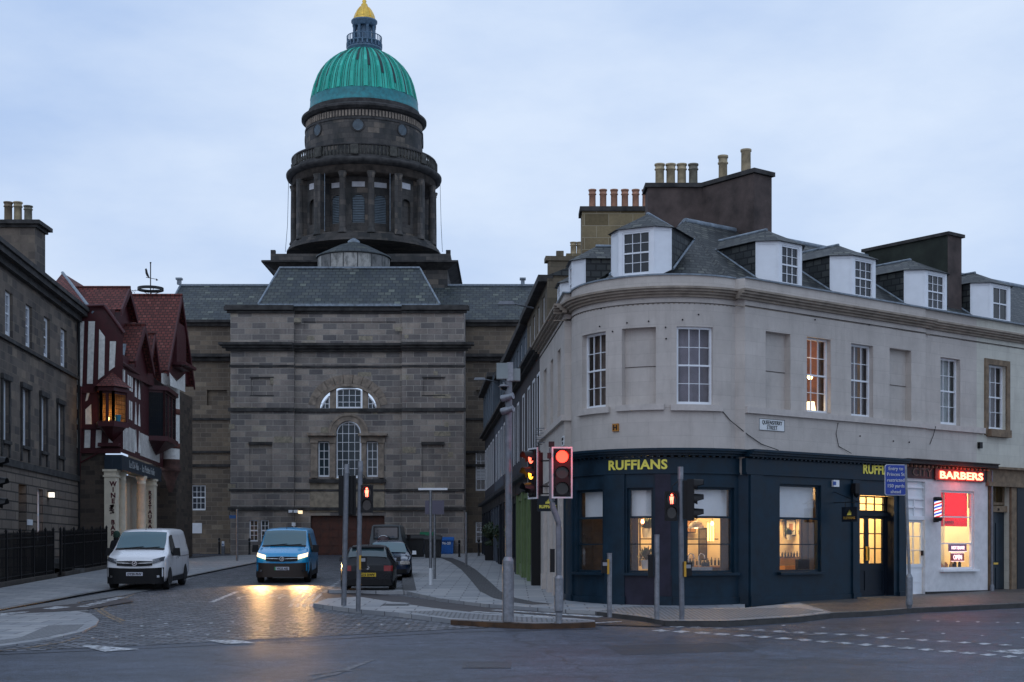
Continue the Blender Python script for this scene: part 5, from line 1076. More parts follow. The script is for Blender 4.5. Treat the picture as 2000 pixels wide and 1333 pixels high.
# ---- white barber shop
NB = -.02; uW0, uW1 = uE + .02, Q.pu(1929, NB); bs = thing('white_barber_shop', 'white barber shopfront with red neon sign beside the navy shop', 'shopfront', tuple(Q((uW0 + uW1) / 2, 1.05, NB)))
bdoor = (Q.pu(1771, NB), Q.pu(1807, NB), 1.15, Q.pv(1780, 940, NB)); bwin = (Q.pu(1838, NB), Q.pu(1903, NB), Q.pv(1870, 1112, NB), Q.pv(1845, 958, NB))
m = MB(); zf = 4.55; wall(m, Q, uW0, uW1, 1.22, zf, [bdoor, bwin], .14, NB); m.build('shop_wall', WHITEB, bs)
m = MB(); m.ub(Q, uW0, bdoor[0], .8, 1.22, NB - .1, NB + .02); m.cut(); m.ub(Q, bdoor[1] + .02, uW1 + .03, .8, 1.22, NB - .1, NB + .04); m.build('plinth', simple('black_stone_plinth', (.02, .018, .018), .7, var=.4), bs)
m = MB(); m.ub(Q, uW0, uW1 + .05, zf, 4.95, NB - .05, NB + .05); m.build('fascia', simple('very_dark_fascia', (.018, .012, .012), .6, var=.2), bs)
m = MB(); m.ub(Q, uE + .002, uW1 + .1, 4.955, 5.06, NB - .05, NB + .32); m.ub(Q, uE, uW1 + .12, 5.06, 5.09, NB - .05, NB + .36); m.build('cornice', simple('dark_weathered_board', (.03, .022, .02), .8, var=.4), bs)
m = MB(); u = uW0 + .05
while u < uW1: m.ub(Q, u, u + .06, 4.87, 4.93, NB + .05, NB + .12); u += .2
m.build('dentils', TERRA, bs)
text(Q, 'CITY', Q.pu(1798, NB), 4.62, NB + .06, .23, bs, simple('faded_bronze_letter', (.13, .10, .07), .5, var=.2), 'lettering', fit=Q.pu(1817, NB) - Q.pu(1779, NB))
zb0 = Q.pv(1870, 936.5, NB); m = MB(); m.ub(Q, Q.pu(1822, NB), Q.pu(1918, NB), zb0 - .06, 4.86, NB + .05, NB + .09); m.build('sign_board', simple('red_sign_board', (.16, .012, .012), .5, var=.1), bs)
text(Q, 'BARBERS', (Q.pu(1829, NB) + Q.pu(1913, NB)) / 2, zb0, NB + .12, .21, bs, E_NEON, 'neon_lettering', bold=.010, fit=Q.pu(1913, NB) - Q.pu(1829, NB))
l_ = lamp('neon_glow', tuple(Q((uW0 + uW1) / 2 + .5, 4.65, NB + .45)), 14, (1, .08, .05), .2); l_.parent = bs; l_.location -= Vector(bs.location)
d_ = sash(Q, bdoor[0] + .02, bdoor[1] - .02, Q.pv(1788, 1109, NB), Q.pv(1788, 1016, NB), NB - .08, bs, 2, 3, frame=WHITEP, glass=GLC, fw=.07, bar=.03, meet=False, name='door')
zd0, zd1 = Q.pv(1788, 1109, NB), Q.pv(1788, 1016, NB)
m = MB(); m.ub(Q, bdoor[0] + .02, bdoor[1] - .02, 1.16, zd0, NB - .13, NB - .10); m.ub(Q, bdoor[0] + .12, bdoor[1] - .12, 1.5, zd0 - .15, NB - .1, NB - .085); m.build('door_panel', WHITEP, d_); MB().ub(Q, bdoor[0] + .15, bdoor[0] + .38, 1.24, 1.36, NB - .1, NB - .09).build('vent_grille', BLACKP, d_)
MB().ub(Q, bdoor[1] - .10, bdoor[1] - .05, zd0 + .35, zd0 + .5, NB - .08, NB - .02).build('handle', BLACKP, d_)
m = MB(); m.ub(Q, bdoor[0], bdoor[1], zd1, zd1 + .12, NB - .1, NB - .02); m.ub(Q, bdoor[0], bdoor[1], zd1 + .12, bdoor[3], NB - .12, NB - .1)
for z in (zd1 + .35, zd1 + .6, bdoor[3] - .2): m.ub(Q, bdoor[0], bdoor[1], z, z + .04, NB - .1, NB - .05)
m.ub(Q, (bdoor[0] + bdoor[1]) / 2 - .02, (bdoor[0] + bdoor[1]) / 2 + .02, zd1 + .1, zd1 + .62, NB - .1, NB - .05); m.build('transom_panel', WHITEP, bs)
shopwin(Q, bwin, NB - .06, bs, [(Q.pv(1870, 1010, NB), .018), (Q.pv(1870, 1062, NB), .018)], mat=WHITEP)
iu0, iu1 = uE + .1, uW1 + .3; zi = 1.15
m = MB(); f = Q
for A in ([Q(iu0, zi, -3), Q(iu1, zi, -3), Q(iu1, 4.4, -3), Q(iu0, 4.4, -3)], [Q(iu0, zi, -3), Q(iu0, zi, -.2), Q(iu0, 4.4, -.2), Q(iu0, 4.4, -3)], [Q(iu1, zi, -3), Q(iu1, zi, -.2), Q(iu1, 4.4, -.2), Q(iu1, 4.4, -3)], [Q(iu0, 4.4, -3), Q(iu1, 4.4, -3), Q(iu1, 4.4, -.2), Q(iu0, 4.4, -.2)], [Q(iu0, zi, -3), Q(iu1, zi, -3), Q(iu1, zi, -.2), Q(iu0, zi, -.2)]): m.face(A)
m.build('inside_room', CREAMW, bs)
for u_ in (iu0 + 1.0, iu1 - 1.6): l_ = lamp('shop_ceiling_light', tuple(Q(u_, 4.1, -1.5)), 120, (1, .82, .55), .3); l_.parent = bs; l_.location -= Vector(bs.location)
rbm, t_, p_b = newmat('red_blind_cloth'); p_b.inputs['Base Color'].default_value = (.75, .004, .02, 1); p_b.inputs['Roughness'].default_value = .8; p_b.inputs['Specular IOR Level'].default_value = .1
tlb = N(t_, 'ShaderNodeBsdfTranslucent'); tlb.inputs[0].default_value = (.85, .003, .02, 1); mxb = N(t_, 'ShaderNodeMixShader'); mxb.inputs[0].default_value = .5; t_.links.new(p_b.outputs[0], mxb.inputs[1]); t_.links.new(tlb.outputs[0], mxb.inputs[2]); t_.links.new(mxb.outputs[0], t_.nodes['Material Output'].inputs[0])
zbl = Q.pv(1870, 1028, NB); bd = MB().ub(Q, bwin[0] - .05, bwin[1] + .12, zbl, bwin[3], NB - .34, NB - .335).build('red_blind', rbm, bs)
text(Q, 'BARBERS', bwin[0] + .85, zbl + .08, NB - .325, .09, bs, simple('faint_blind_letter', (.2, .01, .02), .7, var=0), 'blind_lettering')
def signb(px0, px1, y0, y1, s, mat, bm, label, n=NB - .28, h=.1):
    a, b, z0, z1 = Q.pu(px0, n), Q.pu(px1, n), Q.pv(px0, y1, n), Q.pv(px0, y0, n); t = thing('neon_sign', label, 'sign', tuple(Q((a + b) / 2, z0, n)))
    m = MB(); m.ub(Q, a, b, z0, z1, n - .02, n); m.build('sign_back', bm, t)
    text(Q, s, (a + b) / 2, z0 + (z1 - z0 - h) / 2, n + .012, h, t, mat, 'neon_lettering', bold=.003, ws=.85)
    m = MB(); 
    for c, d, e1_, g_ in ((a, b, z0, z0 + .015), (a, b, z1 - .015, z1)): m.ub(Q, c, d, e1_, g_, n, n + .015)
    m.build('neon_border', E_PINK, t)
signb(1853, 1888, 1062, 1078, 'HOT SHAVE', E_PINK, simple('purple_sign_back', (.10, .01, .12), .5, var=0), 'small pink neon sign hanging above the OPEN sign in the barber window', h=.10)
signb(1857, 1883, 1080, 1097, 'OPEN', E_PINK, simple('red_sign_back', (.25, .01, .02), .5, var=0), 'red OPEN neon sign in the white barber shop window', h=.14)
random.seed(3)
for i in range(16):
    u_ = bwin[0] + .08 + (bwin[1] - bwin[0] - .16) * (i + .5) / 16; h_ = random.uniform(.10, .30); p = Q(u_, 0, NB - .32 - random.uniform(0, .15)); r_ = random.uniform(.035, .06)
    tag(MB().lathe((p.x, p.y, bwin[2] + .02), [(r_, 0), (r_, h_ * .7), (r_ * .5, h_ * .8), (r_ * .5, h_)], 8).build('bottle', random.choice([BOT, WOODM, GALVD, TERRA, BOT])), 'bottle or jar among those crowding the barber window ledge', 'bottle', 'bottles and jars on the barber window ledge')
rs = thing('wall_shelf', 'shelf of coloured products on the back wall of the barber shop', 'shelf', tuple(Q(bwin[0] + 1, 2.4, -2.8))); a_, b_ = Q.pu(1852, -2.8), Q.pu(1886, -2.8)
for z in (2.75, 3.2): MB().ub(Q, a_, b_, z, z + .03, -3, -2.7).build('board', WOODD, rs)
bottles(Fr(tuple(Q(0, 0, -2.8))[:2], (.791, .612), 1), a_, b_, 2.79, 9, 'dark bottle on the lower shelf of the barber shop', 'bottles on the lower barber shelf', .24); bottles(Fr(tuple(Q(0, 0, -2.8))[:2], (.791, .612), 1), a_, b_, 3.24, 6, 'dark bottle on the upper shelf of the barber shop', 'bottles on the upper barber shelf', .2)
cr_ = thing('barber_chair', 'dark barber chair standing inside the white barber shop', 'chair', tuple(Q(Q.pu(1872, -1.6), 1.15, -1.6))); q_ = Q(Q.pu(1872, -1.6), 0, -1.6); MB().box((q_.x, q_.y, 1.6), (.55, .5, .14)).build('seat', PLAST, cr_); MB().box((q_.x + .2, q_.y + .2, 1.7), (.5, .14, .7), rz=.6).build('backrest', PLAST, cr_); MB().lathe((q_.x, q_.y, 1.15), [(.28, 0), (.05, .06), (.05, .45)], 12).build('pedestal', GALV, cr_)
mg = MB(); mg.ub(Q, bwin[0], bwin[1], bwin[2] - .04, bwin[2] + .02, NB - .55, NB - .15); mg.build('display_ledge', WOODD, bs)
for px0, px1, y0, y1, mt, lb in ((1888, 1900, 1042, 1060, simple('yellow_poster', (.7, .42, .05), .7, var=.3, vs=9), 'yellow poster on the back wall of the barber shop'), (1884, 1902, 1064, 1092, simple('mottled_poster', (.3, .12, .06), .7, var=.5, vs=12), 'mottled brown poster low on the barber shop wall'), (1790, 1802, 1045, 1072, WOODD, 'dark framed notice behind the barber door')):
    n = -2.9; a, b, z0, z1 = Q.pu(px0, n), Q.pu(px1, n), Q.pv(px0, y1, n), Q.pv(px0, y0, n); tag(MB().ub(Q, a, b, z0, z1, n - .05, n).build('poster', mt), lb, 'poster')
# barber pole
bp = thing('barber_pole', 'striped red, white and blue barber pole on the white shopfront', 'barber pole', tuple(Q(Q.pu(1826, NB), 3.2, NB))); up_ = Q.pu(1831, .25); c = Q(up_ + .02, 0, .25)
zp0, zp1 = Q.pv(1831, 1018, .25), Q.pv(1831, 971, .25)
def stripes():
    m_, t, p = newmat('spiral_stripes'); p.inputs['Roughness'].default_value = .3; tcn = N(t, 'ShaderNodeTexCoord'); sx = N(t, 'ShaderNodeSeparateXYZ'); t.links.new(tcn.outputs['UV'], sx.inputs[0])
    a = N(t, 'ShaderNodeMath', operation='MULTIPLY'); a.inputs[1].default_value = 5.2; t.links.new(sx.outputs['Y'], a.inputs[0]); b = N(t, 'ShaderNodeMath', operation='MULTIPLY_ADD'); b.inputs[1].default_value = -1 / (2 * math.pi * .105) ; t.links.new(sx.outputs['X'], b.inputs[0]); t.links.new(a.outputs[0], b.inputs[2])
    fr_ = N(t, 'ShaderNodeMath', operation='FRACT'); t.links.new(b.outputs[0], fr_.inputs[0])
    r = t.nodes.new('ShaderNodeValToRGB'); r.color_ramp.interpolation = 'CONSTANT'; el = r.color_ramp.elements
    for _ in range(2): el.new(.5)
    for e_, (ps, cc) in zip(el, ((0, (.7, .03, .03)), (.27, (.9, .9, .88)), (.5, (.03, .08, .5)), (.77, (.9, .9, .88)))): e_.position = ps; e_.color = (*cc, 1)
    t.links.new(fr_.outputs[0], r.inputs[0]); t.links.new(r.outputs[0], p.inputs['Base Color']); t.links.new(r.outputs[0], p.inputs['Emission Color']); p.inputs['Emission Strength'].default_value = 1.0; return m_
MB().lathe((c.x, c.y, 0), [(.105, zp0 + .11), (.105, zp1 - .11)], 24).build('striped_cylinder', stripes(), bp)
m = MB(); m.lathe((c.x, c.y, 0), [(.10, zp0), (.13, zp0 + .03), (.13, zp0 + .11), (.1, zp0 + .115)], 20); m.lathe((c.x, c.y, 0), [(.1, zp1 - .115), (.13, zp1 - .11), (.13, zp1 - .03), (.10, zp1)], 20); m.build('end_cap', BLACKP, bp); MB().ub(Q, Q.pu(1824, .0), Q.pu(1827, .0), zp0 - .03, zp1, NB, .12).build('wall_bracket', BLACKP, bp)
# ---- neighbour with tan surround and navy door
NBG = thing('pale_neighbour_building', 'pale painted end building with stone-framed window and navy door at right edge', 'building', tuple(Q(u19 + 2, 1.1, -.08)))
nb_wall.build('wall', CREAML, NBG)
m = MB(); a, b, c_, d = w4; t_ = .17
m.ub(Q, a - t_, b + t_, d, d + t_, -.1, -.03); m.ub(Q, a - t_, a, c_ - .2, d, -.1, -.03); m.ub(Q, b, b + t_, c_ - .2, d, -.1, -.03); m.ub(Q, a - .05, b + .05, c_ - .24, c_ - .01, -.1, .1); m.build('window_surround', SAND, NBG)
sash(Q, *w4, -.2, NBG, 3, 4, glass=GLC, back=CURTD)
dz = Q.pv(1950, 936); a, b = Q.pu(1940), Q.pu(1976)
m = MB(); m.ub(Q, a, b, 1.1, Q.pv(1950, 1000), -.32, -.27); dd = m.build('door', simple('navy_panelled_door', (.006, .018, .03), .35, var=.15), NBG)
m = MB()
for z0, z1 in ((1.25, 1.9), (2.1, 3.3)):
    for q_ in (0, 1): m.ub(Q, a + .1 + q_ * .42, a + .42 + q_ * .42, z0, z1, -.27, -.25)
m.build('door_panel', MATS['navy_panelled_door'], dd); MB().ub(Q, (a + b) / 2 - .12, (a + b) / 2 + .12, 2.0, 2.06, -.25, -.23).build('letter_plate', GOLD, dd)
m = MB(); m.ub(Q, a, b, Q.pv(1950, 1000), Q.pv(1950, 988), -.3, -.15); m.ub(Q, a - .16, a, 1.1, dz + .1, -.1, .0); m.ub(Q, b, b + .3, 1.1, dz + .1, -.1, .0); m.ub(Q, a, b, dz, dz + .1, -.1, 0); m.build('door_surround', SAND, NBG); text(Q, '20', (a + b) / 2, Q.pv(1950, 997), -.14, .07, NBG, BLACKP, 'door_number')
sash(Q, a, b, Q.pv(1950, 986), dz, -.25, NBG, 2, 1, frame=SAND, glass=GLC, back=simple('ochre_blind', (.22, .15, .06), .9, var=.2), bd=.3, name='fanlight')
m = MB(); ua, ub_ = Q.pu(1922), 24; m.ub(Q, ua, ub_, 4.95, 5.02, -.08, .2); m.ub(Q, ua + .1, ub_, 4.55, 4.95, -.08, .05); m.ub(Q, ua + .1, ub_, 4.42, 4.55, -.08, .1); m.build('door_canopy', SAND, NBG)
m = MB(); m.ub(Q, Q.pu(1986), 24, .9, 4.4, -.08, .02); m.build('navy_shop_panel', NAVY2, NBG)
m = MB(); p = Q(Q.pu(1934), 0, .06); m.tube([(p.x, p.y, 1.1), (p.x, p.y, 4.9)], .035, 8); m.lathe((p.x, p.y, 0), [(.07, 1.0), (.07, 1.35), (.04, 1.4)], 8); m.build('downpipe', GALVD, NBG)
def wallbox(name, f, px0, px1, y0, y1, n, d, mat, label, cat):
    a, b = f.pu(px0, n), f.pu(px1, n); a, b = min(a, b), max(a, b); return tag(MB().ub(f, a, b, f.pv(px0, y1, n), f.pv(px0, y0, n), n, n + d).build(name, mat), label, cat)
wallbox('wall_lantern', Q, 1909, 1914, 864, 876, -.08, .1, BLACKP, 'small black box lamp on the pale wall above the barber shop', 'lamp')
ab = wallbox('alarm_box', Q, 1624.5, 1635.5, 938, 951, NF, .07, WHITEP, 'white bell alarm box on the navy shopfront left of the doors', 'alarm box'); a, b = Q.pu(1627, NF + .07), Q.pu(1633, NF + .07); MB().ub(Q, a, b, Q.pv(1627, 948, NF), Q.pv(1627, 941, NF), NF + .07, NF + .074).build('alarm_badge', simple('blue_badge', (.03, .08, .3), .5, var=0), ab)
cv = thing('dome_camera', 'black bracket camera on the navy pilaster left of the doors', 'camera', tuple(Q(Q.pu(1664), 4.0, NF))); m = MB(); a = Q.pu(1664, NF); m.ub(Q, a - .09, a + .09, 4.02, 4.3, NF + .05, NF + .2); m.build('housing', PLAST, cv); p = Q(a, 0, NF + .16); MB().lathe((p.x, p.y, 3.9), [(.02, 0), (.07, .05), (.08, .12)], 12).build('lens', BLACKP, cv)
# yellow hydrant plate, nameplates
u0_ = (BW.pu(1198) + BW.pu(1209)) / 2; hy = thing('hydrant_plate', 'small yellow H plate on the rounded cream wall', 'sign', tuple(BW(u0_, 5.6, 0))); z0, z1 = BW.pv(1203, 843), BW.pv(1203, 828)
m = MB(); m.ub(BW, u0_ - .09, u0_ + .09, z0, z1, 0, .05); m.build('plate', simple('ochre_plate', (.42, .17, .02), .5, var=.15), hy); text(BW, 'H', u0_, z0 + .035, .055, .13, hy, BLACKP, 'lettering', bold=.004)
sp = thing('street_nameplate', 'white cast QUEENSFERRY STREET nameplate on the cream wall', 'sign', tuple(Q(Q.pu(1506), 5.6, 0))); a, b = Q.pu(1482), Q.pu(1531.5); z0, z1 = Q.pv(1506, 842), Q.pv(1506, 819)
m = MB(); m.ub(Q, a, b, z0, z1, .0, .018); m.build('plate', simple('nameplate_white', (.72, .74, .74), .5, var=.06), sp)
m = MB(); 
for c, d, e1_, g_ in ((a, b, z0, z0 + .012), (a, b, z1 - .012, z1), (a, a + .012, z0, z1), (b - .012, b, z0, z1)): m.ub(Q, c, d, e1_, g_, .018, .022)
m.build('border', BLACKP, sp)
text(Q, 'QUEENSFERRY', (a + b) / 2, z0 + .165, .02, .105, sp, BLACKP, 'lettering', ws=.80); text(Q, 'STREET', (a + b) / 2, z0 + .035, .02, .105, sp, BLACKP, 'lettering', ws=.85)
m = MB(); u_ = RR.pu(1100.5); m.ub(RR, u_ - .28, u_ + .28, 5.35, 5.62, 0, .02); rp_ = m.build('street_nameplate', MATS['nameplate_white']); tag(rp_, 'white nameplate seen edge-on round the corner above the red signal', 'sign')
text(RR, 'RANDOLPH', u_, 5.5, .024, .08, rp_, BLACKP, 'lettering', ws=.6, flip=-1); text(RR, 'PLACE', u_, 5.39, .024, .08, rp_, BLACKP, 'lettering', ws=.7, flip=-1)
# hanging signs
def hsign(name, f, label, corners, txt_h, parts):
    pass
hs = thing('hanging_sign', 'navy hanging RUFFIANS board behind the cranked signal pole', 'sign', (X(1091, 40.6), 40.6, 4.0)); f = Fr((0, 40.6), (1, 0)); a, b = X(1049.5, 40.6), X(1090, 40.6); z0, z1 = Z(999, 40.6), Z(969, 40.6)
MB().ub(f, a, b, z0, z1, -.03, .03).build('board', NAVY2, hs); MB().ub(f, a, b + .15, z1 + .05, z1 + .08, -.02, .02).build('bracket', BLACKP, hs); text(f, 'RUFFIANS', (a + b) / 2, z0 + .09, .036, .085, hs, YELLOWL, 'lettering', bold=.004, ws=.9)
def mark(f, u, z, s, n, parent):
    m = MB()
    for i, (dx, h_) in enumerate(((-.35, .5), (-.12, .8), (.12, 1.0), (.35, .7))): m.face([f(u + (dx - .12) * s, z, n), f(u + (dx + .12) * s, z, n), f(u + (dx + .05) * s, z + h_ * s, n)])
    m.build('crown_mark', YELLOWL, parent)
mark(f, (a + b) / 2, z0 + .22, .15, .036, hs)
ub0 = Q.pu(1629, NF); c = Q(ub0, 0, NF); fs = Fr((c.x, c.y), Q.N, -1)     # sign plane runs along the wall normal
nn = fs.N; fs2 = fs if (nn[0] * -.791 + nn[1] * -.612) > 0 else Fr((c.x, c.y), Q.N, 1)
hs = thing('hanging_sign', 'small navy hanging RUFFIANS board on iron bracket by the doors', 'sign', tuple(Q(ub0, 4.0, NF))); za0, zb1 = 3.22, 3.62
MB().ub(fs2, .28, .80, za0, zb1, -.02, .02).build('board', NAVY2, hs); m = MB(); m.ub(fs2, 0, .88, 3.74, 3.76, -.01, .01); m.ub(fs2, .38, .40, 3.62, 3.74, -.01, .01); m.ub(fs2, .68, .70, 3.62, 3.74, -.01, .01); m.tube([fs2(0, 4.05, 0), fs2(.8, 3.76, 0)], .01, 5); m.build('bracket', BLACKP, hs)
text(fs2, 'RUFFIANS', .54, za0 + .07, .024, .07, hs, GOLD, 'lettering', ws=.9); mark(fs2, .54, za0 + .18, .15, .024, hs)
# ================================================================== ROW ALONG THE SIDE STREET (right)
def rowb(name, label, u0, u1, zbase, wallm, upm, zmid, ztop, wins, upw, shopm, depth=8, upn=-.25):
    t = thing(name, label, 'building', tuple(RR(u0, gz(0, RR(u0, 0).y), 0)))
    ops = [(u - .42, u + .42, 6.0, 8.3) for u in wins]; m = MB(); wall(m, RR, u0, u1, zbase, zmid, ops, .26)
    for u in (u0, u1): m.face([RR(u, zbase, 0), RR(u, zmid, 0), RR(u, zmid, -depth), RR(u, zbase, -depth)])
    m.build('wall', wallm, t)
    m = MB(); ops2 = [(u - .42, u + .42, zmid + .45, ztop - .35) for u in upw]; wall(m, RR, u0, u1, zmid, ztop, ops2, .14, upn)
    for u in (u0, u1): m.face([RR(u, zmid, upn), RR(u, ztop, upn), RR(u, ztop, -depth), RR(u, zmid, -depth)])
    m.build('upper_wall', upm, t)
    m = MB(); m.ub(RR, u0, u1, zmid - .12, zmid + .0, -.3, .18); m.ub(RR, u0, u1, zmid, zmid + .12, -.3, .34); m.build('eaves_cornice', S_COR, t)
    m = MB(); m.ub(RR, u0, u1, ztop - .1, ztop + .12, upn - .2, upn + .3); m.build('top_cornice', S_COR, t)
    m = MB(); m.face([RR(u0, ztop + .1, upn), RR(u1, ztop + .1, upn), RR(u1, ztop + 1.6, -depth / 2), RR(u0, ztop + 1.6, -depth / 2)]); m.face([RR(u0, ztop + .1, -depth), RR(u1, ztop + .1, -depth), RR(u1, ztop + 1.6, -depth / 2), RR(u0, ztop + 1.6, -depth / 2)])
    for u in (u0, u1): m.face([RR(u, ztop + .1, upn), RR(u, ztop + 1.6, -depth / 2), RR(u, ztop + .1, -depth)])
    m.build('roof', SLATE, t)
    for o_ in ops:
        s_ = sash(RR, *o_, -.17, t, 2, 4, fw=.07, bar=.025, glass=GLD); m = MB(); a, b, c, d = o_; m.ub(RR, a - .09, a, c, d + .09, 0, .02); m.ub(RR, b, b + .09, c, d + .09, 0, .02); m.ub(RR, a, b, d, d + .09, 0, .02); m.build('frame', WHITEP, s_)
    for o_ in ops2: sash(RR, *o_, upn - .05, t, 2, 2, fw=.09, glass=GLD)
    # shopfront
    if shopm:
        k = max(2, round((u1 - u0) / 2.6)); w_ = (u1 - u0 - .3) / k; zg = gz(0, RR(u0, 0).y); sops = [(u0 + .15 + i * w_ + .35, u0 + .15 + (i + 1) * w_ - .35, zg + (.75 if i % 2 == 0 else .15), 4.35) for i in range(k)]
        m = MB(); wall(m, RR, u0 + .15, u1 - .15, zg - .3, 4.6, sops, .12, .12); m.build('shopfront', shopm, t)
        for o_ in sops: sash(RR, *o_, .04, t, 2, 2, frame=shopm, glass=GLD, fw=.08, bar=.05, meet=False, name='shop_window')
        m = MB()
        for i in range(k + 1):
            u = u0 + .15 + i * w_
            m.cut(); m.ub(RR, max(u0 + .15, u - .18), min(u1 - .15, u + .18), zg - .2, 4.6, .12, .2)
        m.build('pilaster', shopm, t)
        m = MB(); m.ub(RR, u0 + .1, u1 - .1, 4.6, 5.05, 0, .2); m.ub(RR, u0 + .05, u1 - .05, 5.05, 5.2, 0, .42); m.build('fascia', NAVY2, t)
    return t
BROWNP = simple('dark_brown_painted_wall', (.05, .042, .042), .85, var=.3, vs=1.5, bump=.3)
NVW = simple('near_black_navy_wall', (.025, .027, .038), .8, var=.2, vs=2); SLW = simple('slate_blue_wall', (.06, .075, .10), .8, var=.15, vs=2); SLW2 = simple('blue_grey_wall', (.085, .11, .135), .8, var=.15, vs=2)
TANW = brick('tan_upper_stone', .8, .35, [(0, (.13, .105, .07)), (.5, (.19, .155, .105)), (1, (.16, .125, .085))], (.10, .085, .06), .01, stain=.5, stc=(.05, .045, .035))
mid = 9.1
b1 = rowb('brown_row_building', 'dark brown building with tan stone upper storey next to the cream corner', 7.95, 16.6, .6, BROWNP, TANW, mid, 11.5, [RR.pu(p) for p in (1052, 1043, 1033.5, 1023)], [9.4, 11.4, 13.4, 15.4], GREENP)
b2 = rowb('navy_row_building', 'near black navy building with white window frames in the middle of the row', 16.6, 28, .8, NVW, SLW2, mid, 11.4, [18, 20.3, 22.6, 24.9, 27], [18, 20, 22, 24, 26], NAVY2)
b3 = rowb('slate_row_building', 'slate blue building second from the far end of the row', 28, 35.5, 1.0, SLW, SLW2, mid, 11.5, [29.3, 31.5, 33.7], [29.5, 31.5, 33.5], SLW)
b4 = rowb('far_row_building', 'blue grey building with projecting bay at the far end of the row', 35.5, 46.2, 1.2, NVW, SLW2, 9.15, 11.7, [36.8, 39, 41.2, 43.4, 45.2], [37, 39, 41, 43, 45], NAVY2, upn=.1)
# dark downpipe and quoins on the cream building
m = MB(); m.ub(RR, 7.55, 7.9, .9, 5.2, 0, .3); m.build('dark_pier', BLACKP, b1)
m = MB()
for u, w_ in ((.4, .5), (1.6, .3), (3.4, .4), (5.3, .4)): m.ub(RR, u, u + w_, 1.0, 4.5, 0, .10); m.ub(RR, u - .05, u + w_ + .05, 1.0, 1.7, .0, .16)
m.ub(RR, .25, 7.5, 4.5, 4.75, 0, .14); m.build('ground_pilaster', SILLM, CB_)
m = MB()
for z in (5.35, 5.5, 5.65, 5.8): u = RR.pu(1062); m.tube([RR(u, z + .5, .05), RR(u - .3, z + .5, .3), RR(u - .8, z + .5, .3), RR(u - .9, z + .5, .05)], .012, 5)
m.build('window_guard', GALVD, CB_)
# tan stack with terracotta pots, belongs to the brown building
DT = 50.0; m = MB(); xa_, xb_ = X(1137, DT), X(1272, DT); m.box(((xa_ + xb_) / 2, DT + .5, 11), (xb_ - xa_, 1.0, Z(413, DT) - 11)); cs = m.build('chimney_stack', TANST, b1)
m = MB(); m.box(((xa_ + xb_) / 2, DT + .5, Z(413, DT)), (xb_ - xa_ + .16, 1.16, Z(404, DT) - Z(413, DT))); m.build('chimney_cap', S_COR, cs)
for px in (1157, 1178, 1199.5, 1220.5, 1241.5, 1261): pot((X(px, DT + .4), DT + .4, Z(404, DT)), .125, .70, TERRA, cs)
m = MB(); m.box((X(1126, 60), 60, 12), (.9, .8, Z(499, 60) - 12)); c3 = m.build('chimney_stack', TANST, b2)
for px in (1120, 1132): pot((X(px, 60), 60, Z(499, 60)), .13, .55, BUFF, c3)
m = MB(); m.ub(RR, 8.0, 8.4, 9.2, 12.1, -1.2, -.3); m.ub(RR, 7.95, 8.5, 12.1, 12.25, -1.3, -.2); m.box((tuple(RR(8.2, 0, -.7))[0], tuple(RR(8.2, 0, -.7))[1], 12.25), (.25, .25, .2)); m.ub(RR, 8.0, 8.4, 9.2, 11.9, -3.2, -1.25); m.build('skew_wall', TANW, b1)
# lamp arms fixed to the row
def armlamp(px, py, px2, py2, D, label):
    a, b = (X(px, D), D, Z(py, D)), (X(px2, D), D - .3, Z(py2, D)); t = thing('wall_street_lamp', label, 'street lamp', a)
    MB().tube([a, b], .03, 6).build('arm', GALVD, t); m = MB(); m.box((b[0] - .2, b[1], b[2] - .05), (.6, .22, .12), taper=.8); m.build('lamp_head', GALVD, t)
armlamp(1042, 602, 1000, 596, 49.5, 'grey street lamp arm reaching out from the tan upper storey'); armlamp(972, 747, 945, 742, 72, 'grey street lamp arm reaching out from the slate blue building')
# planters with clipped shrubs
LEAF = simple('dark_shrub_leaf', (.022, .045, .016), .6, var=.4, vs=8)
def crown(mb, c, rx, rz, n, s, seed=1):
    rnd = random.Random(seed)
    for i in range(n):
        while True:
            v = Vector((rnd.uniform(-1, 1), rnd.uniform(-1, 1), rnd.uniform(-1, 1)))
            if .25 < v.length < 1: break
        v = v.normalized() * (v.length ** .35) * rnd.uniform(.85, 1.08); p = Vector(c) + Vector((v.x * rx, v.y * rx, v.z * rz)); a = Vector((rnd.uniform(-1, 1), rnd.uniform(-1, 1), rnd.uniform(-1, 1))).normalized(); b = a.cross(v).normalized(); L = s * rnd.uniform(.6, 1.3)
        mb.face([p - a * L, p + b * L * .45, p + a * L, p - b * L * .45])
def bush(name, px, pyb, r, zc_, label, k):
    D = EYE / ((pyb - HY) / FPX + SL); x = X(px, D); z0 = SL * D + PH
    t = thing(name, label, 'planter', (x, D, z0)); MB().box((x, D, z0), (.7, .7, .75), taper=1.08).build('planter_box', PLAST, t); MB().tube([(x, D, z0 + .7), (x + .02, D, zc_ - r * .5)], .05, 6).build('trunk', WOODD, t); m = MB(); crown(m, (x, D, zc_), r, r * .85, 1500, .075, k); crown(m, (x, D, z0 + .85), .4, .25, 260, .07, k + 9); m.build('crown', LEAF, t)
bush('potted_shrub', 961, 1099, .50, Z(1036, 71), 'clipped shrub in dark planter, furthest along the row', 1); bush('potted_shrub', 987, 1106, .60, Z(1040, 65), 'clipped shrub in dark planter, half hidden by the camera pole', 2); bush('potted_shrub', 1010, 1114, .6, Z(1036, 58), 'clipped shrub in dark planter, nearest the green shopfront', 3)
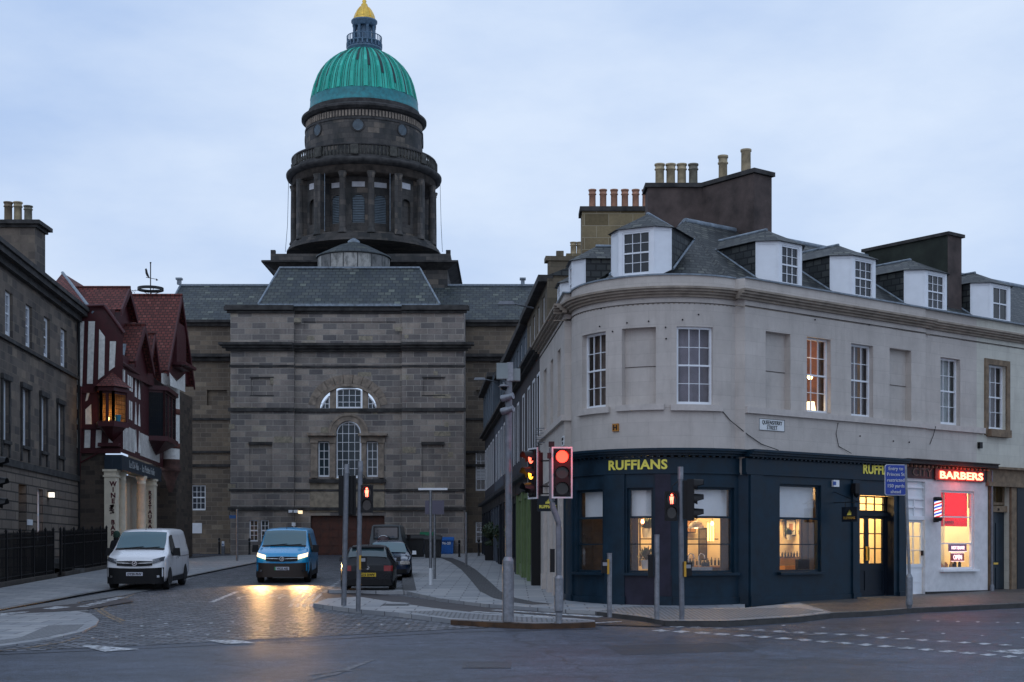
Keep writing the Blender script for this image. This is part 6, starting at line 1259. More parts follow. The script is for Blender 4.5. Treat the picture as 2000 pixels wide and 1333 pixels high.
# ================================================================== LEFT STONE TERRACE
LF = Fr((-19.0, 52.8), (-.0864, .996), 1)
TE = thing('stone_terrace', 'dark sandstone terrace with sash windows at left edge', 'building', tuple(LF(5, 1.4, 0)))
ue = LF.pu(150)
z_ = lambda px, py, n=0: LF.pv(px, py, n)
zcor, zsill, zb0, zb1 = z_(150, 618), z_(100, 709), z_(60, 921), z_(60, 908)
U_ = [(LF.pu(a), LF.pu(b)) for a, b in ((10, 25), (50, 63), (85.5, 97.7), (118.6, 130.6))]; wd = 1.0
ops = [(a, b, z_(60, 681), z_(50, 592)) for a, b in U_]; Mx = [(LF.pu(a), LF.pu(b)) for a, b in ((4, 16.6), (42, 55), (78.6, 90), (112, 122.5))]
ops2 = [(a, b, z_(48, 872), z_(42, 757)) for a, b in Mx]; ops3 = [(LF.pu(70), LF.pu(81), z_(75, 1058), z_(72, 955)), (LF.pu(33), LF.pu(49), 1.6, z_(40, 946))]
print('terrace', ops, ops2, ops3, zcor, zsill, zb0)
m = MB(); wall(m, LF, -22, ue, zb1, zcor, ops + ops2, .22); m.face([LF(ue, .5, 0), LF(ue, zcor, 0), LF(ue, zcor, -9), LF(ue, .5, -9)]); m.build('wall', S_TER, TE)
m = MB(); wall(m, LF, -22, ue, .2, zb0, ops3, .3, .06); m.build('ground_floor_wall', S_RUS, TE)
m = MB(); m.ub(LF, -22, ue, zb0, zb1, -.1, .14); m.ub(LF, -22, ue, zsill - .12, zsill + .02, -.1, .12); m.ub(LF, -22, ue + .2, zcor - .25, zcor, -.1, .2); m.ub(LF, -22, ue + .3, zcor, zcor + .22, -.3, .45); m.ub(LF, -22, ue + .3, zcor + .22, zcor + .4, -.3, .55)
for a, b, c, d in ops2: m.ub(LF, a - .16, a, c - .6, d, 0, .06); m.ub(LF, b, b + .16, c - .6, d, 0, .06); m.ub(LF, a - .22, b + .22, d, d + .2, 0, .12); m.ub(LF, a - .1, b + .1, c - .12, c, 0, .12)
m.build('cornice', S_COR, TE)
for i, o_ in enumerate(ops): sash(LF, *o_, -.12, TE, 2, 4, glass=GLP, fw=.13, bar=.03)
for i, o_ in enumerate(ops2): sash(LF, *o_, -.12, TE, 2, 4, glass=GLP if i < 3 else GLC, fw=.13, bar=.03, back=None if i < 3 else simple('warm_shutter', (.5, .33, .2), .8, var=.2))
o_ = ops3[0]; sash(LF, *o_, -.1, TE, 2, 4, glass=GLC, fw=.1, bar=.04, back=simple('cream_lit_shutter', (.7, .5, .42), .8, var=.1, emis=(1, .6, .45), es=.28))
m = MB(); a, b, c, d = ops3[1]; m.ub(LF, a, b, c, d - .8, -.3, -.25); m.build('door', simple('black_gloss_door', (.01, .01, .012), .3, var=0), TE); MB().ub(LF, a, b, d - .8, d, -.3, -.26).build('fanlight', simple('dim_lit_fanlight', (.2, .12, .04), .5, var=.2, emis=(1, .55, .15), es=.10), TE)
m = MB(); m.face([LF(-22, zcor + .4, -.3), LF(ue, zcor + .4, -.3), LF(ue, zcor + 2.2, -4.5), LF(-22, zcor + 2.2, -4.5)]); m.face([LF(-22, zcor + .4, -9), LF(ue, zcor + .4, -9), LF(ue, zcor + 2.2, -4.5), LF(-22, zcor + 2.2, -4.5)]); m.face([LF(ue, zcor + .4, -.3), LF(ue, zcor + 2.2, -4.5), LF(ue, zcor + .4, -9)]); m.build('roof', SLATE, TE)
Dc = 59.0; zc0, zc1 = Z(445, Dc), Z(432, Dc); m = MB(); xr = X(69, Dc); m.box((xr - 1.6, Dc + .6, 11), (3.2, 1.3, zc0 - 11)); cs = m.build('chimney_stack', S_TER, TE); m = MB(); m.box((xr - 1.6, Dc + .6, zc0), (3.4, 1.5, .12)); m.box((xr - 1.6, Dc + .6, zc0 + .12), (3.7, 1.75, .16)); m.build('chimney_cap', S_COR, cs)
for px, mt, h_ in ((16, SAND, .78), (35, BUFF, .78), (55, POTG, .62)): pot((X(px, Dc), Dc, zc0 + .28), .17, h_, mt, cs)
m = MB(); p = LF(ue + .05, 0, .08); m.tube([(p.x, p.y, 1), (p.x, p.y, zcor)], .06, 8); m.build('downpipe', BLACKP, TE)
wl_ = thing('wall_lantern', 'small lit wall lantern on the rusticated stone of the terrace', 'lamp', tuple(LF(LF.pu(91), z_(91, 972), .06))); u = LF.pu(91); MB().ub(LF, u - .1, u + .12, z_(91, 972), z_(91, 962), .1, .3).build('lantern_glass', E_WHT, wl_); MB().ub(LF, u - .15, u + .15, z_(91, 962), z_(91, 959), .06, .34).build('lantern_cap', BLACKP, wl_); MB().ub(LF, u - .15, u + .15, z_(91, 974), z_(91, 972), .06, .3).build('lantern_base', BLACKP, wl_)
tag(MB().ub(LF, LF.pu(49.5), LF.pu(59), z_(54, 1026), z_(54, 1015), .06, .1).build('wall_plaque', WHITEP), 'white plaque on the terrace beside its front door', 'plaque')
# railings and steps
def railing(pts, label, h=1.65):
    t = thing('iron_railing', label, 'railing', tuple(pz(pts[0]))); m = MB(); rl = MB(); cp_ = MB()
    for a, b in zip(pts, pts[1:]):
        a = Vector(a); b = Vector(b); L = (b - a).length; k = int(L / .14); d = (b - a) / L; f = Fr((a.x, a.y), (d.x, d.y)); za_, zb_ = gz(*a), gz(*b)
        cp_.face([]) if False else None
        for i in range(k + 1):
            p = a + d * L * i / k; z = gz(p.x, p.y) + .1; big = i % 12 == 0; r = .035 if big else .013
            m.box((p.x, p.y, z), (r * 2, r * 2, h + (.12 if big else 0))); m.box((p.x, p.y, z + h + (.12 if big else 0)), (r * 3.2, r * 3.2, .11), taper=.05)
        for hh in (.22, 1.2, h - .12):
            q0, q1 = Vector((a.x, a.y, gz(*a) + hh + .1)), Vector((b.x, b.y, gz(*b) + hh + .1)); rl.tube([q0, q1], .02, 4)
        q0, q1 = Vector((a.x, a.y, gz(*a))), Vector((b.x, b.y, gz(*b))); n = Vector((d.y, -d.x, 0)) * .16; cp_.prism([q0 - n, q1 - n, q1 + n, q0 + n], (0, 0, .2))
    m.build('bars', BLACKP, t); rl.build('rails', BLACKP, t); cp_.build('stone_base', simple('dark_kerb_stone', (.06, .05, .042), .9, var=.3), t)
A_ = lambda px, py: tuple(gp(px, py))[:2]
pa = A_(-120, 1170); pb_ = A_(104, 1131); pc_ = A_(208, 1112)
railing([pa, pb_], 'black spiked iron railing nearest the camera at left'); 
pd_ = A_(118, 1128); railing([pd_, A_(125, 1127), pc_], 'black spiked iron railing beyond the stone steps')
q = Vector(pb_); railing([pb_, (q.x - 2.0, q.y + .2)], 'short black return railing beside the terrace steps'); q = Vector(pc_); railing([pc_, (q.x - 1.8, q.y + .2)], 'short black return railing by the cream column')
stp = thing('stone_steps', 'stone steps between the two stretches of railing', 'steps', tuple(gp(112, 1129)))
for i in range(3): c = gp(118, 1124); MB().box((c.x - .2 - i * .3, c.y + .6, SL * c.y), (1.6 - i * .3, 1.3, .28 + .2 * i)).build('step', simple('worn_step', (.09, .085, .08), .85, var=.3) if i == 0 else MATS['worn_step'], stp)
bk = MB(); a = Vector(pa); b = Vector(pc_); bk.face([]) if False else None
# ================================================================== HALF-TIMBERED BUILDING
DH = 66.0; HF = Fr((0, DH), (1, 0)); hx = lambda p, D=DH: X(p, D); hz = lambda p, D=DH: Z(p, D)
SX = hx(232); SF = Fr((SX, DH), (-.0864, .996), 1)
HT = thing('half_timbered_building', 'oxblood and white half-timbered building with steep red tiled roofs', 'building', (hx(190), DH, SL * DH))
x0 = hx(134); gH = SL * DH - .3; zt0 = hz(878)
zsf = hz(918); u_end = SF.pu(312)
m = MB(); wall(m, HF, x0, hx(206), gH, zt0); m.build('stone_wall', S_RUB, HT)
m = MB()                                           # timber framed front: outline polygon
top = [(134, 878), (232, 878), (244, 820), (244, 652), (238, 650), (205, 612), (196, 600), (147, 600), (138, 612)]
m.face([HF(hx(a), hz(b), 0) for a, b in [(134, 878), (240, 878), (240, 652), (205, 600), (147, 600), (134, 612)]])
m.build('timber_front', OXB, HT)
ws = [[(152.5, 628), (164.5, 628), (160.5, 755), (149.5, 752)], [(173, 628), (185.5, 628), (181, 750), (170, 750)], [(194, 643), (205, 658), (203.5, 733), (192, 742)], [(215, 667), (226.5, 667), (224, 717), (213, 725)],
      [(148, 767), (158, 767), (157, 790), (147, 806)], [(170, 767), (175, 767), (171, 782), (167, 784)], [(178, 790), (179, 829), (167, 829), (167, 800)], [(158, 808), (156, 829), (149, 829), (152, 815)],
      [(145, 840), (156, 840), (154.5, 875), (143.5, 875)], [(166, 840), (177, 840), (176, 875), (164.5, 875)], [(188, 840), (199, 840), (197, 874), (186.5, 875)], [(213, 840), (220, 840), (220, 866), (212, 866)]]
m = MB()
for w_ in ws: m.cut(); m.prism([HF(hx(a), hz(b), .0) for a, b in w_], (0, -.025, 0))
m.build('white_infill', ROUGHC, HT)
m = MB(); m.ub(HF, x0, hx(236), hz(768), hz(756), 0, .1); m.ub(HF, x0, hx(236), hz(839), hz(830), 0, .1); m.ub(HF, x0, hx(236), hz(886), hz(877), 0, .16); m.ub(HF, hx(195), hx(236), hz(873), hz(866), 0, .35)
m.tube([HF(hx(160), hz(757), .12), HF(hx(158), hz(890), .12), HF(hx(152), hz(1060), .12)], .05, 8); m.tube([HF(hx(152), hz(908), .14), HF(hx(196), hz(884), .14)], .04, 8)
for a, b, c, d in ((205, 598, 244, 652), (138, 612, 147, 600)): m.tube([HF(hx(a), hz(b), .15), HF(hx(c), hz(d), .15)], .09, 6)
m.tube([HF(hx(147), hz(600), .15), HF(hx(205), hz(598), .15)], .08, 6); m.tube([HF(hx(142), hz(620), .1), HF(hx(142), hz(745), .1), HF(hx(150), hz(757), .1)], .05, 6)
m.build('timber_rail', OXB, HT)
# side wall to the street
zg_ = gH; ztS = hz(712); m = MB(); wall(m, SF, 0, u_end + 2.5, zt0 - .1, ztS + .6, [], .1); m.build('timber_side', OXB, HT)
m = MB()
def sp(px, py, n=0): return SF(SF.pu(px), SF.pv(px, py), n)
u = .35
while u < u_end - .2:                              # slender white strips low on the side
    m.cut()
    if not (4.2 < u < 5.6): m.ub(SF, u, u + .16, zt0 + .1, zt0 + 1.25, 0, .02)
    u += .36
for u, z0, z1 in ((.3, ztS - .75, ztS - .1), (.75, ztS - .75, ztS - .1), (1.2, ztS - .75, ztS - .1), (2.2, ztS - .9, ztS - .2), (2.7, ztS - .9, ztS - .2), (3.2, ztS - .9, ztS - .2), (2.6, ztS - 2.3, ztS - 1.4), (3.1, ztS - 2.3, ztS - 1.4)): m.cut(); m.ub(SF, u, u + .26, z0, z1, 0, .02)
for a, b in ((4.4, 1), (5.4, -1)):
    for k_ in range(3): m.cut(); z0 = zt0 + .2 + k_ * 1.35; m.prism([SF(a - .28, z0, .0), SF(a + .28, z0 + .0, .0), SF(a, z0 + 1.1, .0)], SF(0, 0, .02) - SF(0, 0, 0))
m.build('white_infill', ROUGHC, HT)
# navy fascia board
m = MB(); zf0, zf1 = hz(918), hz(889); m.ub(HF, hx(206), SX + .15, zf0, zf1, -.3, .18); m.ub(SF, -.16, SF.pu(309), zf0, zf1, -.3, .18); fb_ = m.build('sign_board', simple('deep_navy_signboard', (.012, .025, .04), .5, var=.1), HT)
text(SF, 'Le Di-Vin  -  La Petite Folie', (SF.pu(247) + SF.pu(293)) / 2, zf0 + .2, .19, .36, fb_, simple('pale_script', (.4, .42, .42), .5, var=0), 'lettering', fit=SF.pu(296) - SF.pu(246))
# cream columns
def col(name, px, D, r, square=False, ph=0):
    x = X(px, D); z0, z1 = SL * D, zf0 + .02; m = MB()
    if square: m.box((x, D, z0), (2 * r, 2 * r, z1 - z0 - .35)); m.box((x, D, z1 - .35), (2 * r + .1, 2 * r + .1, .08)); m.box((x, D, z1 - .27), (2 * r + .02, 2 * r + .02, .17)); m.box((x, D, z1 - .1), (2 * r + .14, 2 * r + .14, .1))
    else: m.lathe((x, D, 0), [(r * 1.25, z0), (r * 1.25, z0 + .1), (r * 1.03, z0 + .2), (r * .92, z1 - .42), (r * 1.02, z1 - .40), (r * 1.02, z1 - .36), (r * .92, z1 - .34), (r * .94, z1 - .2), (r * 1.2, z1 - .1), (r * 1.2, z1)], 24)
    return m.build('column', CRM2, HT), x
c1, xc1 = col('pier', 218, 66.15, .27, True); c2, _ = col('col', 237.5, 68.0, .21); c3, _ = col('col', 276, 72.0, .24); c4, xc4 = col('pier', 294.5, 75.0, .24, True)
OXT = simple('oxblood_letter', (.09, .012, .018), .6, var=0)
def vtext(s, x, D, ytop, ystep, h):
    f = Fr((0, D), (1, 0))
    for i, ch in enumerate(s):
        if ch != ' ': text(f, ch, x, Z(ytop + ystep * i, D), .012, h, c1 if D < 70 else c4, OXT, 'lettering', bold=.012)
vtext('WINE', X(221, 65.88), 65.88, 949.5, 11.2, .21); vtext('BAR', X(220.5, 65.88), 65.88, 1024.5, 10.8, .21); vtext('RESTAURANT', X(293, 74.75), 74.75, 966, 9.4, .19)
m = MB(); fgr = Fr((0, 65.88), (1, 0)); rnd = random.Random(4)
for i in range(26): u = X(218.5 + rnd.uniform(-3.5, 3.5), 65.88); z = Z(995 + rnd.uniform(-9, 9), 65.88); m.face([fgr(u + .05 * math.cos(t), z + .04 * math.sin(t), .012) for t in (0, 1, 2.1, 3.1, 4.2, 5.2)])
m.build('grape_motif', simple('grape_motif_brown', (.16, .10, .09), .7, var=.3), c1)
m = MB(); a, b = SF.pu(247), SF.pu(270); wall(m, SF, .3, u_end + 2.2, gH, zf0, [(a, b - .5, gH, zf0 - .4)], .3, -.5); m.build('entrance_wall', simple('cream_entrance_wall', (.42, .36, .28), .7, var=.12), HT)
m = MB(); 
for A in ([SF(a - .4, gH, -2.6), SF(b + .4, gH, -2.6), SF(b + .4, zf0, -2.6), SF(a - .4, zf0, -2.6)], [SF(b - .4, gH, -.8), SF(b - .4, zf0, -.8), SF(b + .4, zf0, -2.6), SF(b + .4, gH, -2.6)], [SF(a - .4, gH, -.8), SF(a - .4, zf0, -.8), SF(a - .4, zf0, -2.6), SF(a - .4, gH, -2.6)]): m.face(A)
m.build('inside_wall', simple('orange_bar_wall', (.55, .24, .04), .7, var=.15), HT)
l_ = lamp('bar_light', tuple(SF((a + b) / 2, 4.2, -1.6)), 170, (1, .58, .22), .2); l_.parent = HT; l_.location -= Vector(HT.location)
m = MB(); rnd = random.Random(8)
for i in range(34): t_ = i / 33; p = SF(a + .35 + .25 * math.sin(i), 1.9 + 2.5 * t_ + rnd.uniform(-.05, .05), -.55 + rnd.uniform(-.05, .05)); m.lathe((p.x, p.y, p.z), [(.012, 0), (.022, .02), (.012, .04)], 6)
fl_ = m.build('fairy_lights', E_BULB); tag(fl_, 'string of tiny warm fairy lights beside the bar doorway', 'fairy lights')
# oriel on the front corner
def oriel(f, u0, u1, z0, z1, pr, label_m, cols=3, lit=True, roof=1.0):
    m = MB(); c = .35; mid_ = (u0 + u1) / 2
    P = [(u0, 0), (u0 + c, pr), (u1 - c, pr), (u1, 0)]
    for zz0, zz1, e in ((z0 - .25, z0, .14), (z1, z1 + .22, .14)):
        q = [(u0 - e, 0), (u0 + c - e * .6, pr + e), (u1 - c + e * .6, pr + e), (u1 + e, 0)]
        m.face([f(a, zz0, n) for a, n in q]); m.face([f(a, zz1, n) for a, n in q])
        for (a, n), (b, n2) in zip(q, q[1:]): m.face([f(a, zz0, n), f(b, zz0, n2), f(b, zz1, n2), f(a, zz1, n)])
    for i, ((a, n), (b, n2)) in enumerate(zip(P, P[1:])):
        k = cols if i == 1 else 1
        for j in range(k + 1): t_ = j / k; x, y = a + (b - a) * t_, n + (n2 - n) * t_; m.ub(f, x - .05, x + .05, z0, z1, y - .1, y + .01)
        m.face([f(a, z1 - .12, n), f(b, z1 - .12, n2), f(b, z1, n2), f(a, z1, n)])
    m.face([f(u0, z0 - .25, 0), f(u0 + c, z0 - .25, pr), f(mid_, z0 - .9, 0)]); m.face([f(u0 + c, z0 - .25, pr), f(u1 - c, z0 - .25, pr), f(mid_, z0 - .9, 0)]); m.face([f(u1 - c, z0 - .25, pr), f(u1, z0 - .25, 0), f(mid_, z0 - .9, 0)])
    o = m.build('oriel_window', OXB, HT); g_ = MB()
    for (a, n), (b, n2) in zip(P, P[1:]): g_.face([f(a, z0, n - .06), f(b, z0, n2 - .06), f(b, z1 - .1, n2 - .06), f(a, z1 - .1, n - .06)])
    g_.build('pane', GLC if lit else GLD, o)
    b_ = MB()
    for (a, n), (b, n2) in zip(P, P[1:]):
        for j in range(1, 7): zq = z0 + (z1 - z0) * j / 7; b_.face([f(a, zq - .008, n - .04), f(b, zq - .008, n2 - .04), f(b, zq + .008, n2 - .04), f(a, zq + .008, n - .04)])
        for j in range(1, 8): t_ = j / 8; x, y = a + (b - a) * t_, n + (n2 - n) * t_ - .04; b_.ub(f, x - .006, x + .006, z0, z1, y - .004, y)
    b_.build('leaded_bars', BLACKP, o)
    if roof:
        r_ = MB(); q = [(u0 - .3, -.0), (u0 + c - .15, pr + .3), (u1 - c + .15, pr + .3), (u1 + .3, 0)]; apx = f(mid_, z1 + .22 + roof, -.0)
        for (a, n), (b, n2) in zip(q, q[1:]): r_.face([f(a, z1 + .2, n), f(b, z1 + .2, n2), apx])
        r_.build('oriel_roof', TILE, o)
    return o
oz0, oz1 = hz(826), hz(768); oriel(HF, hx(193), hx(246), oz0, oz1, .9, None, 2, True, hz(732) - hz(764))
m = MB(); fB = Fr((0, DH + .9), (1, 0)); m.face([fB(hx(190), oz0 - .3, 0), fB(hx(230), oz0 - .3, 0), fB(hx(230), oz1 + .2, 0), fB(hx(190), oz1 + .2, 0)]); m.build('inside_wall', simple('dim_amber_wall', (.32, .16, .05), .8, var=.4, vs=3), HT)
MB().ub(HF, hx(194), hx(245), oz0 - .02, oz1 + .1, .02, .05).build('oriel_backing', MATS['dim_amber_wall'], HT)
l_ = lamp('oriel_light', (hx(214), DH - .45, oz0 + .5), 9, (1, .6, .2), .08); l_.parent = HT; l_.location -= Vector(HT.location)
ol = thing('table_lamp', 'small glowing lamp standing in the front oriel window', 'lamp', (hx(216), DH - .5, oz0)); MB().lathe((hx(216), DH - .5, oz0), [(.06, .02), (.08, .15), (.05, .28)], 10).build('lamp_shade', E_WARM, ol)
bkt = MB().lathe((hx(236), DH - .5, oz0 + .01), [(.11, 0), (.15, .3)], 14).build('blue_bucket', simple('teal_bucket', (.02, .20, .30), .5, var=0)); tag(bkt, 'teal blue bucket standing in the front oriel window', 'bucket')
ua, ub2 = SF.pu(290), SF.pu(316); oriel(SF, ua, ub2, SF.pv(300, 856), SF.pv(300, 768), .8, None, 3, False, .0)
# round turret at the far corner
DTu = 79.5; tc_ = (X(333, DTu), DTu, 0); rT = 17.5 * DTu / FPX; tz = lambda p: Z(p, DTu)
m = MB(); m.lathe(tc_, [(rT, tz(908)), (rT, tz(700))], 40, cap=False); m.build('turret_wall', ROUGHC, HT)
m = MB()
for y0, y1 in ((800, 811), (867, 877)): m.lathe(tc_, [(rT, tz(y1)), (rT + .025, tz(y1)), (rT + .025, tz(y0)), (rT, tz(y0))], 40, cap=False)
m.build('turret_band', simple('brick_red_band', (.16, .055, .04), .9, var=.2), HT)
m = MB(); m.lathe(tc_, [(.1, tz(962)), (rT * .45, tz(950)), (rT * .55, tz(940)), (rT * .8, tz(930)), (rT * .95, tz(924)), (rT * 1.15, tz(920)), (rT * 1.15, tz(915)), (rT * 1.02, tz(908)), (rT * 1.02, tz(898))], 40, smooth=False); m.build('turret_corbel', simple('red_brown_stone', (.10, .05, .04), .9, var=.3, vs=3), HT)
m = MB(); m.box((X(322, 80), 82, gH), (1.3, 4, tz(760) - gH)); m.build('rear_wall', S_RUB, HT)
# steep tiled roofs: gable(front plane x of the gable, ridge along X)
def gable(xf, D0_, D1_, ze, zr, xb, mat=TILE, over=.35, wallz=None, name='roof'):
    Dm = (D0_ + D1_) / 2; m = MB(); xo = xf + over; k = .14
    for Da in (D0_, D1_):
        A = [Vector((xo, Da, ze)), Vector((xo, Dm, zr)), Vector((xb, Dm, zr)), Vector((xb, Da, ze))]; m.face(A); m.face([p - Vector((0, 0, k)) for p in A])
    o = m.build(name, mat, HT); m = MB()
    for Da in (D0_, D1_): m.prism([(xo, Da, ze - .3), (xo, Da, ze + .02), (xo, Dm, zr + .02), (xo, Dm, zr - .35)], (-.08, 0, 0))
    m.build('bargeboard', OXB, o)
    m = MB(); m.face([(xf, D0_, ze), (xf, D1_, ze), (xf, Dm, zr)]); 
    if wallz is not None: m.face([(xf, D0_, ze), (xf, D1_, ze), (xf, D1_, wallz), (xf, D0_, wallz)]); m.face([(xf, D0_, ze), (xf, D0_, wallz), (xb, D0_, wallz), (xb, D0_, ze)])
    m.build('gable_wall', OXB, o)
    MB().tube([(xo, Dm, zr + .02), (xb, Dm, zr + .02)], .07, 6).build('ridge_tiles', TILE, o)
    return o
# main hipped roof at left
m = MB(); bz_ = hz(611); ap = Vector((X(122, 71.5), 71.5, Z(533, 71.5))); A = Vector((hx(60), 66, bz_)); B = Vector((hx(182), 66, bz_)); C_ = Vector((X(246, 72), 73, bz_ + .6)); m.face([A, B, ap]); m.face([B, Vector((B.x + .3, 78, bz_)), ap + Vector((0, 5, 0)), ap]); m.face([A, Vector((A.x, 78, bz_)), ap + Vector((0, 5, 0)), ap]); m.build('main_roof', TILE, HT)
m = MB(); m.tube([B, ap], .08, 6); m.build('hip_lead', LEAD, HT)
gA = gable(X(240, 70), 68.6, 71.6, Z(606, 68.8), Z(562, 70.1), X(140, 70), wallz=Z(640, 69))
gB = gable(X(272, 70.5), 68.6, 72.2, Z(706, 68.6), Z(635, 70.4), X(205, 70), wallz=hz(720))
gC = gable(X(292, 73.4), 72.3, 74.3, Z(716, 72.3), Z(652, 73.3), X(240, 73), wallz=hz(715))
gD = gable(X(344, 77.3), 74.4, 80.6, Z(724, 74.4), Z(577, 77.5), X(247, 77.5), over=.3, wallz=Z(730, 75))
m = MB(); m.box((-20.75, 71, 10.5), (2.9, 8, 2.9)); m.build('attic_wall', OXB, HT)
m = MB(); xg = X(344, 77.3); m.prism([(xg + .02, 75.6, Z(730, 76)), (xg + .02, 77.2, Z(745, 77)), (xg + .02, 79.2, Z(730, 79)), (xg + .02, 79.2, Z(765, 79)), (xg + .02, 75.8, Z(755, 76))], (.03, 0, 0)); m.build('white_infill', ROUGHC, HT)
m = MB(); m.box((xg + .35, 77.6, Z(718, 77.5)), (.8, 2.6, .15)); m.box((xg + .2, 77.6, Z(722, 77.5)), (.5, 2.0, .15)); m.box((xg + .1, 77.6, Z(716, 77.5)), (.25, 2.2, 2.3)); m.build('gable_oriel', OXB, HT)
m = MB(); m.tube([SF(0, ztS + .1, .12), SF(8, ztS + .1, .12)], .07, 6); m.build('eaves_gutter', OXB, HT)
m = MB(); s_ = hx(238, 68.2); m.prism([(X(230, 68.2), 68.2, Z(703, 68.2)), (X(242, 68.2), 68.2, Z(703, 68.2)), (X(247, 68.9), 68.9, Z(672, 68.9)), (X(239, 68.9), 68.9, Z(672, 68.9))], (0, -.06, 0)); m.build('skylight', LEAD, HT)
m = MB(); m.face([(SX, DH, hz(712)), (SX - 1.0, 78, hz(712)), (X(150, 72), 78, hz(712)), (X(150, 66), 66.2, hz(712))]); m.build('attic_floor', OXB, HT)
# weathervane with ring
DV = 77.5; vx_, vz = X(294, DV), lambda p: Z(p, DV)
wv = thing('weather_vane', 'black weathervane with heron and ring crowning the big red roof', 'weathervane', (vx_, DV, vz(577)))
MB().tube([(vx_, DV, vz(578)), (vx_, DV, vz(514))], .03, 6).build('spindle', BLACKP, wv); m = MB(); m.lathe((vx_, DV, vz(565)), [(.70, -.08), (.70, .08), (.67, .08), (.67, -.08), (.70, -.08)], 30, cap=False)
for i in range(4): a = math.pi / 2 * i + .5; m.tube([(vx_, DV, vz(577)), (vx_ + .68 * math.cos(a), DV + .68 * math.sin(a), vz(567))], .015, 4)
m.build('ring', BLACKP, wv)
m = MB(); f = Fr((0, DV), (1, 0)); m.tube([f(vx_ - .25, vz(542), 0), f(vx_ + .35, vz(546), 0)], .015, 4); m.prism([f(vx_ + .3, vz(544), 0), f(vx_ + .42, vz(547), 0), f(vx_ + .3, vz(549), 0)], (0, .02, 0)); m.build('arrow', BLACKP, wv)
m = MB(); m.prism([f(X(p, DV), vz(q_), 0) for p, q_ in ((283, 526), (285.5, 524), (287, 527), (288, 532), (291, 540), (293, 544), (289, 542), (286, 539), (284, 534), (283.5, 529))], (0, .05, 0)); m.build('heron', BLACKP, wv)
MB().lathe((vx_, DV, vz(515)), [(.03, 0), (.06, .04), (.03, .08)], 8).build('finial', BLACKP, wv)
m = MB(); m.tube([(X(257, DV), DV, vz(568)), (X(318, DV), DV, vz(566))], .012, 4); m.tube([(X(258, DV), DV, vz(573)), (X(258, DV), DV, vz(567)), (X(263, DV), DV, vz(573)), (X(264, DV), DV, vz(566))], .015, 4); m.build('cross_arm', BLACKP, wv)
# ================================================================== STREET FURNITURE
def Dg(py, h=0): return (EYE - h) / ((py - HY) / FPX + SL)
def cyl(mb, x, y, z0, z1, r, n=16, r1=None): mb.lathe((x, y, 0), [(r, z0), (r1 or r, z1)], n); return mb
LENSD = simple('unlit_lens', (.02, .018, .016), .2, var=0); LENSA = simple('amber_lens', (.45, .16, .01), .25, var=0, emis=(1, .42, .03), es=4.5); LENSR = simple('red_lens_side', (.5, .02, .02), .25, var=0, emis=(1, .14, .08), es=3.2)
WHB = simple('white_board_edge', (.62, .62, .64), .4, var=.05)
def head(parent, x, y, zt, s, yaw, lenses, h=1.05, w_=.34, board=True, n=3):
    """signal head facing -y turned by yaw; lenses top to bottom"""
    ca, sa = math.cos(yaw), math.sin(yaw); f = Fr((x, y), (ca, sa), 1)
    z0 = zt - h; m = MB(); m.ub(f, -w_ * .42, w_ * .42, z0 + .03, zt - .03, -.12, .03); m.ub(f, -w_ * .3, w_ * .3, z0 + .06, zt - .06, -.2, -.12); o = m.build('signal_head', PLAST, parent)
    if board:
        m = MB(); W, H = w_ * .62, .04; m.ub(f, -W, W, z0 - H, zt + H, -.02, -.005); bo = m.build('backing_board', BLACKP, o); m = MB()
        for a, b, c, d in ((-W, W, z0 - H, z0 - H + .035), (-W, W, zt + H - .035, zt + H), (-W, -W + .035, z0 - H + .036, zt + H - .036), (W - .035, W, z0 - H + .036, zt + H - .036)): m.ub(f, a, b, c, d, -.024, .0)
        m.build('white_border', WHB, o)
    for i, lm in enumerate(lenses):
        zc = zt - h * (i + .5) / n; r = min(.13, h / n * .40); c = f(0, zc, .035); P = [f(r * math.cos(t), zc + r * math.sin(t), .035) for t in [2 * math.pi * k / 20 for k in range(20)]]
        MB().face(P).build('lens', lm, o); m = MB(); L = [[f(r * 1.12 * math.cos(t), zc + r * 1.12 * math.sin(t), .03), f(r * 1.15 * math.cos(t), zc + r * 1.15 * math.sin(t) - .02, .24 if 0.1 < t < 3.04 else .10)] for t in [-.5 + (math.pi + 1.0) * k / 16 for k in range(17)]]; m.grid(L); m.build('visor', PLAST, o)
    return o, f
def redman(parent, x, y, z, lit=True, yaw=0, s=1.0):
    f = Fr((x, y), (math.cos(yaw), math.sin(yaw)), 1); m = MB()
    m.face([f(.028 * s * math.cos(t), z + .085 * s + .028 * s * math.sin(t), 0) for t in [2 * math.pi * k / 10 for k in range(10)]])
    m.face([f(a * s, z + b * s, 0) for a, b in ((-.045, .05), (.045, .05), (.04, -.03), (-.04, -.03))])
    for q in (-1, 1): m.face([f(a * s, z + b * s, 0) for a, b in ((q * .004, -.03), (q * .036, -.03), (q * .03, -.12), (q * .008, -.12))])
    m.build('red_man', E_REDM, parent)
def pushbox(parent, x, y, z, side, yellow=True, c=(.55, .30, .02)):
    m = MB(); m.box((x + side * .11, y - .02, z), (.15, .16, .30)); o = m.build('push_button_box', PLAST, parent); MB().box((x + side * .035, y - .02, z - .02), (.045, .18, .34)).build('coloured_backplate', simple('amber_backplate', c, .5, var=.08) if 'amber_backplate' not in MATS else MATS['amber_backplate'], o)
    MB().box((x + side * .11, y - .105, z + .17), (.10, .012, .08)).build('display', simple('grey_display', (.25, .26, .28), .3, var=0) if 'grey_display' not in MATS else MATS['grey_display'], o)
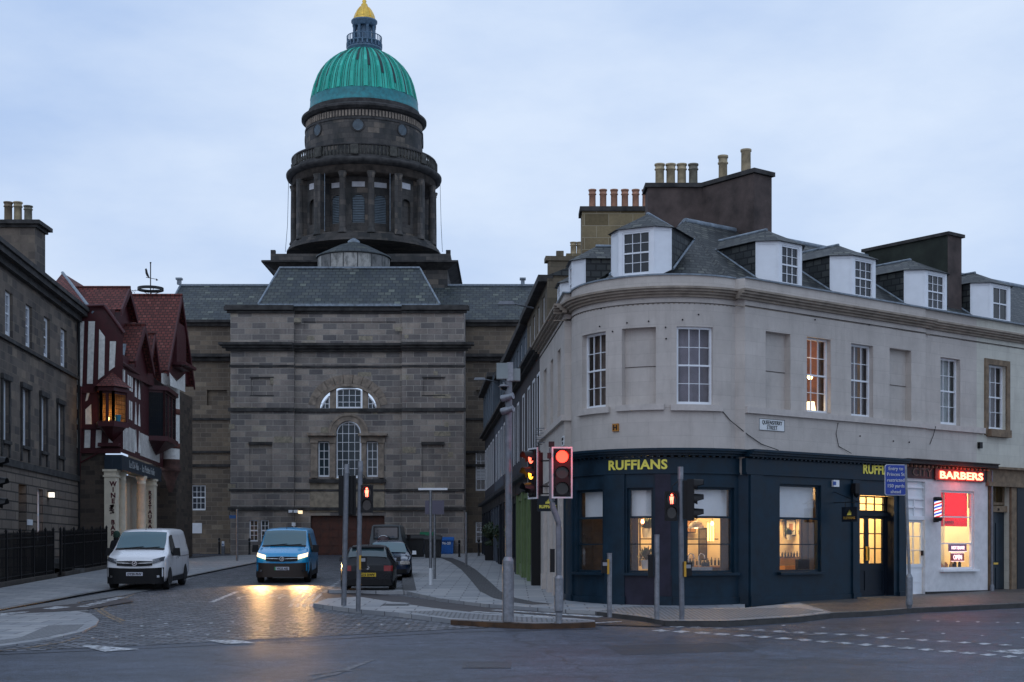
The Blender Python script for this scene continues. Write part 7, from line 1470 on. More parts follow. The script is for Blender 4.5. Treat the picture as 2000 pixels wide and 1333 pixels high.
# camera mast
D = Dg(1215, PH); x = X(992.5, D); zg = SL * D + PH
cp = thing('camera_mast', 'tall grey steel CCTV mast with control boxes and cameras at the crossing', 'camera pole', (x, D, zg))
m = MB(); cyl(m, x, D, zg, Z(1096, D), .125); cyl(m, x, D, Z(1096, D), Z(1088, D), .125, 16, .085); m.build('base_sleeve', GALV, cp)
m = MB(); cyl(m, x + .01, D, Z(1090, D), Z(712, D), .078); m.build('pole', GALVD, cp)
m = MB(); m.box((X(981, D), D, Z(741, D)), (.25, .22, .34)); m.build('control_box', simple('grey_green_box', (.20, .24, .24), .5, var=.1), cp); m = MB(); m.box((X(1009, D), D + .05, Z(744, D)), (.16, .2, .26)); m.build('control_box', MATS['grey_green_box'], cp); m = MB(); m.box((X(996, D), D - .02, Z(745, D)), (.14, .16, .4)); m.build('junction_box', GALV, cp)
m = MB(); cyl(m, X(984, D), D - .05, Z(757, D), Z(748, D), .02); m.lathe((X(984, D), D - .05, 0), [(.07, Z(757, D)), (.13, Z(756, D)), (.05, Z(751, D))], 16); o = m.build('dome_camera', GALV, cp); MB().lathe((X(984, D), D - .05, 0), [(.02, Z(763, D)), (.06, Z(761, D)), (.075, Z(757, D))], 14).build('dome_lens', BLACKP, o)
for py in (777, 802):
    a = Vector((X(989, D) - .10, D - .10, Z(py + 3, D))); b = Vector((X(1002, D), D - .22, Z(py - 2, D))); m = MB(); m.tube([a, b], .075, 12); o = m.build('bullet_camera', GALV, cp); d = (a - b).normalized(); MB().tube([a + d * .001, a + d * .02], .062, 12).build('camera_lens', BLACKP, o)
    m = MB(); m.tube([b, (x, D, b.z - .08)], .02, 6); m.build('camera_bracket', GALVD, o)
# cranked signal pole
D = Dg(1218, PH); x = X(1091.5, D); zg = SL * D + PH; xt = X(1078, D)
ts = thing('traffic_signal', 'cranked grey traffic signal pole with lit red head facing the camera', 'traffic light', (x, D, zg))
m = MB(); cyl(m, x, D, Z(1193, D), Z(1130, D), .098); cyl(m, x, D, Z(1130, D), Z(1124, D), .098, 16, .068); cyl(m, x, D, zg, Z(1194, D), .072, 16); cyl(m, x, D, Z(1197, D), Z(1192, D), .075, 16, .098); m.build('base_sleeve', GALV, ts)
pts = [(x, D, Z(1126, D)), (x, D, Z(1030, D))] + [(x + (xt - x) * (.5 - .5 * math.cos(math.pi * t_)), D, Z(1030 - 52 * t_, D)) for t_ in (.15, .3, .45, .6, .75, .9, 1)] + [(xt, D, Z(876, D))]
MB().tube(pts, .064, 14).build('pole', GALVD, ts)
o, f = head(ts, X(1097.5, D), D - .12, Z(877.5, D), 1, 0, [E_RED, LENSD, LENSD], h=1.02, w_=.36)
l_ = lamp('red_signal_light', (X(1101, D), D - .8, Z(893, D)), 20, (1, .03, .03), .10); l_.parent = ts; l_.location -= Vector(ts.location)
o, f = head(ts, X(1040, D), D + .10, Z(878, D), 1, R(-64), [LENSR, LENSA, LENSD], h=1.02, w_=.36)
m = MB()
for z in (Z(900, D), Z(950, D)): m.tube([(xt, D, z), (X(1046, D), D + .1, z)], .018, 6); m.tube([(xt, D, z), (X(1096, D), D - .03, z)], .018, 6)
m.box((xt, D, Z(896, D)), (.2, .16, .12)); m.build('mounting_arm', BLACKP, ts); m = MB(); m.box((X(1077, D), D, Z(873, D)), (.12, .14, .11)); m.tube([(X(1077, D), D, Z(880, D)), (X(1077, D), D, Z(873, D))], .02, 6); m.build('vehicle_detector', BLACKP, ts)
m = MB(); m.box((X(1079, D), D + .08, Z(1118, D)), (.10, .2, .5)); m.build('push_button_box', PLAST, ts)
# signal head cut by the left edge of the view
D = 31.0; x = X(-30, D); zg = SL * D + .05; tle = thing('traffic_signal', 'black signal head cut off by the extreme left edge of the view', 'traffic light', (x, D, zg)); m = MB(); cyl(m, x, D, zg, Z(872, D), .058); m.build('pole', GALVD, tle); head(tle, X(-11, D), D + .1, Z(884, D), 1, R(90), [LENSD, LENSD, LENSD], h=1.35, w_=.34, board=False)
# pedestrian post at right with side-on head
D = Dg(1210, PH); x = X(1332, D); zg = SL * D + PH
pr = thing('pedestrian_signal', 'grey pedestrian signal post with red man in front of the third shop window', 'pedestrian signal', (x, D, zg)); xt = X(1329, D)
MB().tube([(x, D, zg), (xt, D, Z(935, D))], .058, 14).build('pole', GALVD, pr); MB().tube([(xt, D, Z(936, D)), (xt, D, Z(912, D))], .064, 14).build('pole_cap', GALV, pr)
def pedhead(parent, x, y, zt, yaw=0, s=1.0):
    f = Fr((x, y), (math.cos(yaw), math.sin(yaw)), 1); m = MB(); h = .66; m.ub(f, -.135, .135, zt - h, zt, -.16, .04); o = m.build('pedestrian_head', PLAST, parent)
    for i, lm in ((0, None), (1, LENSD)):
        zc = zt - h * (.27 + .46 * i); P = [f(.1 * math.cos(t), zc + .125 * math.sin(t), .045) for t in [2 * math.pi * k / 20 for k in range(20)]]; MB().face(P).build('lens', LENSD, o); m = MB(); m.grid([[f(.112 * math.cos(t), zc + .14 * math.sin(t), .04), f(.112 * math.cos(t), zc + .14 * math.sin(t), .17)] for t in [math.pi * k / 12 for k in range(13)]]); m.build('visor', PLAST, o)
        if i == 0: q = f(0, 0, .05); redman(o, q.x, q.y, zc + .01, yaw=yaw, s=.95)
    return o
pedhead(pr, X(1311, D), D - .05, Z(960, D)); head(pr, X(1353, D), D, Z(934, D), 1, R(80), [LENSD, LENSD, LENSD], h=.98, w_=.3, board=False)
m = MB(); m.tube([(X(1311, D), D, Z(962, D)), (X(1313, D), D, Z(950, D)), (xt, D, Z(936, D))], .012, 6); m.tube([(xt, D, Z(941, D)), (X(1347, D), D, Z(939, D))], .02, 6); m.tube([(xt, D, Z(1010, D)), (X(1347, D), D, Z(1012, D))], .02, 6); m.build('mounting_arm', BLACKP, pr); pushbox(pr, X(1336, D) - .02, D, Z(1125, D), 1)
def stub(px, pyb, pyt, r, label, cat='post', box=None):
    D = Dg(pyb, PH); x = X(px, D); zg = SL * D + PH; t = thing('steel_post', label, cat, (x, D, zg)); m = MB(); cyl(m, x, D, zg, Z(pyt, D), r); m.build('pole', GALV, t); m = MB(); cyl(m, x, D, Z(pyt, D), Z(pyt, D) + .03, r * 1.08, 16, r); m.build('pole_cap', GALVD, t)
    if box: pushbox(t, X(px, D), D, Z(box[0], D), box[1])
    return t
stub(1190.5, 1206, 1083, .055, 'short grey post with orange edged push button near the navy shop', box=(1120, -1)); t = stub(1283, 1210, 1047, .058, 'plain grey steel post before the mauve shop pilaster'); D = Dg(1210, PH); MB().box((X(1271, D), D + .02, Z(1128, D)), (.11, .15, .5)).build('push_button_box', PLAST, t)
# left crossing posts
D = Dg(1183, PH); x = X(671.5, D); zg = SL * D + PH; xt = X(677, D); t = thing('traffic_signal', 'grey crossing post with black signal head seen from behind, left of the hatchback', 'traffic light', (x, D, zg)); MB().tube([(x, D, zg), (xt, D, Z(908, D))], .068, 14).build('pole', GALVD, t); MB().tube([(xt, D, Z(925, D)), (xt + .002, D, Z(907, D))], .075, 14).build('pole_cap', GALV, t)
head(t, X(676, D), D + .30, Z(926, D), 1, math.pi, [LENSD, LENSD, LENSD], h=1.1, w_=.52, board=False)
D = Dg(1195, PH); x = X(699.5, D); zg = SL * D + PH; xt = X(704, D); t = thing('pedestrian_signal', 'grey pedestrian signal post with red man beside the parked hatchback', 'pedestrian signal', (x, D, zg)); MB().tube([(x, D, zg), (xt, D, Z(902, D))], .058, 14).build('pole', GALVD, t); MB().tube([(xt, D, Z(922, D)), (xt, D, Z(901, D))], .065, 14).build('pole_cap', GALV, t)
pedhead(t, X(717, D), D - .03, Z(948, D)); m = MB(); m.tube([(xt, D, Z(925, D)), (X(712, D), D, Z(930, D)), (X(716, D), D, Z(947, D))], .012, 6); m.build('mounting_arm', BLACKP, t); pushbox(t, X(703, D) - .02, D, Z(1111, D), 1)
# direction sign post
D = Dg(1189, PH); x = X(1776, D); zg = SL * D + PH; t = thing('street_sign', 'blue Entry to Princes St restricted sign on grey post at right', 'sign', (x, D, zg))
m = MB(); cyl(m, x, D, zg, zg + .12, .05, 14, .085); cyl(m, x, D, zg + .1, Z(1128, D), .085); cyl(m, x, D, Z(1128, D), Z(1121, D), .085, 14, .045); m.build('base_sleeve', GALV, t); MB().tube([(x, D, Z(1123, D)), (X(1768, D), D, Z(908, D))], .04, 12).build('pole', GALV, t)
f = Fr((X(1747.5, D), D - .08), (math.cos(R(12)), math.sin(R(12))), 1); z0, z1 = Z(968, D), Z(908, D); W = .29; m = MB(); cc = .04
O = [(-W + cc, z0), (W - cc, z0), (W, z0 + cc), (W, z1 - cc), (W - cc, z1), (-W + cc, z1), (-W, z1 - cc), (-W, z0 + cc)]
m.prism([f(a, b, 0) for a, b in O], (0, .012, 0)); m.build('white_border', WHB, t); m = MB(); m.face([f(a * .95, z0 + (b - z0 - (z1 - z0) / 2) * .965 + (z1 - z0) / 2, .004) for a, b in O]); pl_ = m.build('blue_plate', simple('blue_sign_face', (.012, .045, .30), .4, var=.06), t)
for i, s_ in enumerate(('Entry to', 'Princes St', 'restricted', '150 yards', 'ahead')): text(f, s_, 0, z1 - .140 - i * .143, .01, .084, pl_, WHB, 'lettering', ws=1.0)
# thin sign posts up the street
def tpost(px, pyb, pyt, r, label, h=PH): D = Dg(pyb, h); x = X(px, D); zg = SL * D + h; t = thing('sign_post', label, 'sign post', (x, D, zg)); m = MB(); cyl(m, x, D, zg, Z(pyt, D), r, 12); m.build('pole', GALV, t); return t, x, D
t, x, D = tpost(841, 1143, 958, .048, 'thin grey post with long thin T-shaped sign edge on top'); m = MB(); m.box((X(845.5, D), D, Z(957.5, D)), (57 * D / FPX, .06, .07)); m.build('sign_edge', WHITEP, t); m = MB(); cyl(m, x, D, SL * D + PH, Z(1110, D), .056, 12); m.build('white_band', WHITEP, t)
t, x, D = tpost(849, 1131, 980, .045, 'thin grey post carrying the back of a mauve grey sign plate'); m = MB(); m.box((x, D - .06, Z(1005, D)), (37 * D / FPX, .02, 27 * D / FPX)); m.build('sign_plate', simple('mauve_grey_plate', (.11, .10, .14), .5, var=.05), t)
tpost(910.5, 1106, 1001, .055, 'plain thin grey post standing beyond the dark channel'); t, x, D = tpost(463, 1096, 995, .055, 'thin grey post with small blue sign before the church wall', h=PH * .5); m = MB(); m.box((x - .22, D, Z(1013, D)), (.36, .02, .17)); m.build('sign_plate', simple('small_blue_sign', (.01, .08, .25), .5, var=0), t)
# bollards, cycle stands
def bollard(px, pyb, label):
    D = Dg(pyb, PH * .5); x = X(px, D); zg = SL * D + PH * .5; t = thing('bollard', label, 'bollard', (x, D, zg), group='black bollards before the church'); MB().lathe((x, D, zg), [(.075, 0), (.075, .08), (.06, .1), (.055, .85), (.075, .88), (.07, .94), (.03, 1.0)], 12).build('shaft', BLACKP, t); MB().lathe((x, D, zg), [(.063, .78), (.063, .82)], 12).build('band', GALVD, t)
bollard(428, 1083, 'black bollard left of the thin sign post before the church wall'); bollard(487, 1084, 'black bollard below the paired basement windows, left of the blue van'); bollard(897, 1090, 'black bollard right of the blue bin'); bollard(935, 1088, 'black bollard below the lower window at the church corner')
for px, lb in ((436, 'small pale charging post left of the thin sign post'), (466.5, 'small pale charging post right of the thin sign post')):
    D = Dg(1083, PH * .5); x = X(px, D); t = thing('charging_post', lb, 'charging post', (x, D, SL * D)); MB().box((x, D, SL * D), (.18, .2, .55)).build('pedestal', GALVD, t); MB().box((x, D, SL * D + .55), (.15, .18, .3)).build('cabinet', WHITEP, t); MB().box((x, D - .1, SL * D + .6), (.09, .01, .1)).build('badge', MATS['small_blue_sign'], t)
# bins
def binn(px0, px1, pyb, pyt, mat, label, lidm, rz=0):
    D = Dg(pyb); x = X((px0 + px1) / 2, D); w_ = (px1 - px0) * D / FPX * .96; h = (pyb - pyt) * D / FPX; z = SL * D; t = thing('wheeled_bin', label, 'bin', (x, D + .5, z))
    m = MB(); a, b = w_ / 2 * .9, w_ / 2; dp = .9
    P0 = [(x - a, D, z + .12), (x + a, D, z + .12), (x + a, D + dp, z + .12), (x - a, D + dp, z + .12)]; P1 = [(x - b, D - .05, z + h * .84), (x + b, D - .05, z + h * .84), (x + b, D + dp + .05, z + h * .84), (x - b, D + dp + .05, z + h * .84)]
    for i in range(4): j = (i + 1) % 4; m.face([P0[i], P0[j], P1[j], P1[i]])
    m.face(P0[::-1])
    for i in range(1, 5): xx_ = x - a + 2 * a * i / 5; m.box((xx_, D - .03, z + .2), (.04, .05, h * .5))
    m.build('body', mat, t); m = MB(); m.grid([[(x + s * (b + .03), D - .1 + (dp + .2) * i / 8, z + h * .84 + .16 * h * math.sin(math.pi * i / 8)) for s in (-1, 1)] for i in range(9)]); m.face([(x - b - .03, D - .1 + (dp + .2) * i / 8, z + h * .84 + .16 * h * math.sin(math.pi * i / 8)) for i in range(9)]); m.face([(x + b + .03, D - .1 + (dp + .2) * i / 8, z + h * .84 + .16 * h * math.sin(math.pi * i / 8)) for i in range(9)]); m.ub(Fr((x, D - .1), (1, 0)), -b - .04, b + .04, z + h * .80, z + h * .86, -.02, .03); m.build('lid', lidm, t)
    for sx in (-1, 1):
        for sy in (.12, dp - .12): MB().tube([(x + sx * a * .85 - .03, D + sy, z + .08), (x + sx * a * .85 + .03, D + sy, z + .08)], .08, 10).build('wheel', BLACKR, t)
    return t
BINB = simple('black_bin_plastic', (.010, .010, .011), .5, var=.1); BINU = simple('blue_bin_plastic', (.01, .12, .42), .45, var=.1); GRL = simple('green_bin_lid', (.01, .13, .06), .5, var=.1)
binn(788, 829, 1092, 1044, BINB, 'large black communal bin nearest the grey jeep', BINB); binn(828, 862, 1094, 1046, BINB, 'large black communal bin beside the blue bin', BINB); t = binn(820, 846, 1087, 1039, BINB, 'black bin with green lid behind the two black bins', GRL)
t = binn(859, 886, 1086, 1049, BINU, 'bright blue wheeled bin lettered in white by the church wall', BINU); D = Dg(1086); text(Fr((0, D - .07), (1, 0)), '96-20', X(872, D), SL * D + .68, 0, .15, t, WHITEP, 'lettering', bold=.006)
# ================================================================== VEHICLES
def lerp(a, b, t): return a + (b - a) * t
class Body:
    def __init__(s, st): s.st = st; s.L = st[-1][0]
    def at(s, x):
        st = s.st; x = max(st[0][0], min(st[-1][0], x))
        for a, b in zip(st, st[1:]):
            if a[0] <= x <= b[0]: t = (x - a[0]) / max(1e-6, b[0] - a[0]); return [lerp(p, q, t) for p, q in zip(a, b)]
        return list(st[-1])
    def side(s, x, z):
        _, hw, zb, zt_b, zt, ht = s.at(x)
        if z <= zt_b: return hw
        return lerp(hw, ht, min(1, (z - zt_b) / max(.01, zt - zt_b)))
    def mesh(s, mb, sub=3):
        xs = []
        for a, b in zip(s.st, s.st[1:]): xs += [lerp(a[0], b[0], i / sub) for i in range(sub)]
        xs.append(s.st[-1][0]); P = []
        for x in xs:
            _, hw, zb, zl, zt, ht = s.at(x); zl = min(zl, zt - .04); c = .03 if zt - zl > .2 else .012
            r = [(hw * .80, zb), (hw * .94, zb + .05), (hw, zb + .22), (hw * 1.0, (zb + zl) * .5 + .1), (hw * .985, zl), (lerp(hw, ht, .08) - .01, zl + .03), (lerp(hw, ht, .75), lerp(zl, zt, .72)), (ht + .01, zt - .06), (ht - .05, zt - .01), (ht * .6, zt + c * .7), (0, zt + c)]
            P.append([(y, x, z) for y, z in r] + [(-y, x, z) for y, z in r[-2::-1]])
        mb.grid(P, closed=True); mb.face(P[0]); mb.face(P[-1][::-1]); return mb
    def nose(s, lat, z, rear=False):
        rng = range(0, 160); lat = abs(lat)
        for i in rng:
            x = i * .01; x = s.L - x if rear else x
            _, hw, zb, zl, zt, ht = s.at(x)
            if s.side(x, z) >= lat and zt + .012 >= z: return x
        return s.L - 1.5 if rear else 1.5
    def patch(s, mb, lat0, lat1, z0, z1, off=.012, rear=False, nl=10, nz=3, zf=None):
        g_ = []; sg = 1 if rear else -1
        for j in range(nz + 1):
            row = []
            for i in range(nl + 1):
                la = lerp(lat0, lat1, i / nl); a, b = (z0, z1) if zf is None else zf(la)
                z = lerp(a, b, j / nz); row.append((la * (1 + .0), s.nose(la, z, rear) + sg * off, z))
            g_.append(row)
        mb.grid(g_); return mb
    def sidepatch(s, mb, poly, sgn, off=.012, n=6):     # poly: [(x, z_low, z_high)]
        g_ = [[(sgn * (s.side(x, lerp(a, b, j / n)) + off), x, lerp(a, b, j / n)) for j in range(n + 1)] for x, a, b in poly]; mb.grid(g_); return mb
def wheelset(B, root, xs, r, tw, track):
    for x in xs:
        for sx in (-1, 1):
            t0 = track * sx; m = MB(); pr_ = [(r * .62, -tw / 2), (r * .9, -tw / 2), (r, -tw / 2 + .03), (r, tw / 2 - .03), (r * .9, tw / 2), (r * .62, tw / 2)]
            m.grid([[(t0 + y, x + q * math.cos(a), r + q * math.sin(a)) for a in [2 * math.pi * k / 22 for k in range(22)]] for q, y in pr_], closed=True); o = m.build('wheel', BLACKR, root)
            m = MB(); xo = t0 + sx * (tw / 2 - .03); m.face([(xo, x + r * .6 * math.cos(a), r + r * .6 * math.sin(a)) for a in [2 * math.pi * k / 20 for k in range(20)]])
            for k in range(5): a = 2 * math.pi * k / 5; m.tube([(xo + sx * .012, x, r), (xo + sx * .012, x + r * .57 * math.cos(a), r + r * .57 * math.sin(a))], .03, 4)
            m.lathe((0, 0, 0), [(0, 0)], 3, cap=False) if False else None
            m.build('rim', simple('wheel_silver', (.35, .36, .38), .35, metal=.6, var=.1) if 'wheel_silver' not in MATS else MATS['wheel_silver'], o)
            m = MB(); yy = sx * (B.side(x, .5) + .004); m.face([(yy, x + (r + .07) * math.cos(a), max(.19, r + (r + .07) * math.sin(a))) for a in [math.pi * k / 16 for k in range(17)]] + [(yy, x - r - .07, .2), (yy, x + r + .07, .2)]); m.build('wheel_arch', BLACKR, root)
def plate(root, B, lat, z, s, c, rear=False, green=False):
    y = B.nose(0, z, rear) + (.03 if rear else -.03); f = Fr((0, y), (1, 0) if not rear else (-1, 0), 1); m = MB(); m.ub(f, lat - .26, lat + .26, z, z + .115, -.01, .006); o = m.build('number_plate', c, root)
    if green: MB().ub(f, lat - .26, lat - .215, z, z + .115, .006, .009).build('green_flash', simple('plate_green', (.02, .3, .1), .5, var=0), o)
    text(f, s, lat + (.02 if green else 0), z + .022, .010, .072, o, BLACKP, 'lettering', bold=.003, ws=.95)
PLW = simple('white_plate', (.60, .60, .66), .4, var=0); PLY = simple('yellow_plate', (.62, .42, .02), .4, var=0)
CHROME = MATS['chrome']
def van(label, loc, rz, paint, bumper, reg, lit=False, green=False, side_text=None):
    B = Body([(0, .50, .30, .62, .84, .46), (.03, .72, .26, .74, .95, .66), (.10, .86, .24, .82, 1.04, .78), (.26, .93, .23, .94, 1.12, .84), (.55, .955, .23, 1.02, 1.20, .86), (.92, .96, .23, 1.10, 1.29, .85), (1.25, .96, .23, 1.14, 1.50, .82), (1.62, .96, .23, 1.16, 1.76, .78), (1.84, .96, .23, 1.16, 1.87, .765), (2.2, .96, .23, 1.16, 1.925, .77), (4.4, .96, .23, 1.16, 1.93, .77), (4.85, .955, .25, 1.16, 1.90, .75), (4.95, .90, .32, 1.1, 1.80, .70)])
    t = thing('delivery_van', label, 'van', (0, 0, 0)); B.mesh(MB()).build('body', paint, t)
    m = MB(); B.patch(m, -.90, .90, .22, .70, .022, nl=26, nz=4, zf=lambda la: (.22, .715 - .10 * (1 - abs(la) / .9) * .0 + .03 * (abs(la) / .9) ** 2)); m.build('front_bumper', bumper, t)
    m = MB(); B.patch(m, -.56, .56, 0, 0, .03, nl=18, zf=lambda la: (.80 + .02 * (abs(la) / .5) ** 2 - .02, .955 - .01 * (la / .5) ** 2)); gr = m.build('grille', PLAST, t); m = MB(); B.patch(m, -.56, -.10, 0, 0, .04, zf=lambda la: (.872 + .04 * (abs(la) - .1), .884 + .04 * (abs(la) - .1))); B.patch(m, .10, .56, 0, 0, .04, zf=lambda la: (.872 + .04 * (abs(la) - .1), .884 + .04 * (abs(la) - .1))); m.build('chrome_bar', CHROME, gr)
    y = B.nose(0, .88) - .045; f = Fr((0, y), (1, 0)); m = MB()
    for i in range(20): a, b = 2 * math.pi * i / 20, 2 * math.pi * (i + 1) / 20; m.face([f(q * math.cos(c), .878 + q * math.sin(c), .0) for c, q in ((a, .062), (a, .08), (b, .08), (b, .062))])
    m.face([f(a, .878 + b, 0) for a, b in ((-.05, -.02), (-.01, .0), (.03, .045), (.05, .03), (.02, .0), (.045, -.035), (.0, -.02))]); m.build('round_badge', CHROME, gr)
    for s in (-1, 1):
        m = MB(); B.patch(m, s * .57, s * .90, 0, 0, .045, nl=10, nz=4, zf=lambda la: (.86 + .10 * ((abs(la) - .57) / .33), 1.005 + .085 * ((abs(la) - .57) / .33))); m.build('headlight', E_HEAD if lit else simple('headlight_glass', (.10, .11, .13), .08, var=.5, vs=30, spec=1) if 'headlight_glass' not in MATS or lit else MATS['headlight_glass'], t)
        if not lit: m = MB(); B.patch(m, s * .60, s * .86, 0, 0, .032, nl=8, nz=1, zf=lambda la: (.90 + .09 * ((abs(la) - .57) / .33), .925 + .09 * ((abs(la) - .57) / .33))); m.build('lamp_strip', WHITEP, t.children[-1])
        m = MB(); B.patch(m, s * .70, s * .78, .42, .49, .034, nl=3, nz=2); m.build('fog_lamp', CHROME, t)
        m = MB(); B.sidepatch(m, [(1.22, 1.15, 1.17), (1.4, 1.14, 1.42), (1.62, 1.13, 1.70), (1.85, 1.13, 1.76), (2.10, 1.13, 1.76), (2.12, 1.15, 1.74)], s); m.build('side_window', GLB, t)
        m = MB(); c = Vector((s * 1.09, 1.45, 1.08)); m.box((c.x, c.y, c.z), (.24, .12, .26), taper=.85); m.box((s * .99, 1.48, 1.08), (.16, .06, .07)); m.build('wing_mirror', PLAST, t)
        m = MB()
        for xx_ in (2.2, 3.35): B.sidepatch(m, [(xx_, .35, 1.75), (xx_ + .012, .35, 1.75)], s, .004)
        B.sidepatch(m, [(2.3, 1.02, 1.035), (4.7, 1.02, 1.035)], s, .004, 1); m.build('door_seam', simple('dark_seam', (.03, .03, .035), .6, var=0) if 'dark_seam' not in MATS else MATS['dark_seam'], t)
        m = MB(); B.sidepatch(m, [(2.02, .97, 1.0), (2.14, .97, 1.0)], s, .03, 1); B.sidepatch(m, [(2.32, .97, 1.0), (2.44, .97, 1.0)], s, .03, 1); m.build('door_handle', PLAST, t)
        m = MB(); B.sidepatch(m, [(1.35, .24, .40), (3.5, .24, .40)], s, .012, 1); m.build('sill_trim', PLAST, t)
        m = MB(); B.patch(m, s * .74, s * .88, .85, 1.45, .02, rear=True, nl=3); m.build('tail_light', simple('tail_red', (.3, .01, .01), .2, var=0) if 'tail_red' not in MATS else MATS['tail_red'], t)
    # windscreen
    m = MB(); g_ = []
    for x, ins in ((.98, .10), (1.1, .09), (1.25, .075), (1.45, .07), (1.62, .07), (1.78, .075)):
        _, hw, zb, zl, zt, ht = B.at(x); W = ht + .03 - ins; g_.append([(la * W, x - .012, zt + .028 * (1 - la * la) + .012) for la in (-1, -.8, -.5, 0, .5, .8, 1)])
    m.grid(g_); m.build('windscreen', glassm('windscreen_glass', (.025, .10, .125), .08, .8) if 'windscreen_glass' not in MATS else MATS['windscreen_glass'], t)
    m = MB(); g_ = []
    for x in (.88, .98): _, hw, zb, zl, zt, ht = B.at(x); g_.append([(la * (ht - .06), x - .012, zt + .02 * (1 - la * la) + .014) for la in (-1, -.5, 0, .5, 1)])
    m.grid(g_); m.tube([(-.5, .9, B.at(.9)[4] + .05), (.1, 1.0, B.at(1.0)[4] + .05)], .012, 5); m.tube([(.0, .9, B.at(.9)[4] + .05), (.62, 1.0, B.at(1.0)[4] + .04)], .012, 5); m.build('wiper_cowl', BLACKR, t)
    m = MB(); m.tube([(0, 1.95, 1.93), (0, 2.05, 2.13)], .012, 5, r2=.005); m.build('aerial', BLACKR, t)
    wheelset(B, t, (.93, 4.0), .33, .22, .84); plate(t, B, 0, .475, reg, PLW, green=green)
    t.location = loc; t.rotation_euler = (R(1.43), 0, rz); return t, B
def carpaint(n, c, r=.28): return simple(n, c, r, var=.015, vs=.4, coat=.6, metal=.0)
yaw = math.atan(.0666)
D = 45.6; van('white delivery van with unlit headlights parked half on the left footway', (X(263, D), D, SL * D + .01), yaw, carpaint('white_van_paint', (.86, .86, .88)), PLAST, 'DY20 PHV')
D = 50.6; vb, VB = van('bright blue van driving toward the camera with headlights on', (X(550.5, D), D, SL * D), yaw, carpaint('blue_van_paint', (.008, .33, .66)), simple('brown_black_bumper', (.030, .018, .012), .5, var=.15), 'VK22 AEJ', lit=True, green=True)
m = MB()
text(lambda u, v, n: Vector((u, .62 + (v) * 1.0, 1.235 + v * .22 + .02)), 'powered by electric', 0, 0, 0, .05, vb, WHITEP, 'lettering', ws=1.0)
for s in (-1, 1):
    l_ = lamp('headlight_beam', (0, 0, 0), 520, (1, .55, .20), .22, 'SPOT', spot=R(62)); l_.parent = vb; l_.location = (s * .72, -.12, .95); l_.rotation_euler = (R(82), 0, R(180) * 0 + math.pi); l_.rotation_euler = (R(83), 0, math.pi)
# hatchback seen from behind (built nose at y=0, tail toward -y after turning)
def hatch(label, loc, rz, paint, reg):
    B = Body([(0, .5, .28, .55, .68, .45), (.06, .70, .24, .62, .78, .62), (.2, .80, .22, .70, .86, .70), (.5, .835, .2, .78, .93, .72), (.95, .84, .2, .84, 1.0, .70), (1.3, .84, .2, .88, 1.20, .64), (1.75, .84, .2, .90, 1.40, .58), (2.2, .84, .2, .91, 1.455, .57), (3.0, .84, .2, .93, 1.45, .56), (3.45, .835, .2, .93, 1.40, .55), (3.70, .82, .21, .92, 1.22, .56), (3.88, .79, .24, .88, .98, .62), (3.95, .76, .26, .80, .90, .66), (3.97, .70, .30, .6, .70, .66)])
    t = thing('hatchback_car', label, 'car', (0, 0, 0)); B.mesh(MB()).build('body', paint, t)
    m = MB(); g_ = []
    for x, ins in ((3.47, .09), (3.56, .06), (3.66, .05), (3.78, .05)): _, hw, zb, zl, zt, ht = B.at(x); W = ht - ins + .06; g_.append([(la * W, x + .014, zt + .03 * (1 - la * la) + .006) for la in (-1, -.5, 0, .5, 1)])
    m.grid(g_); m.build('rear_window', glassm('teal_rear_glass', (.04, .07, .08), .08, 1) , t)
    m = MB(); m.box((0, 3.5, 1.405), (1.0, .2, .04)); m.build('roof_spoiler', paint, t)
    for s in (-1, 1):
        m = MB(); B.patch(m, s * .50, s * .775, .70, .87, .018, rear=True, nl=6, nz=4); m.build('tail_light', simple('dull_red_lens', (.22, .008, .01), .25, var=.1) if 'dull_red_lens' not in MATS else MATS['dull_red_lens'], t)
        m = MB(); B.sidepatch(m, [(1.30, .93, 1.08), (1.8, .95, 1.36), (2.2, .95, 1.40), (2.9, .97, 1.40), (3.35, .99, 1.34), (3.5, 1.02, 1.20)], s); m.build('side_window', GLB, t)
        MB().box((s * .92, 1.45, .92), (.16, .1, .14), taper=.8).build('wing_mirror', paint, t)
    m = MB(); B.patch(m, -.72, .72, .26, .44, .02, rear=True, nl=14); m.build('rear_bumper', PLAST, t); m = MB(); B.patch(m, -.6, .6, .655, .665, .012, rear=True, nl=10, nz=1); m.build('boot_seam', BLACKR, t)
    y = B.nose(0, .80, True) + .02; f = Fr((0, y), (-1, 0), 1); m = MB()
    for i in range(16): a, b = 2 * math.pi * i / 16, 2 * math.pi * (i + 1) / 16; m.face([f(q * math.cos(c), .80 + q * math.sin(c), 0) for c, q in ((a, .045), (a, .058), (b, .058), (b, .045))])
    m.face([f(a, .80 + b, 0) for a, b in ((-.035, .02), (-.02, .02), (-.008, -.02), (0, .0), (.008, -.02), (.02, .02), (.035, .02), (.012, -.035), (-.012, -.035))]); m.build('round_badge', CHROME, t)
    m = MB(); m.tube([(0, 3.2, 1.46), (0, 3.3, 1.60)], .008, 4); m.build('aerial', BLACKR, t); MB().box((0, 3.985, .715), (.34, .012, .02)).build('boot_handle', BLACKR, t)
    wheelset(B, t, (.78, 3.2), .31, .19, .74); plate(t, B, 0, .53, reg, PLY, rear=True); t.location = loc; t.rotation_euler = (R(1.43) if abs(rz) < 1 else R(-1.43), 0, rz); return t
D = 43.8; h_ = hatch('black hatchback parked facing away with yellow number plate', (X(717, D) - .25, D + 3.95, SL * (D + 3.95) + .01), math.pi + yaw, simple('near_black_paint', (.006, .007, .010), .3, var=.05, spec=.35), 'G15 XWV')
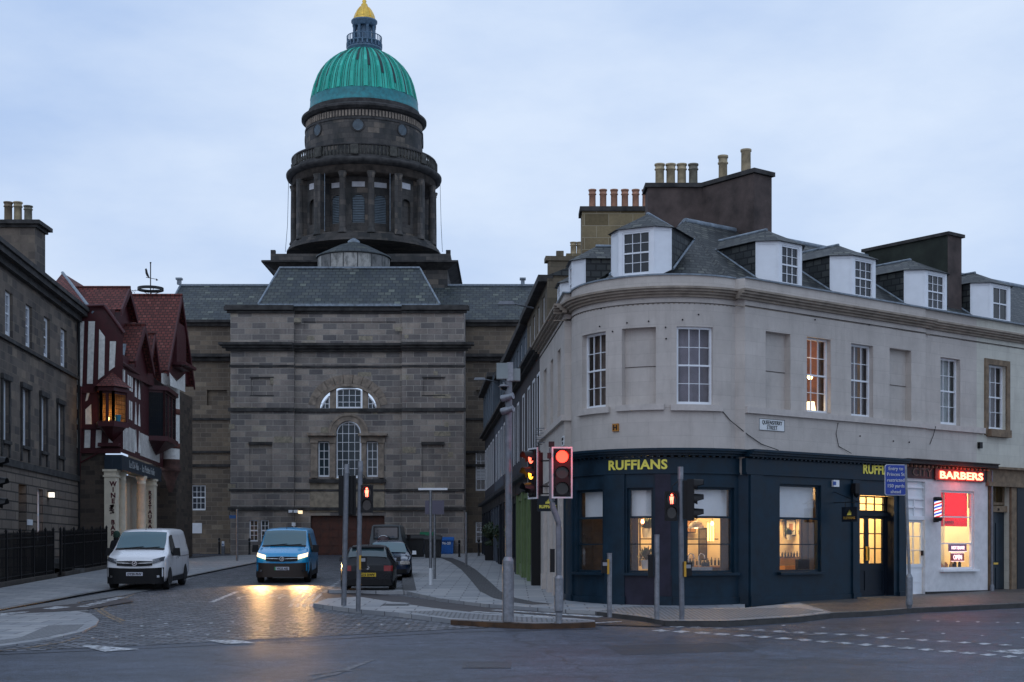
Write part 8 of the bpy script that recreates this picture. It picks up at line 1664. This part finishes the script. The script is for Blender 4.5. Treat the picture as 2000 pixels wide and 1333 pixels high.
def saloon(label, loc, rz, paint):
    B = Body([(0, .5, .28, .5, .62, .45), (.05, .72, .24, .58, .72, .64), (.2, .84, .22, .66, .80, .74), (.55, .88, .2, .74, .88, .76), (1.05, .885, .2, .82, .97, .74), (1.4, .885, .2, .88, 1.16, .68), (1.85, .885, .2, .90, 1.38, .60), (2.3, .885, .2, .91, 1.43, .58), (3.2, .885, .2, .92, 1.40, .57), (3.8, .88, .22, .92, 1.08, .66), (4.3, .84, .24, .86, 1.0, .7), (4.4, .7, .3, .7, .85, .6)])
    t = thing('saloon_car', label, 'car', (0, 0, 0)); B.mesh(MB()).build('body', paint, t); m = MB(); g_ = []
    for x, ins in ((1.1, .06), (1.25, .05), (1.5, .05), (1.78, .05)): _, hw, zb, zl, zt, ht = B.at(x); g_.append([(la * (ht + .03 - ins), x - .01, zt + .025 * (1 - la * la) + .012) for la in (-1, -.5, 0, .5, 1)])
    m.grid(g_); m.build('windscreen', MATS['windscreen_glass'], t)
    for s in (-1, 1):
        m = MB(); B.patch(m, s * .46, s * .82, .60, .73, .02, nl=8); m.build('headlight', simple('clear_lamp', (.45, .42, .38), .12, var=.3, vs=20) if 'clear_lamp' not in MATS else MATS['clear_lamp'], t); MB().box((s * .98, 1.35, .93), (.17, .1, .14), taper=.8).build('wing_mirror', WHITEP if s > 0 else paint, t); m = MB(); B.sidepatch(m, [(1.35, .93, 1.05), (1.85, .95, 1.32), (2.9, .95, 1.34), (3.4, .96, 1.15)], s); m.build('side_window', GLB, t)
    m = MB(); B.patch(m, -.4, .4, .58, .70, .02); m.build('grille', PLAST, t); m = MB(); B.patch(m, -.7, .7, .26, .42, .015, nl=12); m.build('bumper_intake', PLAST, t); wheelset(B, t, (.85, 3.5), .31, .2, .78); t.location = loc; t.rotation_euler = (R(1.43), 0, rz); return t
D = 52.6; saloon('dark blue car parked facing the camera behind the black hatchback', (X(757, D), D, SL * D + .01), yaw, carpaint('deep_blue_paint', (.006, .018, .05), .2))
# boxy jeep from behind with spare wheel
def jeep(label, loc):
    t = thing('jeep', label, 'off-road car', (0, 0, 0)); P = simple('grey_green_metallic', (.10, .12, .13), .4, var=.08, coat=.3); W = .86
    m = MB(); L = 4.2
    prof = [(W, .45), (W, 1.12), (W * .985, 1.16), (W * .86, 1.84), (W * .78, 1.92), (0, 1.95)]; ring = [(y, z) for y, z in prof] + [(-y, z) for y, z in prof[-2::-1]]
    m.grid([[(y * s_, x, z) for y, z in ring] for x, s_ in ((0, .97), (.05, 1), (2.7, 1), (2.75, 1))], closed=True, smooth=False); m.face([(y * .97, 0, z) for y, z in ring]); m.face([(y, 2.75, z) for y, z in ring]); m.box((0, 3.45, .45), (W * 2, 1.5, .68), taper=.97); m.build('body', P, t)
    f = Fr((0, 0), (1, 0)); m = MB(); m.ub(f, -.6, .6, 1.22, 1.78, -.0, .02); m.build('rear_window', GLB, t); m = MB(); m.ub(f, -.66, .66, 1.16, 1.22, 0, .025); m.ub(f, -.66, .66, 1.78, 1.84, 0, .025); m.ub(f, -.66, -.6, 1.22, 1.78, 0, .025); m.ub(f, .6, .66, 1.22, 1.78, 0, .025); m.build('window_frame', BLACKR, t)
    m = MB(); rr_ = .36; P_ = [(0, 0), (rr_ * .9, 0), (rr_, .05), (rr_, .2), (rr_ * .9, .25), (0, .25)]; m.grid([[(-.12 + q * math.cos(a), -y, 1.02 + q * math.sin(a)) for a in [2 * math.pi * k / 28 for k in range(28)]] for q, y in P_], closed=True); sw_ = m.build('spare_wheel', simple('maroon_wheel_cover', (.05, .02, .025), .4, var=.1), t)
    m = MB(); m.grid([[(-.12 + q * math.cos(a), -y, 1.02 + q * math.sin(a)) for a in [2 * math.pi * k / 28 for k in range(28)]] for q, y in ((rr_ + .0, .2), (rr_ + .025, .22), (rr_ - .02, .26))], closed=True); m.build('chrome_ring', CHROME, sw_)
    m = MB(); m.ub(f, -.86, .86, .42, .62, 0, .12); m.build('rear_bumper', PLAST, t)
    for s in (-1, 1):
        MB().ub(f, s * .78 - .05, s * .78 + .05, .68, .9, 0, .02).build('tail_light', MATS['dull_red_lens'], t); MB().box((s * 1.0, 2.6, 1.2), (.2, .1, .24)).build('wing_mirror', PLAST, t)
        for x in (.7, 3.4):
            m = MB(); m.grid([[(s * .76 + y, x + q * math.cos(a), .38 + q * math.sin(a)) for a in [2 * math.pi * k / 20 for k in range(20)]] for q, y in ((.01, -.12), (.38, -.12), (.38, .12), (.01, .12))], closed=True); m.build('wheel', BLACKR, t)
    t.location = loc; return t
D = 74.5; jeep('boxy grey jeep seen from behind with round spare wheel', (X(754, D), D, SL * D))
# ================================================================== PERSON behind the white van
def person(loc, rz, label):
    me = bpy.data.meshes.new('person'); J = [(0, 0, .95), (0, 0, 1.15), (0, 0, 1.36), (0, .0, 1.50), (0, -.03, 1.60), (0, -.02, 1.72), (.17, 0, 1.42), (.24, .02, 1.15), (.22, -.16, .98), (-.17, 0, 1.42), (-.24, .03, 1.15), (-.20, -.15, 1.0), (.10, 0, .88), (.11, -.10, .50), (.11, -.02, .09), (.11, -.14, .05), (-.10, 0, .88), (-.11, .10, .50), (-.11, .22, .12), (-.11, .10, .06), (.20, -.23, .93), (-.19, -.22, .95)]
    E = [(0, 1), (1, 2), (2, 3), (3, 4), (4, 5), (2, 6), (6, 7), (7, 8), (2, 9), (9, 10), (10, 11), (0, 12), (12, 13), (13, 14), (14, 15), (0, 16), (16, 17), (17, 18), (18, 19), (8, 20), (11, 21)]
    rad = [.15, .15, .17, .065, .09, .085, .085, .06, .04, .085, .06, .04, .10, .07, .05, .04, .10, .07, .05, .04, .035, .035]
    me.from_pydata(J, E, []); o = bpy.data.objects.new('person', me); COL.objects.link(o); s_ = o.modifiers.new('skin', 'SKIN'); o.modifiers.new('sub', 'SUBSURF').levels = 2
    for i, v in enumerate(me.skin_vertices[0].data): v.radius = (rad[i], rad[i]); v.use_root = i == 0
    me.materials.append(simple('dark_coat', (.012, .012, .015), .9, var=.2)); o.location = loc; o.rotation_euler = (0, 0, rz); tag(o, label, 'person')
    dg = bpy.context.evaluated_depsgraph_get(); me2 = bpy.data.meshes.new_from_object(o.evaluated_get(dg)); o.modifiers.clear(); o.data = me2
    for p in me2.polygons: p.use_smooth = True
    if not me2.materials: me2.materials.append(MATS['dark_coat'])
    b = MB(); b.lathe((0, -.02, 0), [(.115, 1.60), (.122, 1.66), (.118, 1.74), (.09, 1.80), (.03, 1.83)], 18); h_ = b.build('beanie', simple('dark_green_wool', (.015, .045, .03), .95, var=.2), o)
    b = MB(); b.lathe((0, -.06, 0), [(.05, 1.50), (.085, 1.55), (.092, 1.60)], 14); b.build('face', simple('skin', (.35, .2, .14), .6, var=.1), o)
    return o
p = Vector((X(227, 49.3), 49.3)); person((p.x, p.y, gz(p.x, p.y) + .06), R(150), 'person in dark coat and green beanie walking behind the white van')
